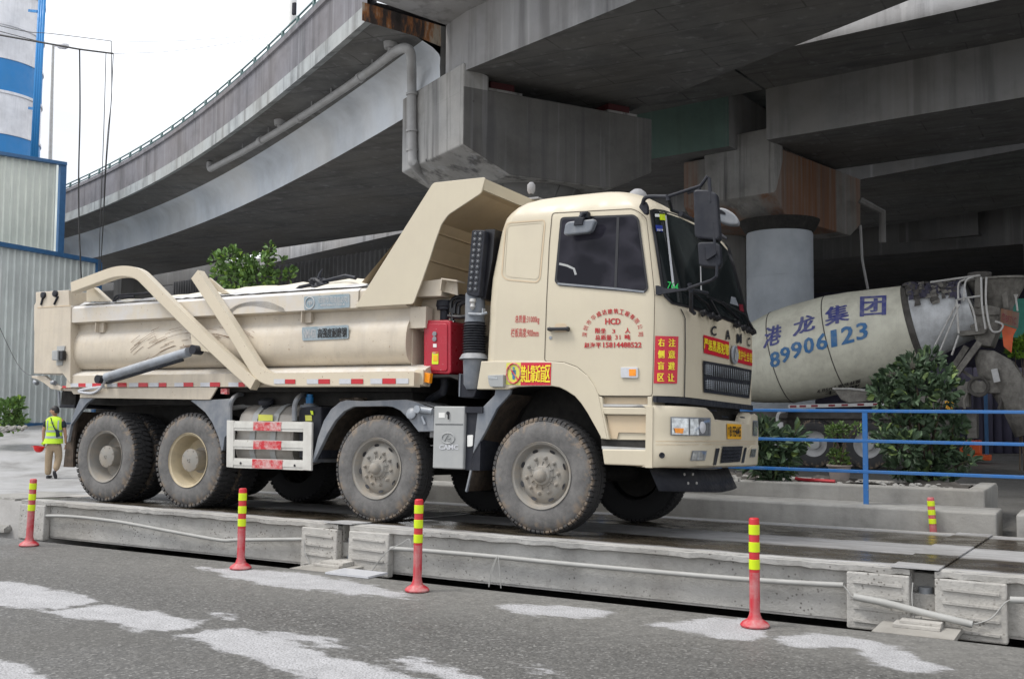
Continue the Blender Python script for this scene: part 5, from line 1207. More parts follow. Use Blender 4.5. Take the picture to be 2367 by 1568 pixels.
# ---- front fender, steps, lamp and warning banner
fo = [(1102, 899), (1112, 834), (1183, 833.5), (1258, 834), (1303, 837), (1333, 848), (1358, 868), (1373, 890), (1383.5, 914), (1403.5, 1015), (1390, 1013), (1383.5, 1000), (1373.5, 982), (1358.5, 955), (1343.5, 932), (1328.5, 915), (1308.5, 902), (1293.5, 894.7), (1276, 891.7), (1233, 891.7), (1195, 893), (1183, 896), (1172, 899.5)]
fe = plate('fender', fo, -.012, .06, 'beige', TK, .008)
arch = [(1390, 1016), (1383.5, 1000), (1373.5, 982), (1358.5, 955), (1343.5, 932), (1328.5, 915), (1308.5, 902), (1293.5, 894.7), (1276, 891.7), (1233, 891.7), (1195, 893), (1172, 899.5), (1150, 935), (1120, 1000)]
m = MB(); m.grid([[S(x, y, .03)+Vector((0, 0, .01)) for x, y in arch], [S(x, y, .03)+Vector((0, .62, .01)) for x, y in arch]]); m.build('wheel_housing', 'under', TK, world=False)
fl = plate('work_lamp', [q2(2140, 1118), q2(2152, 1112), q2(2285, 1108), q2(2285, 1222), q2(2165, 1222), q2(2150, 1190)], -.06, .05, 'greymetal', fe, .006)
plate('lens', [q2(2150, 1126), q2(2232, 1126), q2(2232, 1148), q2(2152, 1148)], -.063, .004, 'lens', fl)
m = MB(); m.prism([S(x, y, -.016) for x, y in [(1170.5, 838), (1204, 837.5), (1203, 889.5), (1169.5, 888)]], (0, .003, 0)); b_ = m.build('warning_sign', 'ygreen', fe, world=False)
m = MB(); c = S(1187, 862.5, -.020)
ring_ = [c+Vector((math.cos(a)*.076, 0, math.sin(a)*.095)) for a in [i*math.pi/14 for i in range(28)]]; m.tube(ring_, .009, 5, closed=True); m.tube([c+Vector((-.055, 0, .066)), c+Vector((.055, 0, -.066))], .007, 5); m.build('prohibition_ring', 'redworn', b_, world=False)
m = MB(); m.box(c+Vector((-.012, -.0, -.055)), c+Vector((.014, .002, .035))); m.lathe(c+Vector((0, 0, .052)), (0, -1, 0), [(0, .012), (.002, .012), (.002, .001)], 10); m.box(c+Vector((-.022, 0, -.01)), c+Vector((.024, .002, .033))); m.build('figure', 'bluenum', b_, world=False)
m = MB(); m.prism([S(x, y, -.016) for x, y in [(1204, 837.5), (1274, 837.5), (1272.5, 889.5), (1203, 889.5)]], (0, .003, 0)); b_ = m.build('warning_banner', 'stickred', fe, world=False)
m = MB(); hf = lambda x, y: S(x, y, -.021); chars(m, '禁止靠近盲区', (1204, 844), (1272, 843), (1271, 883), (1203, 882), hf, .03, .02); m.build('lettering', 'yellow', b_, world=False)
sp_ = plate('step_panel', [(1383.5, 915), (1507, 915), (1507, 1016), (1403.5, 1015)], .05, .03, 'beige', TK)
plate('step_ledge', [q6(835, 232), q6(1290, 238), q6(1286, 305), q6(852, 298)], -.005, .3, 'beige', sp_, .008)
plate('step_side', [q6(800, 130), q6(835, 140), q6(850, 300), q6(900, 530), q6(880, 530), q6(820, 525)], -.004, .10, 'beige', sp_, .006)
plate('step_post', [q6(1252, 135), q6(1296, 135), q6(1292, 240), q6(1252, 235)], -.003, .1, 'beige', sp_, .004)
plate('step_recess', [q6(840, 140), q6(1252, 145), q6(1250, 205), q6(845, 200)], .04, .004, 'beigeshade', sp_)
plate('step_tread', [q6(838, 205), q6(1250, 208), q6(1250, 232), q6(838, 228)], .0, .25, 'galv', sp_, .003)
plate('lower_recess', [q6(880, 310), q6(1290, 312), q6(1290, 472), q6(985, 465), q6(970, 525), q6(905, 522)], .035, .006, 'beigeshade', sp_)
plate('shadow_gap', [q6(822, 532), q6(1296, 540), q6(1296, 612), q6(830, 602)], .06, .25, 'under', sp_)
ls = plate('lower_step', [q6(830, 618), q6(1296, 625), q6(1296, 780), q6(1250, 778), q6(850, 762)], -.008, .32, 'beige', TK, .012)
plate('tread', [q6(828, 592), q6(1296, 612), q6(1296, 630), q6(832, 620)], .0, .3, 'galv', ls)
# grey mud panel and brown flap behind the front wheel
M['mudpan'] = M['greyplastic']
m = MB(); P = [(1145, 899), (1181, 899), (1178, 910), (1148, 944), (1120, 1000), (1093, 1048), (1104, 948), (1113, 943), (1143, 912)]; m.prism([S(x, y, .02) for x, y in P], (0, .04, 0)); m.build('mudguard', 'greyplastic', TK, world=False, bevel=.006)
m = MB(); m.grid([[S(x, y, .04) for x, y in [(1178, 910), (1148, 944), (1120, 1000), (1095, 1046)]], [S(x, y, .04)+Vector((0.02, .45, 0)) for x, y in [(1178, 910), (1148, 944), (1120, 1000), (1095, 1046)]]]); m.build('mudguard_inner', 'brownflap', TK, world=False)
m = MB(); P = [lt(1094, 1042, Y=.05), lt(1092, 1090, Y=.05), lt(1078, 1134, Y=.05)]; m.grid([[p for p in P], [p+Vector((.02, .42, 0)) for p in P]]); m.build('mud_flap', 'brownflap', TK, world=False, solid=.015)
plate('flap_edge', [(1093, 1046), (1098, 1040), (1088, 1095), (1078, 1136), (1075, 1134), (1085, 1090)], .03, .03, 'greyplastic')

# ---- between cab and body: intake, tank, battery box
m = MB(); P = [(1090.5, 531), (1121, 531), (1107, 684), (1100, 686), (1078, 680), (1078, 672)]
m.prism([S(x, y, -.02) for x, y in smooth_poly(P, 5)], (0, .20, 0)); ib = m.build('air_intake', 'black', TK, world=False, bevel=.01)
m = MB(); P = [(1121, 530), (1144, 529), (1138, 600), (1122, 690), (1104, 690)]; m.prism([S(x, y, .06) for x, y in P], (0, .30, 0)); m.build('intake_duct', 'blackgl', ib, world=False)
m = MB(); m2 = MB()
for i in range(11):
    t = i/10; 
    for (xa, xb) in ((1099, 1087), (1111, 1099)):
        x = xa+(xb-xa)*t; y = 540+t*128; c = S(x, y, -.0225); m.lathe(c, (0, -1, 0), [(0, .025), (.001, .025), (.001, .001)], 12)
        for a in range(3): v = Vector((math.cos(a*math.pi/3+.3), 0, math.sin(a*math.pi/3+.3)))*.02; m2.tube([c-v+Vector((0, -.004, 0)), c+v+Vector((0, -.004, 0))], .003, 4)
m.build('intake_holes', 'blackgl', ib, world=False); m2.build('intake_vanes', 'greyplastic', ib, world=False)
neck = S(1098, 715, .10); m = MB(); ax = (S(1095, 865, .1)-neck).normalized(); Lb = (S(1097, 865, .1)-neck).length
pr = [(-.16, .10), (.05, .10), (.10, .098), (.13, .105)]; 
for i in range(11): h = .15+i*.026; pr += [(h, .100), (h+.013, .122)]
pr2 = [(.44, .10), (.45, .12), (.50, .15), (.505, .11), (.75, .10), (.80, .07), (.80, .001)]
m.lathe(neck, ax, pr[:4], 24); m.build('neck', 'greyplastic', ib, world=False)
m = MB(); m.lathe(neck, ax, pr[3:]+[(.44, .10)], 24); m.build('bellows', 'black', ib, world=False)
m = MB(); m.lathe(neck, ax, pr2, 24); m.build('boot', 'greyplastic', ib, world=False)
m = MB(); m.lathe(S(1093, 690, -.01), (0, 0, -1), [(0, .03), (.03, .035), (.05, .02), (.08, .028), (.11, .01), (.115, .001)], 12); m.build('drain_valve', 'galv', ib, world=False)
m = MB(); m.tube([S(1126, 722, 0), S(1112, 726, -.03), S(1083, 725, .0)], .012, 6); m.box(S(1114, 712, -.03), S(1122, 728, .02)); m.build('clamp', 'steel', ib, world=False)
hs_ = MB()
for pts in (((1042, 722), (1044, 695), (1062, 684), (1086, 688)), ((1050, 724), (1053, 700), (1068, 692), (1086, 694)), ((1060, 726), (1062, 706), (1075, 698), (1088, 698)), ((1036, 730), (1062, 732), (1080, 730)), ((1046, 712), (1046, 740), (1050, 745))):
    hs_.tube(bez([S(x, y, .2) for x, y in pts], 5), .022, 8)
hs_.build('hoses', 'blackgl', TK, world=False)
m = MB(); m.lathe(S(1028, 739, .25), (0, 0, 1), [(0, .05), (.10, .05), (.105, .085), (.13, .085), (.14, .095), (.20, .09), (.20, .001)], 20); m.build('filler_neck', 'black', TK, world=False)
a = S(979, 739, .12); b_ = S(1042, 865, .12); m = MB(); P = smooth_poly([(979, 739), (1042, 739), (1042, 865), (979, 862)], 10, 4); m.prism([S(x, y, .12) for x, y in P], (0, .35, 0)); rt = m.build('hydraulic_oil_tank', 'red', TK, world=False, bevel=.015)
m = MB(); P = smooth_poly([(984, 746), (1034, 746), (1034, 858), (984, 856)], 8, 4); m.prism([S(x, y, .108) for x, y in P], (0, .02, 0)); m.build('tank_panel', 'red', rt, world=False, bevel=.01)
m = MB(); m.lathe(S(1005, 771, .105), (0, -1, 0), [(0, .025), (.01, .025), (.012, .001)], 14); m.lathe(S(1005, 783, .105), (0, -1, 0), [(0, .025), (.01, .025), (.012, .001)], 14); m.build('sight_glass', 'greyplastic', rt, world=False)
plate('tank_label', [(1001, 794), (1009, 794), (1009, 802), (1001, 802)], .104, .003, 'white', rt)
tl_ = plate('tank_label', smooth_poly([(999, 813), (1013, 813), (1013, 841), (998, 841)], 2), .104, .003, 'bollyel', rt)
plate('label_head', [(1000, 813.5), (1012, 813.5), (1012, 816.5), (1000, 816.5)], .101, .002, 'redworn', tl_); plate('label_print', [(1001, 820), (1011, 820), (1011, 834), (1001, 834)], .101, .002, 'plate', tl_)
lbox('tank_rear', S(1044, 865, .3), S(1076, 742, .9), 'darkred', rt)
m = MB(); m.prism([S(x, y, .10) for x, y in [(985, 865), (1040, 865), (1110, 868), (1110, 880), (1060, 878), (1040, 870), (985, 872)]], (0, .5, 0)); m.build('tank_shelf', 'under', rt, world=False)
bb = plate('battery_box', smooth_poly([(1059, 862), (1090, 866), (1108, 884), (1095, 918), (1065, 918), (1058, 912)], 4), .06, .3, 'black', TK, .01); 
m = MB(); m.bar(S(1064, 864, .055), S(1062, 916, .055), .012, .01, (0, 1, 0)); m.build('box_seam', 'greyplastic', bb, world=False)
m = MB(); m.tube([S(1027, 870, .3), S(1028, 890, .3), S(1024, 905, .3), S(1012, 912, .4), S(990, 925, .5)], .045, 10); m.build('suction_pipe', 'black', TK, world=False)
# grey tool box with badge
m = MB(); P = [(1003, 938), (1074, 938.5), (1070, 1084), (999.5, 1081)]; m.prism([S(x, y, -.01) for x, y in P], (0, .42, 0)); tb = m.build('tool_box', 'greymetal', TK, world=False, bevel=.012)
m = MB(); a = S(1074, 939, -.01); m.box((a.x+.002, .0, a.z-.06), (a.x+.20, .40, a.z-.0)); m.box((a.x+.002, .03, a.z-.62), (a.x+.17, .38, a.z-.06)); m.build('box_side', 'black', tb, world=False)
plate('lid_line', [(1006, 979), (1070, 979.5), (1070, 981), (1006, 980.5)], -.014, .003, 'black', tb)
plate('sticker', [(1014, 953), (1028, 953), (1028, 965), (1014, 965)], -.014, .003, 'white', tb)
m = MB(); m.lathe(S(1036, 954, -.012), (0, -1, 0), [(0, .018), (.01, .018), (.012, .001)], 12); m.bar(S(1036, 954, -.02), S(1036.5, 968, -.02), .012, .012, (0, 1, 0)); m.build('latch', 'blackgl', tb, world=False)
m = MB(); c = S(1036, 1012, -.012); R2_ = [c+Vector((math.cos(a)*.075, -.002, math.sin(a)*.052)) for a in [i*math.pi/12 for i in range(24)]]; m.tube(R2_, .006, 5, closed=True); m.tube([c+Vector((-.045, -.002, -.028)), c+Vector((0, -.002, .038)), c+Vector((.03, -.002, 0)), c+Vector((-.01, -.002, -.01)), c+Vector((.035, -.002, -.032))], .006, 5); m.build('embossed_badge', 'greymetal', tb, world=False)
m = MB(); letter(m, 'CAMC', rect(1015, 1027, 1059, 1038), lambda x, y: S(x, y, -.014), 0, .03); m.build('embossed_letters', 'retrow', tb, world=False)
plate('reflector', smooth_poly([(1080, 1005), (1093, 1004), (1092, 1030), (1080, 1032)], 3), .02, .03, 'white', tb)

# ---- mudguard over the second axle
go_ = [(720.5, 1068), (734, 1012), (748, 972), (765, 945), (786, 928), (800, 924), (837, 926), (900, 924), (939, 923), (960, 928), (978, 936), (1002, 944), (1003, 996), (967, 997), (942, 965), (925, 948), (908, 940), (892, 938), (817, 939), (795, 950), (774, 972), (757, 1000), (739, 1037), (724, 1068)]
mg = plate('mudguard', go_, -.0, .05, 'greyplastic', TK, .006)
gi = [(721, 1068), (739, 1037), (757, 1000), (774, 972), (795, 950), (817, 939), (892, 938), (908, 940), (925, 948), (942, 965), (967, 997)]
m = MB(); m.grid([[S(x, y, .04)+Vector((0, 0, .012)) for x, y in gi], [S(x, y, .04)+Vector((0, .55, .012)) for x, y in gi]]); m.build('mudguard_lining', 'brownflap', mg, world=False)
gt2 = [(721, 1068), (734, 1012), (748, 972), (765, 945), (786, 928), (800, 924), (837, 926), (939, 923), (960, 928), (1002, 940)]
m = MB(); m.grid([[S(x, y, .03) for x, y in gt2], [S(x, y, .03)+Vector((0, .55, 0)) for x, y in gt2]]); m.build('mudguard_top', 'greyplastic', mg, world=False)
m = MB(); R = random.Random(8)
for i in range(26):
    p = S(R.uniform(792, 838), 923, .05+R.uniform(0, .4)); r = R.uniform(.02, .05); m.lathe(p, (R.uniform(-.3, .3), R.uniform(-.3, .3), 1), [(-r, r*.7), (0, r*1.4), (r*.5, r*.5), (r*.5, .001)], 6)
m.build('caked_mud', 'brownflap', mg, world=False)['kind'] = 'stuff'
m = MB(); m.lathe(S(951, 955, -.01), (0, -1, .2), [(0, .06), (.01, .06), (.02, .045), (.025, .001)], 16); m.tube([S(968, 945, -.02), S(1000, 950, .0)], .035, 10); m.lathe(S(967, 945, -.03), (0, -1, 0), [(0, .04), (.03, .04), (.032, .001)], 12); m.tube([S(975, 962, -.02), S(982, 980, -.02)], .012, 6); m.build('air_fitting', 'steel', mg, world=False)

# ---- fuel tank, guard rail
rows = []
prof = [(.10, .50), (.06, .56), (.05, .65), (.06, .80), (.10, .90), (.20, .97), (.34, 1.0), (.60, 1.0), (.68, .9), (.70, .6), (.62, .50), (.4, .46), (.2, .46)]
tx0, tx1 = S(545, 1000, .06).x, S(676, 1000, .06).x; sc_t = (S(600, 933, .3).z-.22)/(1-.22)
P2 = [(y, .22+(z-.22)*sc_t) for y, z in prof]
m = MB(); XS = [tx0, tx0+.03, tx1-.03, tx1]; R_ = []
for i, x in enumerate(XS):
    k = .94 if i in (0, 3) else 1; R_.append([(x, .38+(y-.38)*k, .6+(z-.6)*k) for y, z in P2+[P2[0]]])
m.grid(R_); m.add([p for p in R_[0][:-1]], [tuple(range(13))]); m.add([p for p in R_[-1][:-1]], [tuple(range(13))]); ft = m.build('fuel_tank', 'tank', TK, world=False, sharp=30)
for px in (560, 607):
    m = MB(); x = S(px, 1000, .05).x+.12
    m.grid([[(x+dx, .38+(y-.38)*1.03, .6+(z-.6)*1.02) for y, z in P2+[P2[0]]] for dx in (0, .08)]); m.build('tank_strap', 'greymetal', ft, world=False, sharp=30)
m = MB(); c = S(617, 934, .22); m.lathe(c-Vector((0, 0, .05)), (.1, -.3, 1), [(0, .05), (.05, .05), (.06, .085), (.09, .09), (.11, .08), (.115, .001)], 20); m.build('filler_cap', 'black', ft, world=False)
plate('label', [(597, 957), (630, 958), (630, 972), (597, 972)], .045, .004, 'ygreen', ft)
ut = MB(); P = smooth_poly([(690, 946), (700, 940), (742, 938), (742, 1060), (690, 1060)], 6); ut.prism([S(x, y, .08) for x, y in P], (0, .5, 0)); ut = ut.build('additive_tank', 'black', TK, world=False, bevel=.02)
m = MB(); c = S(715, 942, .2); m.lathe(c, (0, 0, 1), [(0, .10), (.03, .10), (.035, .06), (.05, .06)], 20); m.build('cap_collar', 'greyplastic', ut, world=False)
m = MB(); m.lathe(c+Vector((0, 0, .05)), (0, 0, 1), [(0, .04), (.07, .045), (.075, .035), (.10, .035), (.10, .001)], 14); m.build('blue_cap', 'siloblue', ut, world=False)
plate('label', [(705, 959), (720, 959), (721, 972), (706, 972)], .072, .004, 'ygreen', ut); plate('label', [(717, 948), (723, 949), (724, 958), (719, 957)], .06, .004, 'bollyel', ut)
for x0, x1 in ((530, 560), (679, 708)):
    m = MB(); Pp = bez([S(x0+2, 972, .02), S(x0+2, 940, .02), S(x0+8, 922, .03), S(x1-8, 911, .2), S(x1+10, 911, .4)], 5); m.tube(Pp, .028, 8); m.build('tank_hoop', 'greyplastic', ft, world=False)
m = MB(); m.tube([S(540, 942, .3), S(600, 934, .35), S(700, 924, .4), S(768, 922, .45)], .03, 8); m.build('air_pipe', 'galv', TK, world=False)
g_ = thing.__call__ if 0 else None
gd = MB()
def gbar(q): gd.prism([S(x, y, -.03) for x, y in q], (0, .03, 0))
z1 = (978-784); 
gbar([(524, 970.5), (540, 971), (538.5, 1080), (523, 1078.5)])
gr_ = gd.build('side_guard', 'guard', TK, world=False, bevel=.004); gd = MB(); gbar([(701, 973.5), (720.5, 975), (719, 1087), (699, 1085.5)]); gd.build('guard_post', 'guard', gr_, world=False, bevel=.004)
for (ya, yb, yc, yd) in ((972, 994, 997.5, 974), (1015, 1036.5, 1041, 1018.5), (1057.5, 1080, 1086, 1062.5)):
    m = MB(); m.prism([S(x, y, -.02) for x, y in [(539, ya), (702, yd), (701, yc), (538, yb)]], (0, .018, 0))
    h = lambda f: ya+(yb-ya)*f; h2 = lambda f: yd+(yc-yd)*f
    m.prism([S(x, y, -.027) for x, y in [(539, h(.22)), (702, h2(.22)), (701, h2(.72)), (538, h(.72))]], (0, .01, 0)); rb = m.build('guard_rail', 'guard', gr_, world=False)
    xa, xb = (586, 650) if ya < 1050 else (583, 653); u = (xa-539)/163; v = (xb-539)/163; g1 = lambda t, f: (ya+(yd-ya)*t)*(1-f)+(yb+(yc-yb)*t)*f
    m = MB(); m.prism([S(x, y, -.0305) for x, y in [(xa, g1(u, .06)), (xb, g1(v, .06)), (xb-1, g1(v, .96)), (xa-1, g1(u, .96))]], (0, .004, 0)); m.build('red_mark', 'redworn2' if 'redworn2' in M else 'redworn', rb, world=False)
m = MB()
for x, y in ((556, 1069.5), (681, 1075)): m.lathe(S(x, y, -.031), (0, -1, 0), [(0, .014), (.002, .014), (.002, .001)], 12)
m.build('bolt_holes', 'blackgl', gr_, world=False)

# ---- dump body
X0, X1, XS1 = S(163, 748).x, S(938, 704).x, S(981, 865).x
sec = [(.12, 2.47), (.03, 2.44), (0, 2.41), (0, 2.235), (.03, 2.22), (.10, 2.215), (.105, 2.15), (.085, 2.10), (.045, 2.03), (.025, 1.95), (.02, 1.85), (.025, 1.78), (.05, 1.71), (.10, 1.655), (.16, 1.63)]
def bodysec(sec, xa, xb, n=30): return [[(xa+(xb-xa)*i/n, y, z) for y, z in sec] for i in range(n+1)]
m = MB(); m.grid(bodysec(sec, X0, X1)); m.grid(bodysec([(2.5-y, z) for y, z in sec], X0, X1, 2)); db = m.build('dump_body', 'body', TK, world=False, sharp=35)
M['railpaint'] = weathered('dusty_rail_paint', (.58, .51, .40), (.56, .56, .58), .85, .3, .5, 2.2, spots=(.3, .2, .12), dust=(.62, .62, .63), dustamt=.95, dent=.5)
rl_ = MB(); rl_.grid(bodysec([(.12, 2.47), (.03, 2.445), (-.015, 2.41), (-.015, 2.23), (.05, 2.218)], X0-.02, S(830, 700).x, 12)); rl_.build('top_rail', 'railpaint', db, world=False, sharp=35)
sk = [(.20, 1.63), (.155, 1.627), (.03, 1.575), (.0, 1.55), (-.005, 1.40), (.1, 1.395)]
m = MB(); m.grid(bodysec(sk, X0+.0, XS1, 20)); m.add([(XS1, y, z) for y, z in sk], [tuple(range(6))]); m.grid(bodysec([(2.5-y, z) for y, z in sk], X0, XS1, 2)); m.build('lower_skirt', 'body', db, world=False, sharp=35)
fr = [(y, z) for y, z in sec]+[(2.5-y, z) for y, z in sec[::-1]]
m = MB(); m.add([(X1, y, z) for y, z in fr], [tuple(range(len(fr)))]); m.box((X1+.002, .13, 1.62), (X1+.012, 2.37, 2.5)); a = S(1393/4+591.7, 820, .1)
m.box((X1+.0, .08, 2.0), (X1+.20, .20, 2.22)); m.box((X1+.02, .25, 1.99), (X1+.45, 2.2, 2.32)); m.build('front_wall', 'body', db, world=False)
m = MB(); m.box((X0, .15, 1.35), (X1, 2.35, 1.63)); m.build('floor', 'under', db, world=False)
# rear corner column and tailgate
rc = [q1(330, 346), q1(635, 326), q1(640, 470), q1(655, 480), q1(652, 640), q1(648, 1190), q1(580, 1100), q1(312, 1098), q1(316, 705), q1(312, 700), q1(314, 470), q1(330, 440)]
m = MB(); m.prism([S(x, y, -.03) for x, y in rc], (0, .34, 0)); col_ = m.build('corner_column', 'body', db, world=False, bevel=.02)
m = MB(); m.prism([S(x, y, 2.2) for x, y in []] or [S(x, y, -.03)+Vector((0, 2.22, 0)) for x, y in rc], (0, .34, 0)); m.build('corner_column', 'body', db, world=False)
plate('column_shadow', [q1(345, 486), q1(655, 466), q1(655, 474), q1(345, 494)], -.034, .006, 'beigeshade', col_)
m = MB(); a = S(*q1(332, 1098), Y=.3); m.box((a.x-.02, .3, 1.62), (a.x+.10, 2.2, 2.55)); m.build('tailgate', 'body', db, world=False)
for (p, q, c_) in (((395, 400), (378, 465), (408, 375)), ((535, 385), (500, 460), (518, 362))):
    m = MB(); m.tube([S(*q1(*p), Y=-.04), S(*q1(*q), Y=-.04)], .014, 6); m.lathe(S(*q1(*c_), Y=-.03), (0, -1, 0), [(0, .045), (.03, .04), (.035, .001)], 12); m.build('hinge_pin', 'black', col_, world=False)
tlp = plate('marker_lamp', [q1(478, 885), q1(530, 880), q1(530, 978), q1(476, 974)], -.12, .09, 'greymetal', col_, .01)
plate('lens', [q1(534, 890), q1(578, 885), q1(572, 972), q1(530, 975)], -.10, .06, 'blackgl', tlp, .01); plate('lamp_bracket', [q1(526, 845), q1(598, 842), q1(570, 1022), q1(520, 1022)], -.045, .015, 'greymetal', tlp)
plate('tailgate_hook', [q1(290, 1120), q1(410, 1118), q1(470, 1170), q1(570, 1225), q1(560, 1255), q1(470, 1240), q1(410, 1190), q1(340, 1150), q1(292, 1138)], .02, .05, 'body', db, .006)
m = MB(); m.tube([S(*q1(320, 1170), Y=.05), S(*q1(345, 1190), Y=.05)], .03, 8); m.tube([S(*q1(480, 1180), Y=.0), S(*q1(510, 1185), Y=.0)], .03, 8); m.build('hook_pin', 'steel', db, world=False)
# stubs under the top rail
for p in ((905, 650), (2100/2, 0)):
    if p[1]: m = MB(); a = S(*q1(893, 628), Y=.02); m.box((a.x, .0, a.z-.12), (a.x+.012, .1, a.z)); m.box((a.x, .05, a.z-.12), (a.x+.1, .1, a.z)); m.build('rail_stub', 'body', db, world=False)
a = S(*q2(430, 520), Y=.02); m = MB(); m.box((a.x, .0, a.z-.13), (a.x+.012, .1, a.z)); m.box((a.x, .05, a.z-.13), (a.x+.1, .1, a.z)); m.build('rail_stub', 'body', db, world=False)
# hood over the cab: side wing, roof sheet, headboard
wg = smooth_poly([(820, 710), (1001, 422), (1122, 409), (1112, 446), (1036, 496), (1020, 518), (1004, 562), (995, 592), (974, 652), (955, 702)], 6, 3)
hd = plate('hood_wing', wg, -.02, .02, 'beige', db, .004)
m = MB(); m.prism([S(x, y, -.02)+Vector((0, 2.52, 0)) for x, y in wg], (0, .02, 0)); m.build('hood_wing', 'beige', db, world=False)
HP = [(-5.41, 3.47), (-5.435, 3.35), (-5.50, 3.34), (-6.02, 3.10), (-6.12, 2.86), (-6.2, 2.5), (X1+.01, 2.24)]
m = MB(); m.grid([[(x, y, z) for x, z in HP] for y in (0.0, 1.25, 2.5)], 0, False); m.grid([[(-5.41, y, 3.47), (-6.0, y, 3.49), (-6.16, y, 3.2), (-6.9, y, 2.5)] for y in (0, 2.5)], 0, False)
M['bodyin'] = weathered('hood_underside_shaded', (.50, .39, .25), (.36, .28, .19), .5, .2, .6, 2)  # darker copy of the beige, shade beneath the hood put into colour
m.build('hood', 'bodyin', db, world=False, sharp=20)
m = MB(); m.box((-5.432, .005, 3.352), (-5.405, 2.49, 3.472)); m.build('hood_lip', 'beige', db, world=False)
m = MB(); m.bar((-6.06, .03, 3.0), (-6.06, 2.47, 3.0), .03, .02); m.bar((-6.155, .03, 2.72), (-6.155, 2.47, 2.72), .03, .02); m.build('hood_ribs', 'bodyin', db, world=False)
a, b_ = S(974, 652, .12), S(1018, 683, .12)
m = MB(); m.prism([S(x, y, .08) for x, y in [(968, 651), (1022, 644), (1020, 684), (960, 685)]], (0, .16, 0)); hb_ = m.build('support_bracket', 'body', db, world=False, bevel=.006)
m = MB(); m.prism([S(x, y, .02) for x, y in [(1020, 642), (1022, 642), (1018, 670), (1016, 670)]], (0, .3, 0)); m.prism([S(x, y, .10) for x, y in [(1020, 642), (1057, 649), (1058, 682), (1018, 672)]], (0, .015, 0)); m.prism([S(x, y, -.02) for x, y in [(1020, 642), (1057, 647), (1057, 650), (1020, 645)]], (0, .15, 0)); m.build('bracket_channel', 'body', hb_, world=False)
m = MB(); c = Vector((-5.42, 1.0, 3.47)); m.lathe(c+Vector((0, 0, .06)), (0, 0, 1), [(0, .025), (.04, .045), (.10, .045), (.13, .02), (.135, .001)], 12); m.box(c-Vector((.1, .02, 0)), c+Vector((.1, .12, .02))); m.build('beacon', 'domecover', db, world=False)
# tarpaulin over the load
m = MB(); R = random.Random(2); rows = []; N = 46
for i in range(N+1):
    x = X0-.0+(S(862, 640, .8).x+.35-X0)*i/N; r = []
    for j in range(17):
        t = j/16; y = .10+2.3*t; z = 2.455+.26*math.sin(math.pi*t)**.75*(1.0-.42*max(0, (x-(-9.2))/-2.4 if x < -9.2 else 0))+(.02 if t in (0, 1) else R.uniform(-.012, .014)+.012*math.sin(x*9+t*5))
        r.append((x, y, z))
    rows.append(r)
m.grid(rows); m.build('load_tarpaulin', 'tarp', TK, world=False, sharp=80)
m = MB(); rows = []
for i in range(61): x = X0+.1+(S(905, 665, 0).x-.25-X0)*i/60; rows.append([(x, .03+R.uniform(-.01, .01), 2.462+R.uniform(-.006, .008)), (x, .115, 2.50+R.uniform(-.01, .01))])
m.grid(rows); m.build('tarpaulin_hem', 'retrow' if 0 else 'cloth', TK, world=False)
m = MB()
kn = S(735, 652, .3)
for i in range(9):
    a_ = R.uniform(0, 6.28); P = [kn+Vector((R.uniform(-.13, .13), R.uniform(-.05, .05), R.uniform(-.06, .05))) for _ in range(4)]; m.tube(bez(P, 4), R.uniform(.014, .03), 6)
m.tube([kn, kn+Vector((.03, 0, .10)), kn+Vector((.07, 0, .16))], [.03, .02, .004], 6); m.tube([kn+Vector((.05, 0, .0)), kn+Vector((.35, .05, .06)), S(822, 642, .3)], .022, 6); m.tube([kn-Vector((.1, 0, .02)), kn-Vector((.22, .05, .05)), kn-Vector((.27, .08, .1))], .02, 6)
m.build('knotted_strap', 'black', TK, world=False)
m = MB(); kn = S(285, 680, .12); m.tube(bez([S(262, 697, .08), S(270, 683, .08), S(300, 680, .1), S(345, 676, .15)], 5), .014, 6); m.tube([S(262, 697, .08), S(275, 686, .08), S(310, 685, .1)], .016, 6); m.build('tie_strap', 'black', TK, world=False)
# lift arms of the cover and their ram
def arm(name, pts, w_, Y, parent=TK, th=.11):
    P = bez([S(x, y, Y) for x, y in pts], 5); m = MB(); N = len(P); rows = []
    for i, p in enumerate(P):
        t = P[min(i+1, N-1)]-P[max(i-1, 0)]; t.y = 0; t.normalize(); n = Vector((-t.z, 0, t.x))*w_/2
        rows.append([p+n, p-n, p-n+Vector((0, th, 0)), p+n+Vector((0, th, 0)), p+n])
    m.grid(rows, 0, False); m.add(rows[0][:4], [(0, 1, 2, 3)]); m.add(rows[-1][:4], [(0, 1, 2, 3)])
    return m.build(name, 'arm', parent, world=False, bevel=.012)
a1 = arm('cover_arm', [(164, 664), (215, 645), (262, 629), (295, 627), (318, 634), (336, 650), (375, 690), (450, 764), (520, 830), (584, 888)], .135, -.15)
a2 = arm('cover_arm', [(449, 634), (478, 678), (530, 757), (578, 835), (596, 861), (622, 875), (660, 878), (800, 877), (957, 876.5)], .145, -.13)
plate('gusset', [(440, 765), (485, 813), (463, 810), (443, 795)], -.14, .05, 'arm', a1)
plate('arm_gusset', [q1(800, 310), q1(850, 300), q1(985, 430), q1(800, 432)], .06, .03, 'arm', db); plate('arm_gusset', [q1(1935, 212), q1(2110, 358), q1(2060, 362), q1(1930, 300)], .06, .03, 'arm', db)
plate('gusset_edge', [q1(850, 300), q1(862, 300), q1(1000, 428), q1(985, 432)], .03, .08, 'arm', db)
m = MB(); p, q = S(452, 808, -.17), S(232, 876, -.12); d_ = (q-p); m.tube([p+d_*.07, p+d_*.93], .058, 16); ram = m.build('hydraulic_ram', 'steel', TK, world=False)
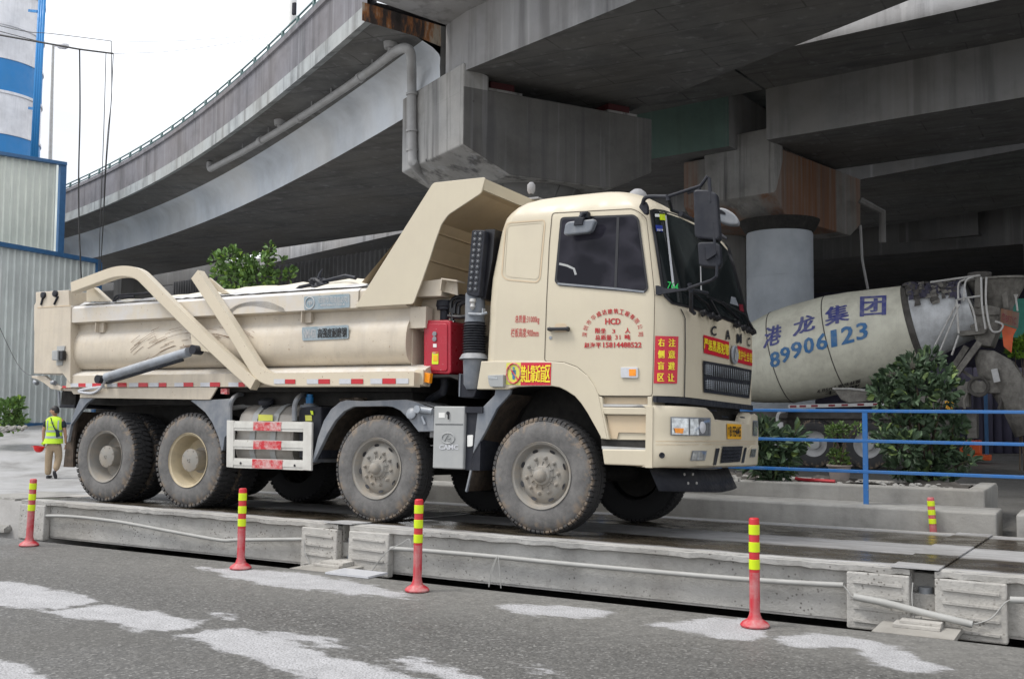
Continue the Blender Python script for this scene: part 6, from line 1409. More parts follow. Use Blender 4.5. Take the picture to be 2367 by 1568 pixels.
m = MB(); m.tube([p+d_*.0-Vector((0, .05, 0)), p+Vector((0, .08, 0))], .055, 14); m.tube([q-Vector((0, .05, 0)), q+Vector((0, .14, 0))], .052, 14); m.build('ram_eye', 'black', ram, world=False)
m = MB(); u_ = Vector((0, -.0, -.075)); m.tube([p+d_*.12+u_, p+d_*.9+u_], .016, 8); m.build('ram_pipe', 'black', ram, world=False)
m = MB(); m.tube(bez([q+Vector((.1, 0, .0)), S(232, 897, -.06), S(212, 908, -.03), S(182, 904, -.03), S(200, 898, -.03), S(240, 893, -.06)], 5), .017, 8); m.build('ram_hose', 'retrow', ram, world=False)
# reflective strips
def strip(x0, x1, y0, y1, mt, Y): return [S(x, y, Y) for x, y in [(x0, y0), (x1, y0), (x1, y1), (x0, y1)]]
def strips_(parent, items, Y, nm, mt):
    for (x0, x1, ya, yb) in items:
        m = MB(); m.prism(strip(x0, x1, ya, yb, mt, Y), (0, .003, 0)); m.build(nm, mt, parent, world=False)
red_l = [(181, 198, 885, 893.5), (213, 233, 885, 893.5), (272, 292, 884, 893.5), (320, 341, 884, 893.5), (367, 384, 884, 893.5), (424, 446, 883.5, 893), (485, 508, 883, 893), (551, 565, 883, 893)]
wh_l = [(163, 181, 885, 893.5), (198, 213, 885, 893.5), (248, 270, 885, 893.5), (298, 319, 884, 893.5), (345, 366, 884, 893.5), (403, 424, 884, 893), (463, 485, 883.5, 893), (528, 551, 883, 893)]
strips_(db, red_l, -.011, 'red_reflector', 'retror'); strips_(db, wh_l, -.011, 'white_reflector', 'retrow')
red_r = [(659, 682, 876, 886.5), (736, 762, 875.5, 886.5), (812, 839, 875, 886.5), (884, 914, 874, 886.5)]
wh_r = [(633, 658, 875.5, 886.5), (709, 735, 875.5, 886.5), (784, 811, 875, 886.5), (856, 883, 874.5, 886.5), (916, 944, 874, 886)]
strips_(a2, red_r, -.136, 'red_reflector', 'retror'); strips_(a2, wh_r, -.136, 'white_reflector', 'retrow')
# name plates
M['platebl'] = weathered('blue_grey_label', (.22, .29, .33), (.42, .43, .43), .7, .2, .4, 9)
m = MB(); m.prism([S(x, y, -.022) for x, y in smooth_poly([q2(443, 388), q2(865, 360), q2(865, 488), q2(447, 512)], 3)], (0, .004, 0)); lb_ = m.build('label', 'platebl', db, world=False)
m = MB(); hl_ = lambda x, y: S(x, y, -.026); chars(m, '旧车专用侵权必究', q2(575, 395), q2(848, 382), q2(846, 442), q2(578, 448), hl_, .02); letter(m, '400 8862 162.8', [q2(590, 458), q2(820, 448), q2(820, 468), q2(592, 478)], hl_, 0, .02); m.build('lettering', 'cloth', lb_, world=False)
m = MB(); c = S(*q2(497, 447), Y=-.026); m.tube([c+Vector((math.cos(a)*.065, 0, math.sin(a)*.065)) for a in [i*math.pi/12 for i in range(24)]], .006, 5, closed=True); letter(m, '中', rect(*q2(478, 425), *q2(518, 470)), hl_, 0, .01); m.build('round_mark', 'cloth', lb_, world=False)
m = MB(); m.prism([S(x, y, .012) for x, y in smooth_poly([q2(425, 670), q2(855, 648), q2(855, 775), q2(428, 795)], 3)], (0, .004, 0)); lb_ = m.build('label', 'platebl', db, world=False)
m = MB(); hl_ = lambda x, y: S(x, y, .008); letter(m, 'NM1450', [q2(440, 690), q2(552, 684), q2(552, 768), q2(442, 774)], hl_, 0, .05); m.build('lettering', 'cloth', lb_, world=False)
m = MB(); chars(m, '高强度耐磨钢', q2(568, 684), q2(838, 670), q2(836, 762), q2(568, 770), hl_, .03, .06); m.build('lettering', 'blacktext', lb_, world=False)
# side marker at the body front
plate('marker_lamp', [(979, 860), (995, 862), (992, 885), (979, 882)], .0, .05, 'amber', db, .004); m = MB(); m.box((XS1-.1, -.02, 1.41), (XS1+.0, .0, 1.56)); m.build('end_cap', 'arm', db, world=False)
# scrape marks on the body (worn paint arcs)
M['scrape'] = simple('scraped_primer', (.22, .12, .07), .8)
m = MB(); R = random.Random(21)
for i in range(70):
    t0 = R.uniform(0, 1); cx, cy = 460, 985; rr = R.uniform(186, 262); aa = math.radians(R.uniform(225, 268)) if i < 46 else math.radians(R.uniform(262, 300)); da = R.uniform(.08, .25)
    pts = []
    for k_ in range(6):
        a_ = aa+da*k_/5; x, y = cx+rr*math.cos(a_)*.95, cy+rr*math.sin(a_)*.98
        if 300 < x < 590 and 755 < y < 842: pts.append(S(x, y, .017))
    if len(pts) > 2: m.tube(pts, .0022, 3)
m.build('scrape_marks', 'scrape', db, world=False)['kind'] = 'stuff'
m = MB()
for i in range(6):
    P = [S(x, y+i*1.7, -.018) for x, y in ((520+i*2, 725), (545, 706-i*.3), (580, 697), (620, 698+i), (655+i*1.5, 712+i*.6))]; m.tube(bez(P, 3), .0014, 3)
m.build('scratches', 'black', db, world=False)['kind'] = 'stuff'

# ---- rear mudguard plates
lpf = plate('fender_plate', [q6(0, 0)] if 0 else [q1(740, 1290), q1(790, 1245), q1(980, 1232), q1(2010, 1224), q1(1965, 1300), q1(1940, 1338), q1(1905, 1340), q1(738, 1322)], -.005, .02, 'body', TK, .004)
m = MB(); a = S(185, 918, 0); b_ = S(477, 921, 0); m.grid([[(a.x, 0, a.z), (a.x+.02, .62, a.z+.02)], [(b_.x, 0, a.z+.0), (b_.x, .62, a.z+.02)]]); m.build('fender_top', 'under', TK, world=False)
plate('mudguard', [q1(740, 1325), q1(862, 1328), q1(800, 1375), q1(740, 1455), (164, 982), (157, 1020), (155, 1022), (154, 1015), (160, 990), (172, 950)], .0, .04, 'greyplastic', TK, .004)
plate('mudguard', [q1(1762, 1350), q1(1780, 1342), q1(1905, 1345), q1(2125, 1330), (529, 1000), (519, 1010), (515, 1040), (511, 1040), (505, 1010), (490, 975), (474, 952), (450, 932)], .01, .04, 'greyplastic', TK, .004)
plate('mud_flap', [(154, 1010), (172, 960), (178, 960), (170, 1020), (168, 1079), (146.5, 1078), (150, 1045)], .05, .03, 'brownflap', TK)
m = MB(); m.grid([[S(x, y, .08) for x, y in [(176, 950), (160, 1000), (150, 1078)]], [S(x, y, .08)+Vector((.01, .5, 0)) for x, y in [(176, 950), (160, 1000), (150, 1078)]]]); m.build('mud_flap', 'brownflap', TK, world=False)
a = S(140, 938, .25); b_ = S(176, 905, .25); lbox('rear_light_box', (a.x, .25, a.z), (b_.x, .8, b_.z), 'under'); a = S(137, 938, .15); b_ = S(172, 942, .15); lbox('bumper_bar', (a.x, .15, a.z-.02), (b_.x, 2.3, a.z+.02), 'black'); plate('rear_reflector', [(144, 891), (161, 891), (161, 896), (144, 896)], .02, .02, 'retror'); plate('rear_bracket', [(144, 896), (185, 897), (185, 910), (170, 910), (165, 903), (144, 902)], .05, .03, 'body')
m = MB(); m.bar(S(136.5, 905, .05), S(137.5, 937, .05), .02, .03); m.build('light_bracket', 'greyplastic', TK, world=False)
plate('reflector', [q1(2040, 1238), q1(2098, 1235), q1(2098, 1290), q1(2040, 1285)], .02, .04, 'redworn')
# ---- chassis, axles, underbody
m = MB(); m.box((-12.0, .80, .95), (-3.6, .88, 1.22)); m.box((-12.0, 1.62, .95), (-3.6, 1.70, 1.22))
for x in (-11.6, -10.1, -8.6, -7.4, -5.6): m.box((x, .88, 1.0), (x+.1, 1.62, 1.18))
m.box((-11.4, .6, 1.22), (-6.3, .8, 1.36)); m.build('chassis_frame', 'under', TK, world=False)
m = MB(); m.box((-5.0, .7, .75), (-3.7, 1.8, 1.4)); m.tube([(-5, 1.25, .75), (-10, 1.25, .66)], .07, 8); m.box((-5.2, .45, .78), (-3.7, .55, .86)); m.box((-7.3, .45, .80), (-5.9, .55, .88)); m.box((-7.0, .55, .55), (-6.8, 2.0, .75))
m.build('drivetrain', 'under', TK, world=False)
m = MB(); m.box((-8.6, .3, .45), (-7.5, .75, 1.05)) if 0 else None; m.box((-12.05, .3, 1.20), (-6.4, 2.2, 1.39)); m.box((-5.5, .62, .72), (-3.75, 1.9, 1.6)); m.box((-11.6, 1.9, 1.0), (-5.0, 2.2, 1.4)); m.box((-8.9, 1.75, .5), (-7.6, 2.4, 1.0)); m.box((-6.1, .45, .55), (-5.55, 2.0, 1.2)); m.build('underbody', 'under', TK, world=False)
WX = [(-4.69, 'f'), (-6.62, 'f'), (-9.35, 'c'), (-10.79, 'r')]
for x, _ in WX: m = MB(); m.tube([(x, .35, .55), (x, 2.15, .55)], .09, 10); m.lathe((x, 1.25, .55), (0, 1, 0), [(-.25, .1), (-.1, .24), (.1, .24), (.25, .1)], 16) if _ != 'f' else None; m.build('axle', 'under', TK, world=False)
# ---- wheels
Rt, Wt = .55, .30
def tyre_mesh(lug, seed):
    m = MB(); half = Wt/2
    pr = [(.035, .300), (.012, .315), (0.0, .36), (-.004, .42), (.004, .47), (.018, .505), (.032, .522), (.045, .533), (.075, .537)]
    prof = pr+[(Wt/2, .538)]+[(Wt-h, r) for h, r in pr[::-1]]
    m.lathe((0, 0, 0), (0, 1, 0), prof, 72, ref=(1, 0, 0)); n = 52 if lug else 66; R = random.Random(seed)
    for i in range(n):
        for side in (0, 1):
            a = 2*math.pi*(i+.5*side)/n; c_, s_ = math.cos(a), math.sin(a); er = Vector((c_, 0, s_)); et = Vector((-s_, 0, c_)); wdt = .5*2*math.pi*.54/n*(.62 if lug else .72)
            y0, y1 = (.014, .125) if side == 0 else (Wt-.014, Wt-.125)
            P = []
            for (yy, rr) in ((y0, .508 if lug else .512), (y0, .540 if lug else .532), (y0+.022*(1 if side == 0 else -1), Rt), (y1, Rt)):
                sk_ = (.012 if lug else .0)*(abs(yy-y0)/.1); P.append((yy, rr, sk_))
            A_ = [er*rr+Vector((0, yy, 0))+et*(wdt+sk_) for yy, rr, sk_ in P]; B_ = [er*rr+Vector((0, yy, 0))+et*(-wdt+sk_) for yy, rr, sk_ in P]
            m.grid([A_, B_], 0, False); f1 = A_+[er*.52+Vector((0, y1, 0))+et*wdt]; f2 = B_+[er*.52+Vector((0, y1, 0))-et*wdt]; m.add(f1, [(0, 1, 2, 3, 4)]); m.add(f2, [(0, 1, 2, 3, 4)])
    if lug:
        for i in range(40):
            a = 2*math.pi*i/40; er = Vector((math.cos(a), 0, math.sin(a))); et = Vector((-math.sin(a), 0, math.cos(a))); c = er*.541+Vector((0, Wt/2, 0))
            P = [c+et*.026-Vector((0, .02, 0)), c+et*.026+Vector((0, .02, 0)), c-et*.026+Vector((0, .02, 0)), c-et*.026-Vector((0, .02, 0))]; m.prism(P, er*.008)
    else:
        for yy in (.10, .15, .20): m.lathe((0, 0, 0), (0, 1, 0), [(yy-.02, .537), (yy-.018, .549), (yy+.018, .549), (yy+.02, .537)], 72, ref=(1, 0, 0), smooth=False)
    return m
def finish_tyre(o):
    me = o.data; at_ = me.attributes.new('face', 'FLOAT_COLOR', 'POINT'); buf = []
    for v in me.vertices:
        r = math.hypot(v.co.x, v.co.z); f = 1 if (r < .50) else max(.12, 1-(r-.50)/.03); e = 1 if .47 < r < .535 else 0
        if v.co.y > .09: f = .12; e = 0
        buf += [f, f, f, e]
    at_.data.foreach_set('color', buf)
def mk_tyre(kind, parent, loc, lug, mt='tyre'):
    key = (lug, mt)
    if key not in TY: o = tyre_mesh(lug, 3).build(kind, mt, None, sharp=30); finish_tyre(o); TY[key] = o.data; o.parent = parent; o.location = loc; return o
    o = bpy.data.objects.new(kind, TY[key]); COL.objects.link(o); o.parent = parent; o.location = loc; return o
TY = {}
def front_rim():
    m = MB(); pr = [(.0, .315), (.006, .318), (.012, .312), (.014, .295), (.03, .285), (.075, .277), (.085, .262), (.07, .25), (.055, .225), (.045, .215), (.040, .16), (.040, .12), (.042, .105)]
    m.lathe((0, 0, 0), (0, 1, 0), pr, 60, ref=(1, 0, 0)); return m
def wheel_obj(x, kind, side):
    """wheel = rim mesh at its axle point; sub-parts tyre, hub, nuts"""
    o = None; s_ = 1
    loc = Vector((x, 0, Rt))
    if kind == 'f':
        o = front_rim().build('wheel', 'rimgrey', TK, world=False, sharp=50); o.location = loc
        mk_tyre('tyre', o, (0, 0, 0), False)
        m = MB()
        for i in range(8):
            a = rad(22+45*i); er = Vector((math.cos(a), 0, math.sin(a))); et = Vector((-er.z, 0, er.x)); c = er*.243+Vector((0, .062, 0))
            nn = (Vector((0, -1, 0))*.7+er*-.25).normalized(); u = et; v = nn.cross(u)
            m.add([c+nn*.012+u*math.cos(t)*.032+v*math.sin(t)*.016 for t in [k*math.pi/6 for k in range(12)]], [tuple(range(12))])
        m.build('hand_holes', 'blackgl', o, world=False)
        m = MB(); m.lathe((0, .042, 0), (0, -1, 0), [(0, .115), (.01, .112), (.012, .10), (.035, .085), (.04, .062), (.075, .058), (.095, .045), (.103, .025), (.105, .001)], 36, ref=(1, 0, 0))
        for i in range(12): a = i*math.pi/6; er = Vector((math.cos(a), 0, math.sin(a))); m.bar(er*.095+Vector((0, .022, 0)), er*.135+Vector((0, .036, 0)), .006, .012, (0, 1, 0))
        m.build('hub', 'rimgrey', o, world=False, sharp=40)
        m = MB()
        for i in range(10):
            a = rad(8+36*i); c = Vector((math.cos(a)*.168, .042, math.sin(a)*.168)); m.lathe(c, (0, -1, 0), [(-.002, .021), (.006, .021), (.008, .0165), (.026, .0165), (.03, .010), (.038, .009), (.038, .001)], 8, smooth=False)
        m.build('wheel_nuts', 'rimgrey', o, world=False)
    else:
        m = MB(); pr = [(.0, .315), (.006, .318), (.014, .312), (.018, .292), (.05, .282), (.16, .270), (.22, .25), (.235, .20), (.235, .12)]
        m.lathe((0, 0, 0), (0, 1, 0), pr, 60, ref=(1, 0, 0)); o = m.build('wheel', 'rimcream' if kind == 'c' else 'rimgrey', TK, world=False, sharp=50); o.location = loc
        mk_tyre('tyre', o, (0, 0, 0), True); mk_tyre('inner_tyre', o, (0, .34, 0), True, 'tyredark')
        m = MB(); m.lathe((0, .235, 0), (0, -1, 0), [(0, .15), (.02, .15), (.03, .12), (.17, .118), (.175, .132), (.195, .132), (.205, .10), (.212, .04), (.214, .001)], 36, ref=(1, 0, 0))
        m.build('hub', 'rimgrey', o, world=False, sharp=40)
        m = MB()
        for i in range(8): a = rad(20+45*i); c = Vector((math.cos(a)*.118, .038, math.sin(a)*.118)); m.lathe(c, (0, -1, 0), [(0, .010), (.008, .009), (.009, .001)], 8)
        for i in range(3): m.tube([Vector((.0, .03, .0))+Vector((math.cos(i*2.1+.5)*.02, -.012, math.sin(i*2.1+.5)*.02)), Vector((math.cos(i*2.1+1.5)*.02, .018, math.sin(i*2.1+1.5)*.02))], .006, 5)
        m.build('hub_bolts', 'rimgrey', o, world=False)
    return o
for i, (x, kd) in enumerate(WX):
    o = wheel_obj(x, kd, 0)
    if kd == 'f' and i == 1: o.rotation_euler = (0, rad(13), 0)
    # far side wheel: tyre on a plain rim, turned round
    r = MB(); r.lathe((0, 0, 0), (0, 1, 0), [(0, .31), (.05, .28), (.2, .27), (.22, .1), (.22, .001)], 40, ref=(1, 0, 0)); fo_ = r.build('wheel', 'under', TK, world=False); fo_.location = (x, 2.5, Rt); fo_.rotation_euler = (0, 0, math.pi)
    mk_tyre('tyre', fo_, (0, 0, 0), kd != 'f', 'tyredark')
    if kd != 'f': mk_tyre('inner_tyre', fo_, (0, .34, 0), True, 'tyredark')

# ============================================================ MIXER TRUCK behind
YM = 23.33; YC = YM+1.2
MX = thing('mixer_truck', 'concrete mixer truck with big grey lettered drum parked under the flyover', 'mixer truck', (-5.7, YM, .28))
da = Vector((1, 0, .227)).normalized(); dn = Vector((-.227, 0, 1)).normalized(); D0 = Vector((-6.0, YC, 2.94))
PRF = [(-2.55, .35), (-2.5, .62), (-1.5, .93), (-.75, 1.10), (-.3, 1.135), (.55, 1.135), (1.05, 1.085), (2.22, .905)]
PR2 = [(2.22, .905), (2.26, .93), (2.32, .93), (2.36, .88)]
PR3 = [(2.36, .87), (3.3, .62), (3.5, .60), (3.5, .001)]
def drum_r(u):
    P = PRF+PR3
    for (a, ra), (b, rb_) in zip(P, P[1:]):
        if a <= u <= b: return ra+(rb_-ra)*(u-a)/max(1e-6, b-a)
    return 0
m = MB(); m.lathe(D0, da, [(-2.56, .001)]+PRF, 72, ref=dn); dm = m.build('drum', 'mixerbody', MX, sharp=60)
m = MB(); m.lathe(D0, da, PR2, 72, ref=dn); m.build('roller_ring', 'mixdark', dm)
m = MB(); m.lathe(D0, da, PR3, 72, ref=dn); m.build('drum_mouth', 'mixerwhite', dm)
m = MB()
for u in (-.75, .55): r = drum_r(u); m.lathe(D0, da, [(u-.012, r+.001), (u-.006, r+.008), (u+.006, r+.008), (u+.012, r+.001)], 72, ref=dn)
for a in (200, 246):
    P = []
    for i in range(13): u = -2.2+2.7*i/12; r = drum_r(u)+.003; A_ = rad(a); P.append(D0+da*u+(dn*math.cos(A_)+Vector((0, 1, 0))*math.sin(A_)*1)*r)
m.build('weld_seams', 'mixdark', dm)
def hitdrum(off):
    def h(x, y):
        rr = ray(x, y); t0 = 17.5; prev = None
        for i in range(260):
            t = t0+i*.03; p = CAM+rr*t; v = p-D0; u = v.dot(da); d = (v-da*u).length-(drum_r(u)+off)
            if d < 0:
                if prev is not None: f = prev/(prev-d); p = CAM+rr*(t-.03+.03*f)
                return p
            prev = d
        return CAM+rr*22.6
    return h
hd_ = hitdrum(.012)
m = MB()
letter(m, '港', [(1771, 757), (1807, 748), (1803, 792), (1763, 806)], hd_, 0, .02)
letter(m, '龙', [(1836, 738), (1882, 722), (1883, 760), (1833, 778)], hd_, 0, .02)
letter(m, '集', [(1908, 712), (1960, 698), (1962, 740), (1908, 754)], hd_, 0, .02)
letter(m, '团', [(1990, 685), (2047, 682), (2046, 727), (1989, 731)], hd_, 0, .02); m.build('company_lettering', 'bluetext', dm)
m = MB()
dg = [('8', 1779, 1801, 812, 848), ('9', 1803, 1825, 801, 837), ('9', 1828, 1852, 789, 827), ('0', 1857, 1880, 779, 816), ('6', 1886, 1911, 770, 808), ('1', 1920, 1933, 762, 801), ('2', 1944, 1972, 753, 793), ('3', 1979, 2004, 745, 784)]
for ch, x0, x1, y0, y1 in dg: k = (x1-x0)*.25; letter(m, ch, [(x0, y0+k*.5), (x1, y0-k*.5), (x1+2, y1-k*.5), (x0+2, y1+k*.5)], hd_, 0, .05)
m.build('phone_number', 'bluenum', dm)
m = MB(); letter(m, '4.86m³', [(1932, 890), (1888, 901), (1888, 909), (1932, 898)][::-1][2:]+[(1932, 890), (1888, 901), (1888, 909), (1932, 898)][::-1][:2], hd_, 0, .01)
chars(m, '混凝土', (1990, 896), (1905, 914), (1905, 906), (1990, 886), hd_, .01); chars(m, '搅拌容量', (1990, 884), (1936, 897), (1936, 890), (1990, 875), hd_, .01); m.build('capacity_lettering', 'mixdark', dm)
# rags hanging over the mouth
m = MB(); R = random.Random(17)
for i in range(120):
    u = 2.3+R.uniform(.02, 1.1); a0_ = rad(R.uniform(-10, 40)); r = drum_r(u)+.03; ln = R.uniform(.12, .55)/r; wdt = R.uniform(.03, .10)
    rows = []
    for k in range(6):
        a_ = a0_+ln*k/5; p = D0+da*(u+R.uniform(-.02, .02))+(dn*math.cos(a_)-Vector((0, 1, 0))*math.sin(a_))*(r+R.uniform(0, .07)); rows.append([p-da*wdt*R.uniform(.5, 1), p+da*wdt*R.uniform(.5, 1)])
    m.grid(rows, R.choice([0, 0, 1, 1, 2]))
m.build('hanging_rags', ['mixdark', 'curtain', 'mixermetal'], MX, fix=False)['kind'] = 'stuff'
# chassis, rail strip, skip, wheels
m = MB(); m.box((-9.5, YM+.4, .9), (-3.0, YM+.65, 1.35)); m.box((-9.5, YM+1.75, .9), (-3.0, YM+2.0, 1.35)); m.box((-9, YM+.3, 1.35), (-3.2, YM+2.0, 1.5)); m.box((-7, YM+.25, .7), (-4.2, YM+2.1, 1.15)); m.box((-9.4, YM+.1, .5), (-7.6, YM+2.2, 1.4)); m.build('chassis', 'mixdark', MX)
Ym = lambda x, y, o=0: at(x, y, Y=YM+o)
m = MB(); m.prism([Ym(x, y) for x, y in [(1822, 935), (2045, 929), (2045, 937), (1822, 943)]], (0, .05, 0)); sr_ = m.build('side_rail', 'cloth', MX)
for x in (1826, 1848, 1875, 1915, 1945, 1982, 2018):
    m = MB(); yy = 936.5-(x-1822)*.027; m.prism([at(a, b, Y=YM-.006) for a, b in [(x, yy), (x+15, yy-.4), (x+15, yy+4.4), (x, yy+4.8)]], (0, .004, 0)); m.build('red_reflector', 'darkred', sr_)
m = MB(); P = [(1926, 899), (2005, 903), (2000, 928), (1960, 931), (1944, 923)]; m.prism([Ym(x, y, -.05) for x, y in P], (0, .45, 0)); sk_ = m.build('chute_extension', 'mixermetal', MX, bevel=.03)
m = MB(); m.tube([Ym(1925, 898, -.08), Ym(1965, 898, -.08), Ym(2006, 902, -.08)], .025, 6); m.build('rim', 'galv', sk_)
M['tyremix'] = tyremat('mixer_tyre_rubber', (.06, .06, .065), .8)
def mixwheel(px, lab):
    c = Ym(px, 1023); m = MB(); pr = [(.0, .34), (.01, .345), (.02, .335), (.03, .30), (.14, .28), (.2, .2), (.2, .12)]
    m.lathe((0, 0, 0), (0, 1, 0), pr, 40, ref=(1, 0, 0)); o = m.build('wheel', 'cloth', MX, world=False, sharp=50); o.location = (c.x-(-5.7), 0, .52)
    t = bpy.data.objects.new('tyre', TY[(False, 'tyredark')]); COL.objects.link(t); t.parent = o; t.scale = (.96,)*3; t.location = (0, -.01, 0)
    m = MB(); m.lathe((0, .2, 0), (0, -1, 0), [(0, .13), (.16, .125), (.17, .1), (.18, .04), (.18, .001)], 28, ref=(1, 0, 0)); m.build('hub', 'greymetal', o, world=False)
    t = bpy.data.objects.new('inner_tyre', TY[(True, 'tyredark')]); COL.objects.link(t); t.parent = o; t.scale = (.96,)*3; t.location = (0, .32, 0)
mixwheel(1880, ''); mixwheel(2004, '')
m = MB(); m.tube(bez([Ym(1797, 985, -.05), Ym(1797, 962, -.05), Ym(1803, 952, -.03), Ym(1815, 950, .1)], 5), .035, 8); m.bar(Ym(1772, 985, -.05), Ym(1810, 983, -.05), .06, .16); m.build('front_guard', 'cloth', MX)
m = MB(); m.prism([Ym(x, y, -.055) for x, y in [(1776, 981), (1792, 981), (1792, 985.5), (1776, 985.5)]], (0, -.012, 0)); m.build('red_reflector', 'darkred', MX)
m = MB(); m.box(Ym(1790, 995, .1), Ym(1805, 1080, .3)); m.build('front_leg', 'cloth', MX)
m = MB(); m.grid([[Ym(x, y, -.02), Ym(x, y, .5)] for x, y in [(1815, 995), (1822, 950), (1850, 948)]]); m.build('mudguard', 'mixdark', MX)
# hopper, platform, chute
YH = YC
def HP_(x, y, o=0): return at(x, y, Y=YH-.45+o)
tp_ = [HP_(2238, 640), HP_(2352, 632)]
m = MB(); cH = (HP_(2300, 640)+Vector((0, .45, 0))); m.lathe(cH, (.03, 0, -1), [(0, .60), (.02, .64), (.05, .60), (.62, .28), (.95, .26)], 28, smooth=True); hp = m.build('hopper', 'mixermetal', MX)
m = MB(); m.lathe(HP_(2261, 640)+Vector((0, .3, 0)), (0, 0, 1), [(-.05, .22), (.12, .24), (.13, .22)], 18); m.build('hopper_collar', 'mixdark', hp)
m = MB(); m.lathe(cH, (.03, 0, -1), [(.0, .64), (.01, .66), (.04, .66), (.05, .64)], 28); m.build('rim', 'mixermetal', hp)
m = MB(); m.prism([HP_(x, y, -.1) for x, y in [(2226, 709), (2285, 705), (2310, 710), (2310, 728), (2226, 728)]], (0, 1.0, 0)); m.prism([HP_(x, y, -.05) for x, y in [(2236, 728), (2310, 728), (2306, 760), (2290, 800), (2262, 798), (2245, 765)]], (0, .9, 0)); m.build('collector', 'mixermetal', MX, bevel=.02)
m = MB(); m.prism([HP_(x, y, -.25) for x, y in [(2217, 765), (2283, 757), (2275, 770), (2219, 776)]], (0, .5, 0)); m.build('ladder_step', 'mixermetal', MX)
m = MB()
for pts in (((2280, 640), (2279, 700), (2290, 760), (2310, 765), (2318, 750), (2300, 742)), ((2216, 770), (2212, 700), (2216, 692), (2268, 683)), ((2212, 700), (2160, 800)), ((2218, 702), (2168, 822)), ((2216, 774), (2200, 820)), ((2238, 690), (2250, 720), (2258, 765)), ((2268, 640), (2270, 705), (2278, 760)), ((2150, 652), (2200, 645), (2266, 636)), ((2215, 690), (2216, 655), (2232, 645)), ((2228, 695), (2232, 650), (2250, 640))):
    m.tube(bez([HP_(x, y, -.3) for x, y in pts], 4), .022, 6)
m.build('ladder_rails', 'galv', MX)
m = MB(); m.bar(HP_(2262, 640, -.1), HP_(2260, 710, -.1), .12, .12, (1, 0, 0)); m.build('support_frame', 'mixermetal', MX); m = MB(); m.bar(HP_(2320, 655, .1), HP_(2326, 712, .1), .1, .1, (1, 0, 0)); m.build('support_frame', 'mixermetal', MX); m = MB(); m.bar(HP_(2265, 790, -.05), HP_(2210, 865, -.05), .16, .12); m.build('support_frame', 'mixermetal', MX); m = MB(); m.bar(HP_(2235, 800, .3), HP_(2190, 870, .3), .12, .12); m.build('support_frame', 'mixermetal', MX); m = MB(); m.bar(HP_(2215, 850, .1), HP_(2260, 880, .1), .06, .06); m.build('support_frame', 'mixermetal', MX)
m = MB(); m.prism([HP_(x, y, -.2) for x, y in [(2314, 712), (2356, 722), (2353, 758), (2312, 745)]], (0, .03, 0)); bo = m.build('number_board', 'redworn3' if 0 else 'concrust', MX)
m = MB(); letter(m, '粤BF71C', [(2316, 722), (2350, 730), (2348, 752), (2315, 742)], lambda x, y: HP_(x, y, -.215), 0, .02); m.build('lettering', 'darkred', bo)
m = MB(); m.prism([HP_(x, y, -.1) for x, y in [(2314, 748), (2350, 760), (2342, 775), (2338, 815), (2320, 800)]], (0, .02, 0)); m.build('striped_board', 'cone', MX)
m = MB(); m.tube([HP_(2352, 718), HP_(2348, 688), HP_(2348, 680)], [.02, .02, .05], 6); m.build('marker_rod', 'galv', MX)
# swinging chute
m = MB(); CH = [(2262, 815, .24), (2290, 830, .42), (2320, 850, .50), (2348, 890, .48), (2370, 940, .42), (2390, 1000, .36)]
rows = []
for i, (x, y, r) in enumerate(CH):
    c = HP_(x, y, .1); a = HP_(*CH[max(i-1, 0)][:2], .1); b = HP_(*CH[min(i+1, len(CH)-1)][:2], .1); t = (b-a).normalized(); n = Vector((0, 1, 0)).cross(t).normalized()
    rows.append([c+(Vector((0, -1, 0))*math.cos(q)-n*math.sin(q)*-1)*r*(1 if i else .6) for q in [math.pi*(-.15+1.3*k/14) for k in range(15)]])
m.grid(rows); m.build('chute', 'mixermetal', MX, solid=.02)
m = MB(); m.bar(HP_(2298, 852, -.45), HP_(2305, 882, -.45), .12, .06, (0, 1, 0)); m.build('chute_bracket', 'cloth', MX)
m = MB(); m.prism([HP_(x, y, -.3) for x, y in [(2212, 882), (2312, 878), (2312, 908), (2212, 908)]], (0, .8, 0)); m.build('rear_cross_beam', 'mixermetal', MX, bevel=.02)
m = MB(); c = HP_(2262, 893, -.34); m.tube([c+Vector((math.cos(a)*.19, 0, math.sin(a)*.19)) for a in [i*math.pi/10 for i in range(20)]], .03, 6, closed=True); m.tube([c+Vector((math.cos(a)*.16, .02, math.sin(a)*.155)) for a in [i*math.pi/10 for i in range(20)]], .015, 6, closed=True); m.build('coiled_hose', 'mixdark', MX)
m = MB(); m.box(HP_(2165, 940, -.2), HP_(2245, 905, .3)); m.box(HP_(2100, 945, -.1), HP_(2165, 915, .3)); m.box(HP_(2235, 1012, .2), HP_(2262, 945, .6)); m.tube(bez([HP_(2236, 908, -.3), HP_(2228, 925, -.3), HP_(2230, 945, -.3)], 4), .03, 6); m.build('rear_boxes', 'mixermetal', MX, bevel=.02)
m = MB(); m.prism([HP_(x, y, -.35) for x, y in [(2184, 926), (2204, 926), (2203, 946), (2185, 944)]], (0, .02, 0)); ip = m.build('number_plate', 'plate', MX)
m = MB(); letter(m, 'BF', [(2188, 930), (2200, 930), (2200, 936), (2188, 936)], lambda x, y: HP_(x, y, -.36), 0, .02); letter(m, '71C', [(2188, 938), (2200, 938), (2200, 943), (2188, 943)], lambda x, y: HP_(x, y, -.36), 0, .02); m.build('lettering', 'darkred', ip)
m = MB(); m.tube(bez([HP_(2305, 905, -.2), HP_(2315, 915, -.2), HP_(2310, 945, -.2)], 4), .04, 6); m.tube([HP_(2318, 910, -.2), HP_(2345, 925, -.2)], .02, 6); m.build('chute_jack', 'mixdark', MX)

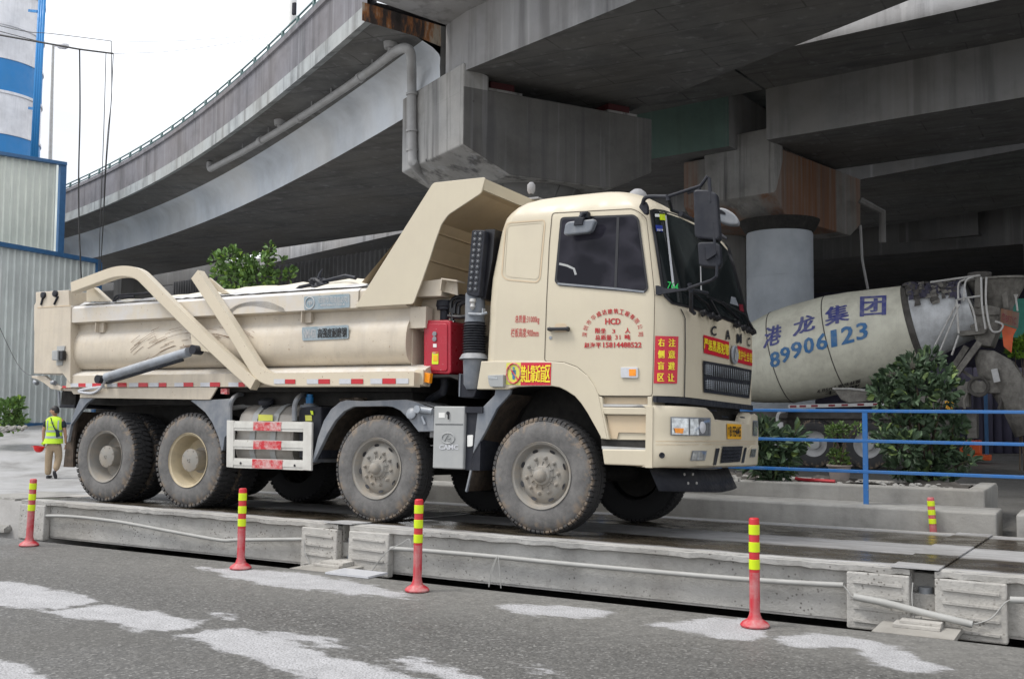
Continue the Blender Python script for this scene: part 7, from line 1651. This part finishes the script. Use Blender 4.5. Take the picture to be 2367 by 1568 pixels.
# ============================================================ WORKER
mp_ = at(122, 1105, Z=gz(*at(122, 1105, Z=-.12)[:2])); mz = gz(mp_.x, mp_.y)
dM = (mp_-CAM).dot(CF); HT = 163*dM/FPX
fw = Vector((CF.x, CF.y, 0)).normalized(); rt_ = Vector((CR.x, CR.y, 0)).normalized()
PM = Matrix(((rt_.x, fw.x, 0, mp_.x), (rt_.y, fw.y, 0, mp_.y), (0, 0, 1, mz), (0, 0, 0, 1))) @ Matrix.Scale(HT/1.70, 4)
pe = thing('person', 'worker in yellow hi-vis vest and khaki trousers walking away, red helmet in left hand', 'person', mat=PM)
M['skin'] = simple('skin', (.36, .20, .13), .5, 0, .06); M['hair'] = simple('black_hair', (.012, .011, .012), .5); M['hivis'] = weathered('hi_vis_fabric', (.52, .78, .03), (.4, .62, .04), .4, 0, .7, 6); M['khaki'] = weathered('khaki_cloth', (.34, .26, .17), (.26, .19, .12), .5, .2, .85, 7, bmp=.2, bsc=20)
M['retro'] = simple('grey_retroreflective', (.30, .34, .36), .4); M['shirt'] = simple('dark_shirt', (.01, .02, .03), .8); M['shoe'] = simple('dark_shoe', (.03, .03, .035), .6); M['helmet'] = simple('red_helmet', (.60, .01, .012), .2, 0, .05)
def skin(name, verts, edges, radii, mt, parent, root=0, sub=2):
    me = bpy.data.meshes.new(name); me.from_pydata(verts, edges, []); o = bpy.data.objects.new(name, me); COL.objects.link(o); o.parent = parent
    o.modifiers.new('skin', 'SKIN'); o.modifiers.new('sub', 'SUBSURF').levels = sub; o.modifiers['sub'].render_levels = sub; o.modifiers['skin'].use_smooth_shade = True
    for i, r in enumerate(radii):
        r = r if isinstance(r, tuple) else (r, r); me.skin_vertices[0].data[i].radius = r; me.skin_vertices[0].data[i].use_root = (i == root)
    me.materials.append(M[mt]); return o
# body: x right, y away, z up
V = [(0, 0, .93), (0, .0, 1.08), (0, 0, 1.25), (0, 0, 1.38), (0, .01, 1.47), (-.01, .01, 1.53),
     (-.09, 0, .80), (-.115, -.0, .48), (-.115, -.01, .10), (.09, 0, .80), (.10, .06, .48), (.105, -.11, .17),
     (-.19, 0, 1.40), (-.26, -.0, 1.15), (-.27, .02, .93), (-.255, .03, .86), (.19, 0, 1.40), (.255, .0, 1.13), (.265, .05, .90), (.262, .07, .83)]
E_ = [(0, 1), (1, 2), (2, 3), (3, 4), (4, 5), (0, 6), (6, 7), (7, 8), (0, 9), (9, 10), (10, 11), (3, 12), (12, 13), (13, 14), (14, 15), (3, 16), (16, 17), (17, 18), (18, 19)]
Rr = [(.10, .08), (.11, .08), (.14, .09), (.13, .085), .06, .052, (.07, .07), .05, .035, (.07, .07), .05, .035, .055, .042, .032, .028, .055, .042, .032, .028]
body = skin('body', V, E_, Rr, 'skin', pe)
# head with face turned to the left
m = MB(); R = random.Random(1); hc = Vector((-.015, .01, 1.62)); rows = []
for j in range(13):
    ph = math.pi*j/12; r = []
    for i in range(17):
        th = 2*math.pi*i/16; v = Vector((math.cos(th)*math.sin(ph), math.sin(th)*math.sin(ph), math.cos(ph)))
        fx = -v.x*.9+v.y*.3; k = Vector((v.x*.095, v.y*.078, v.z*.118)); 
        if v.z < 0: k.x *= 1-.18*(-v.z); k.y *= 1-.25*(-v.z)
        if v.x < -.75: k.x -= .012*(1-abs(v.z+.1)*2.2) if abs(v.z+.1) < .45 else 0
        r.append(hc+k)
    rows.append(r)
m.grid(rows)
m.lathe(hc+Vector((-.10, .0, -.005)), (-1, 0, -.4), [(-.01, .016), (.01, .014), (.028, .008), (.03, .001)], 8)      # nose
m.lathe(hc+Vector((.01, -.078, -.01)), (0, -1, 0), [(0, .02), (.01, .024), (.014, .012), (.014, .001)], 10)         # ear
m.bar(hc+Vector((-.094, -.03, -.055)), hc+Vector((-.094, .03, -.055)), .012, .012); m.build('head', 'skin', body, world=False)
m = MB()
for s_ in (-.03, .03): m.lathe(hc+Vector((-.088, s_, .02)), (-1, 0, 0), [(0, .011), (.006, .001)], 8)
m.bar(hc+Vector((-.092, -.045, .04)), hc+Vector((-.092, .045, .04)), .01, .01); m.build('eyes', 'hair', body, world=False)
m = MB(); rows = []
for j in range(9):
    ph = math.pi*.60*j/8; r = []
    for i in range(17):
        th = 2*math.pi*i/16; c_ = math.cos(th); lim = .62+.38*(c_*.5+.5); p_ = ph*(lim if c_ < .2 else 1.08); v = Vector((c_*math.sin(p_), math.sin(th)*math.sin(p_), math.cos(p_)))
        r.append(hc+Vector((.006, 0, .006))+Vector((v.x*.106, v.y*.09, v.z*.128)))
    rows.append(r)
m.grid(rows); m.build('hair', 'hair', body, world=False)
# trousers, vest, sleeves, shoes
skin('trousers', [(0, 0, .90), (0, 0, .82), (-.10, 0, .70), (-.115, 0, .48), (-.115, -.01, .07), (.10, .02, .70), (.10, .06, .48), (.105, -.10, .19)], [(0, 1), (1, 2), (2, 3), (3, 4), (1, 5), (5, 6), (6, 7)], [(.16, .115), (.165, .12), (.10, .105), (.088, .092), (.078, .08), (.10, .105), (.088, .092), (.075, .078)], 'khaki', body)
def shell(secs, n=24):
    rows = []
    for z, cx, cy, a, b in secs: rows.append([Vector((cx+math.copysign(abs(math.cos(t))**.8, math.cos(t))*a, cy+math.copysign(abs(math.sin(t))**.8, math.sin(t))*b, z)) for t in [2*math.pi*i/n for i in range(n+1)]])
    return rows
VS = [(.84, -.02, 0, .225, .165), (.92, -.01, 0, .215, .155), (1.05, 0, 0, .182, .13), (1.2, 0, 0, .19, .132), (1.33, 0, 0, .205, .13), (1.41, 0, 0, .20, .115), (1.46, 0, 0, .15, .09), (1.49, 0, 0, .08, .075)]
def vsec(z, off=0):
    for a, b in zip(VS, VS[1:]):
        if a[0] <= z <= b[0]: t = (z-a[0])/(b[0]-a[0]); return tuple(a[k]+(b[k]-a[k])*t+(off if k > 2 else 0) for k in range(5))
m = MB(); m.grid(shell(VS)); m.prism([(-.17, -.04, .95), (-.30, -.05, .84), (-.26, -.03, .80), (-.14, -.03, .87)], (0, .06, 0)); vest = m.build('vest', 'hivis', body, world=False)
for z0, z1_ in ((.965, 1.02), (1.115, 1.165)): m = MB(); m.grid(shell([vsec(z0, .004), vsec(z1_, .004)])); m.build('reflective_band', 'retro', vest, world=False)
for x in (-.14, .12): m = MB(); m.grid([[Vector((x+dx, vsec(min(z, 1.44), 0)[2]-vsec(min(z, 1.44), 0)[4]*(.86 if z < 1.4 else .8)-.012, z)) for dx in (0, .035)] for z in (1.17, 1.25, 1.33, 1.40)]); m.build('reflective_band', 'retro', vest, world=False)
skin('shirt_sleeve', [(-.18, 0, 1.40), (-.245, 0, 1.22)], [(0, 1)], [.072, .062], 'shirt', body); skin('shirt_sleeve', [(.18, 0, 1.40), (.248, 0, 1.20)], [(0, 1)], [.072, .062], 'shirt', body)
m = MB(); m.tube(bez([(-.06, -.095, 1.47), (0, -.14, 1.34), (.08, -.15, 1.18), (.17, -.13, 1.05)], 5), .013, 6); m.prism([(.10, -.16, 1.20), (.18, -.15, 1.16), (.20, -.13, 1.02), (.12, -.15, .99)], (0, -.03, 0)); m.build('shoulder_bag', 'shirt', body, world=False, bevel=.01)
m = MB(); letter(m, 'GANGLONG', rect(0, 0, 1, 1), lambda x, y: Vector((-.09+.17*x, -.146, 1.26-.045*y)), 0, .02); m.tube([Vector((math.cos(a)*.035, -.146, 1.345+math.sin(a)*.025)) for a in [i*math.pi/8 for i in range(16)]], .005, 4, closed=True); m.build('back_print', 'retro', vest, world=False)
for (x, y, z, pit) in ((-.115, .03, .03, 0), (.10, -.14, .12, -1.0)):
    m = MB(); rows = []
    for i in range(9):
        t = i/8; w__ = .045*math.sin(math.pi*min(1, t*.9+.1))**.5+.004; hgt = .07-.03*t; L_ = -.08+.25*t
        ring_ = []
        for k in range(9): a = 2*math.pi*k/8; ring_.append(Vector((math.cos(a)*w__, L_, .005+max(-.03, math.sin(a)*hgt*.6))))
        rows.append(ring_)
    mm_ = Matrix.Translation((x, y, z)) @ Matrix.Rotation(pit, 4, 'X'); m.grid([[mm_ @ p for p in r] for r in rows]); m.add([mm_ @ p for p in rows[0][:-1]], [tuple(range(8))]); m.add([mm_ @ p for p in rows[-1][:-1]], [tuple(range(8))]); m.build('shoe', 'shoe', body, world=False)
def hand(c, sgn, curl, name='hand'):
    c = Vector(c); vs = [tuple(c), tuple(c+Vector((0, .005, -.045)))]; es = [(0, 1)]; rs = [.024, (.034, .016)]
    for i, (o_, l_) in enumerate(((-.026, .066), (-.009, .075), (.009, .07), (.026, .055))):
        b = c+Vector((o_*.5*sgn, o_*.8, -.075)); n0 = len(vs); vs += [tuple(b), tuple(b+Vector((-curl*.02*sgn, 0, -l_*.5))), tuple(b+Vector((-curl*.06*sgn, 0, -l_*.75)))]; es += [(1, n0), (n0, n0+1), (n0+1, n0+2)]; rs += [.011, .010, .008]
    n0 = len(vs); vs += [tuple(c+Vector((0, .04, -.04))), tuple(c+Vector((-.01*sgn, .055, -.075)))]; es += [(0, n0), (n0, n0+1)]; rs += [.012, .009]
    return skin(name, vs, es, rs, 'skin', body, 0, 1)
hand((-.258, .03, .86), -1, 1); hand((.262, .07, .83), 1, .4)
hm_ = thing('hard_hat', 'red safety helmet carried upside down by the walking worker', 'helmet', tuple(PM @ Vector((-.36, .03, .72))))
hw = MB(); base = PM @ Vector((-.37, .03, .755)); k = HT/1.70
hw.lathe(base, (-.15*rt_.x, -.15*rt_.y, -1), [(-.01*k, .138*k), (0, .14*k), (.004*k, .125*k), (.05*k, .12*k), (.10*k, .09*k), (.128*k, .05*k), (.135*k, .001)], 24)
hw.lathe(base-rt_*.12*k+Vector((0, 0, -.0)), (0, 0, 1), [(0, .001), (.002, .07*k), (.01*k, .07*k), (.011*k, .001)], 14); hw.build('shell', 'helmet', hm_)
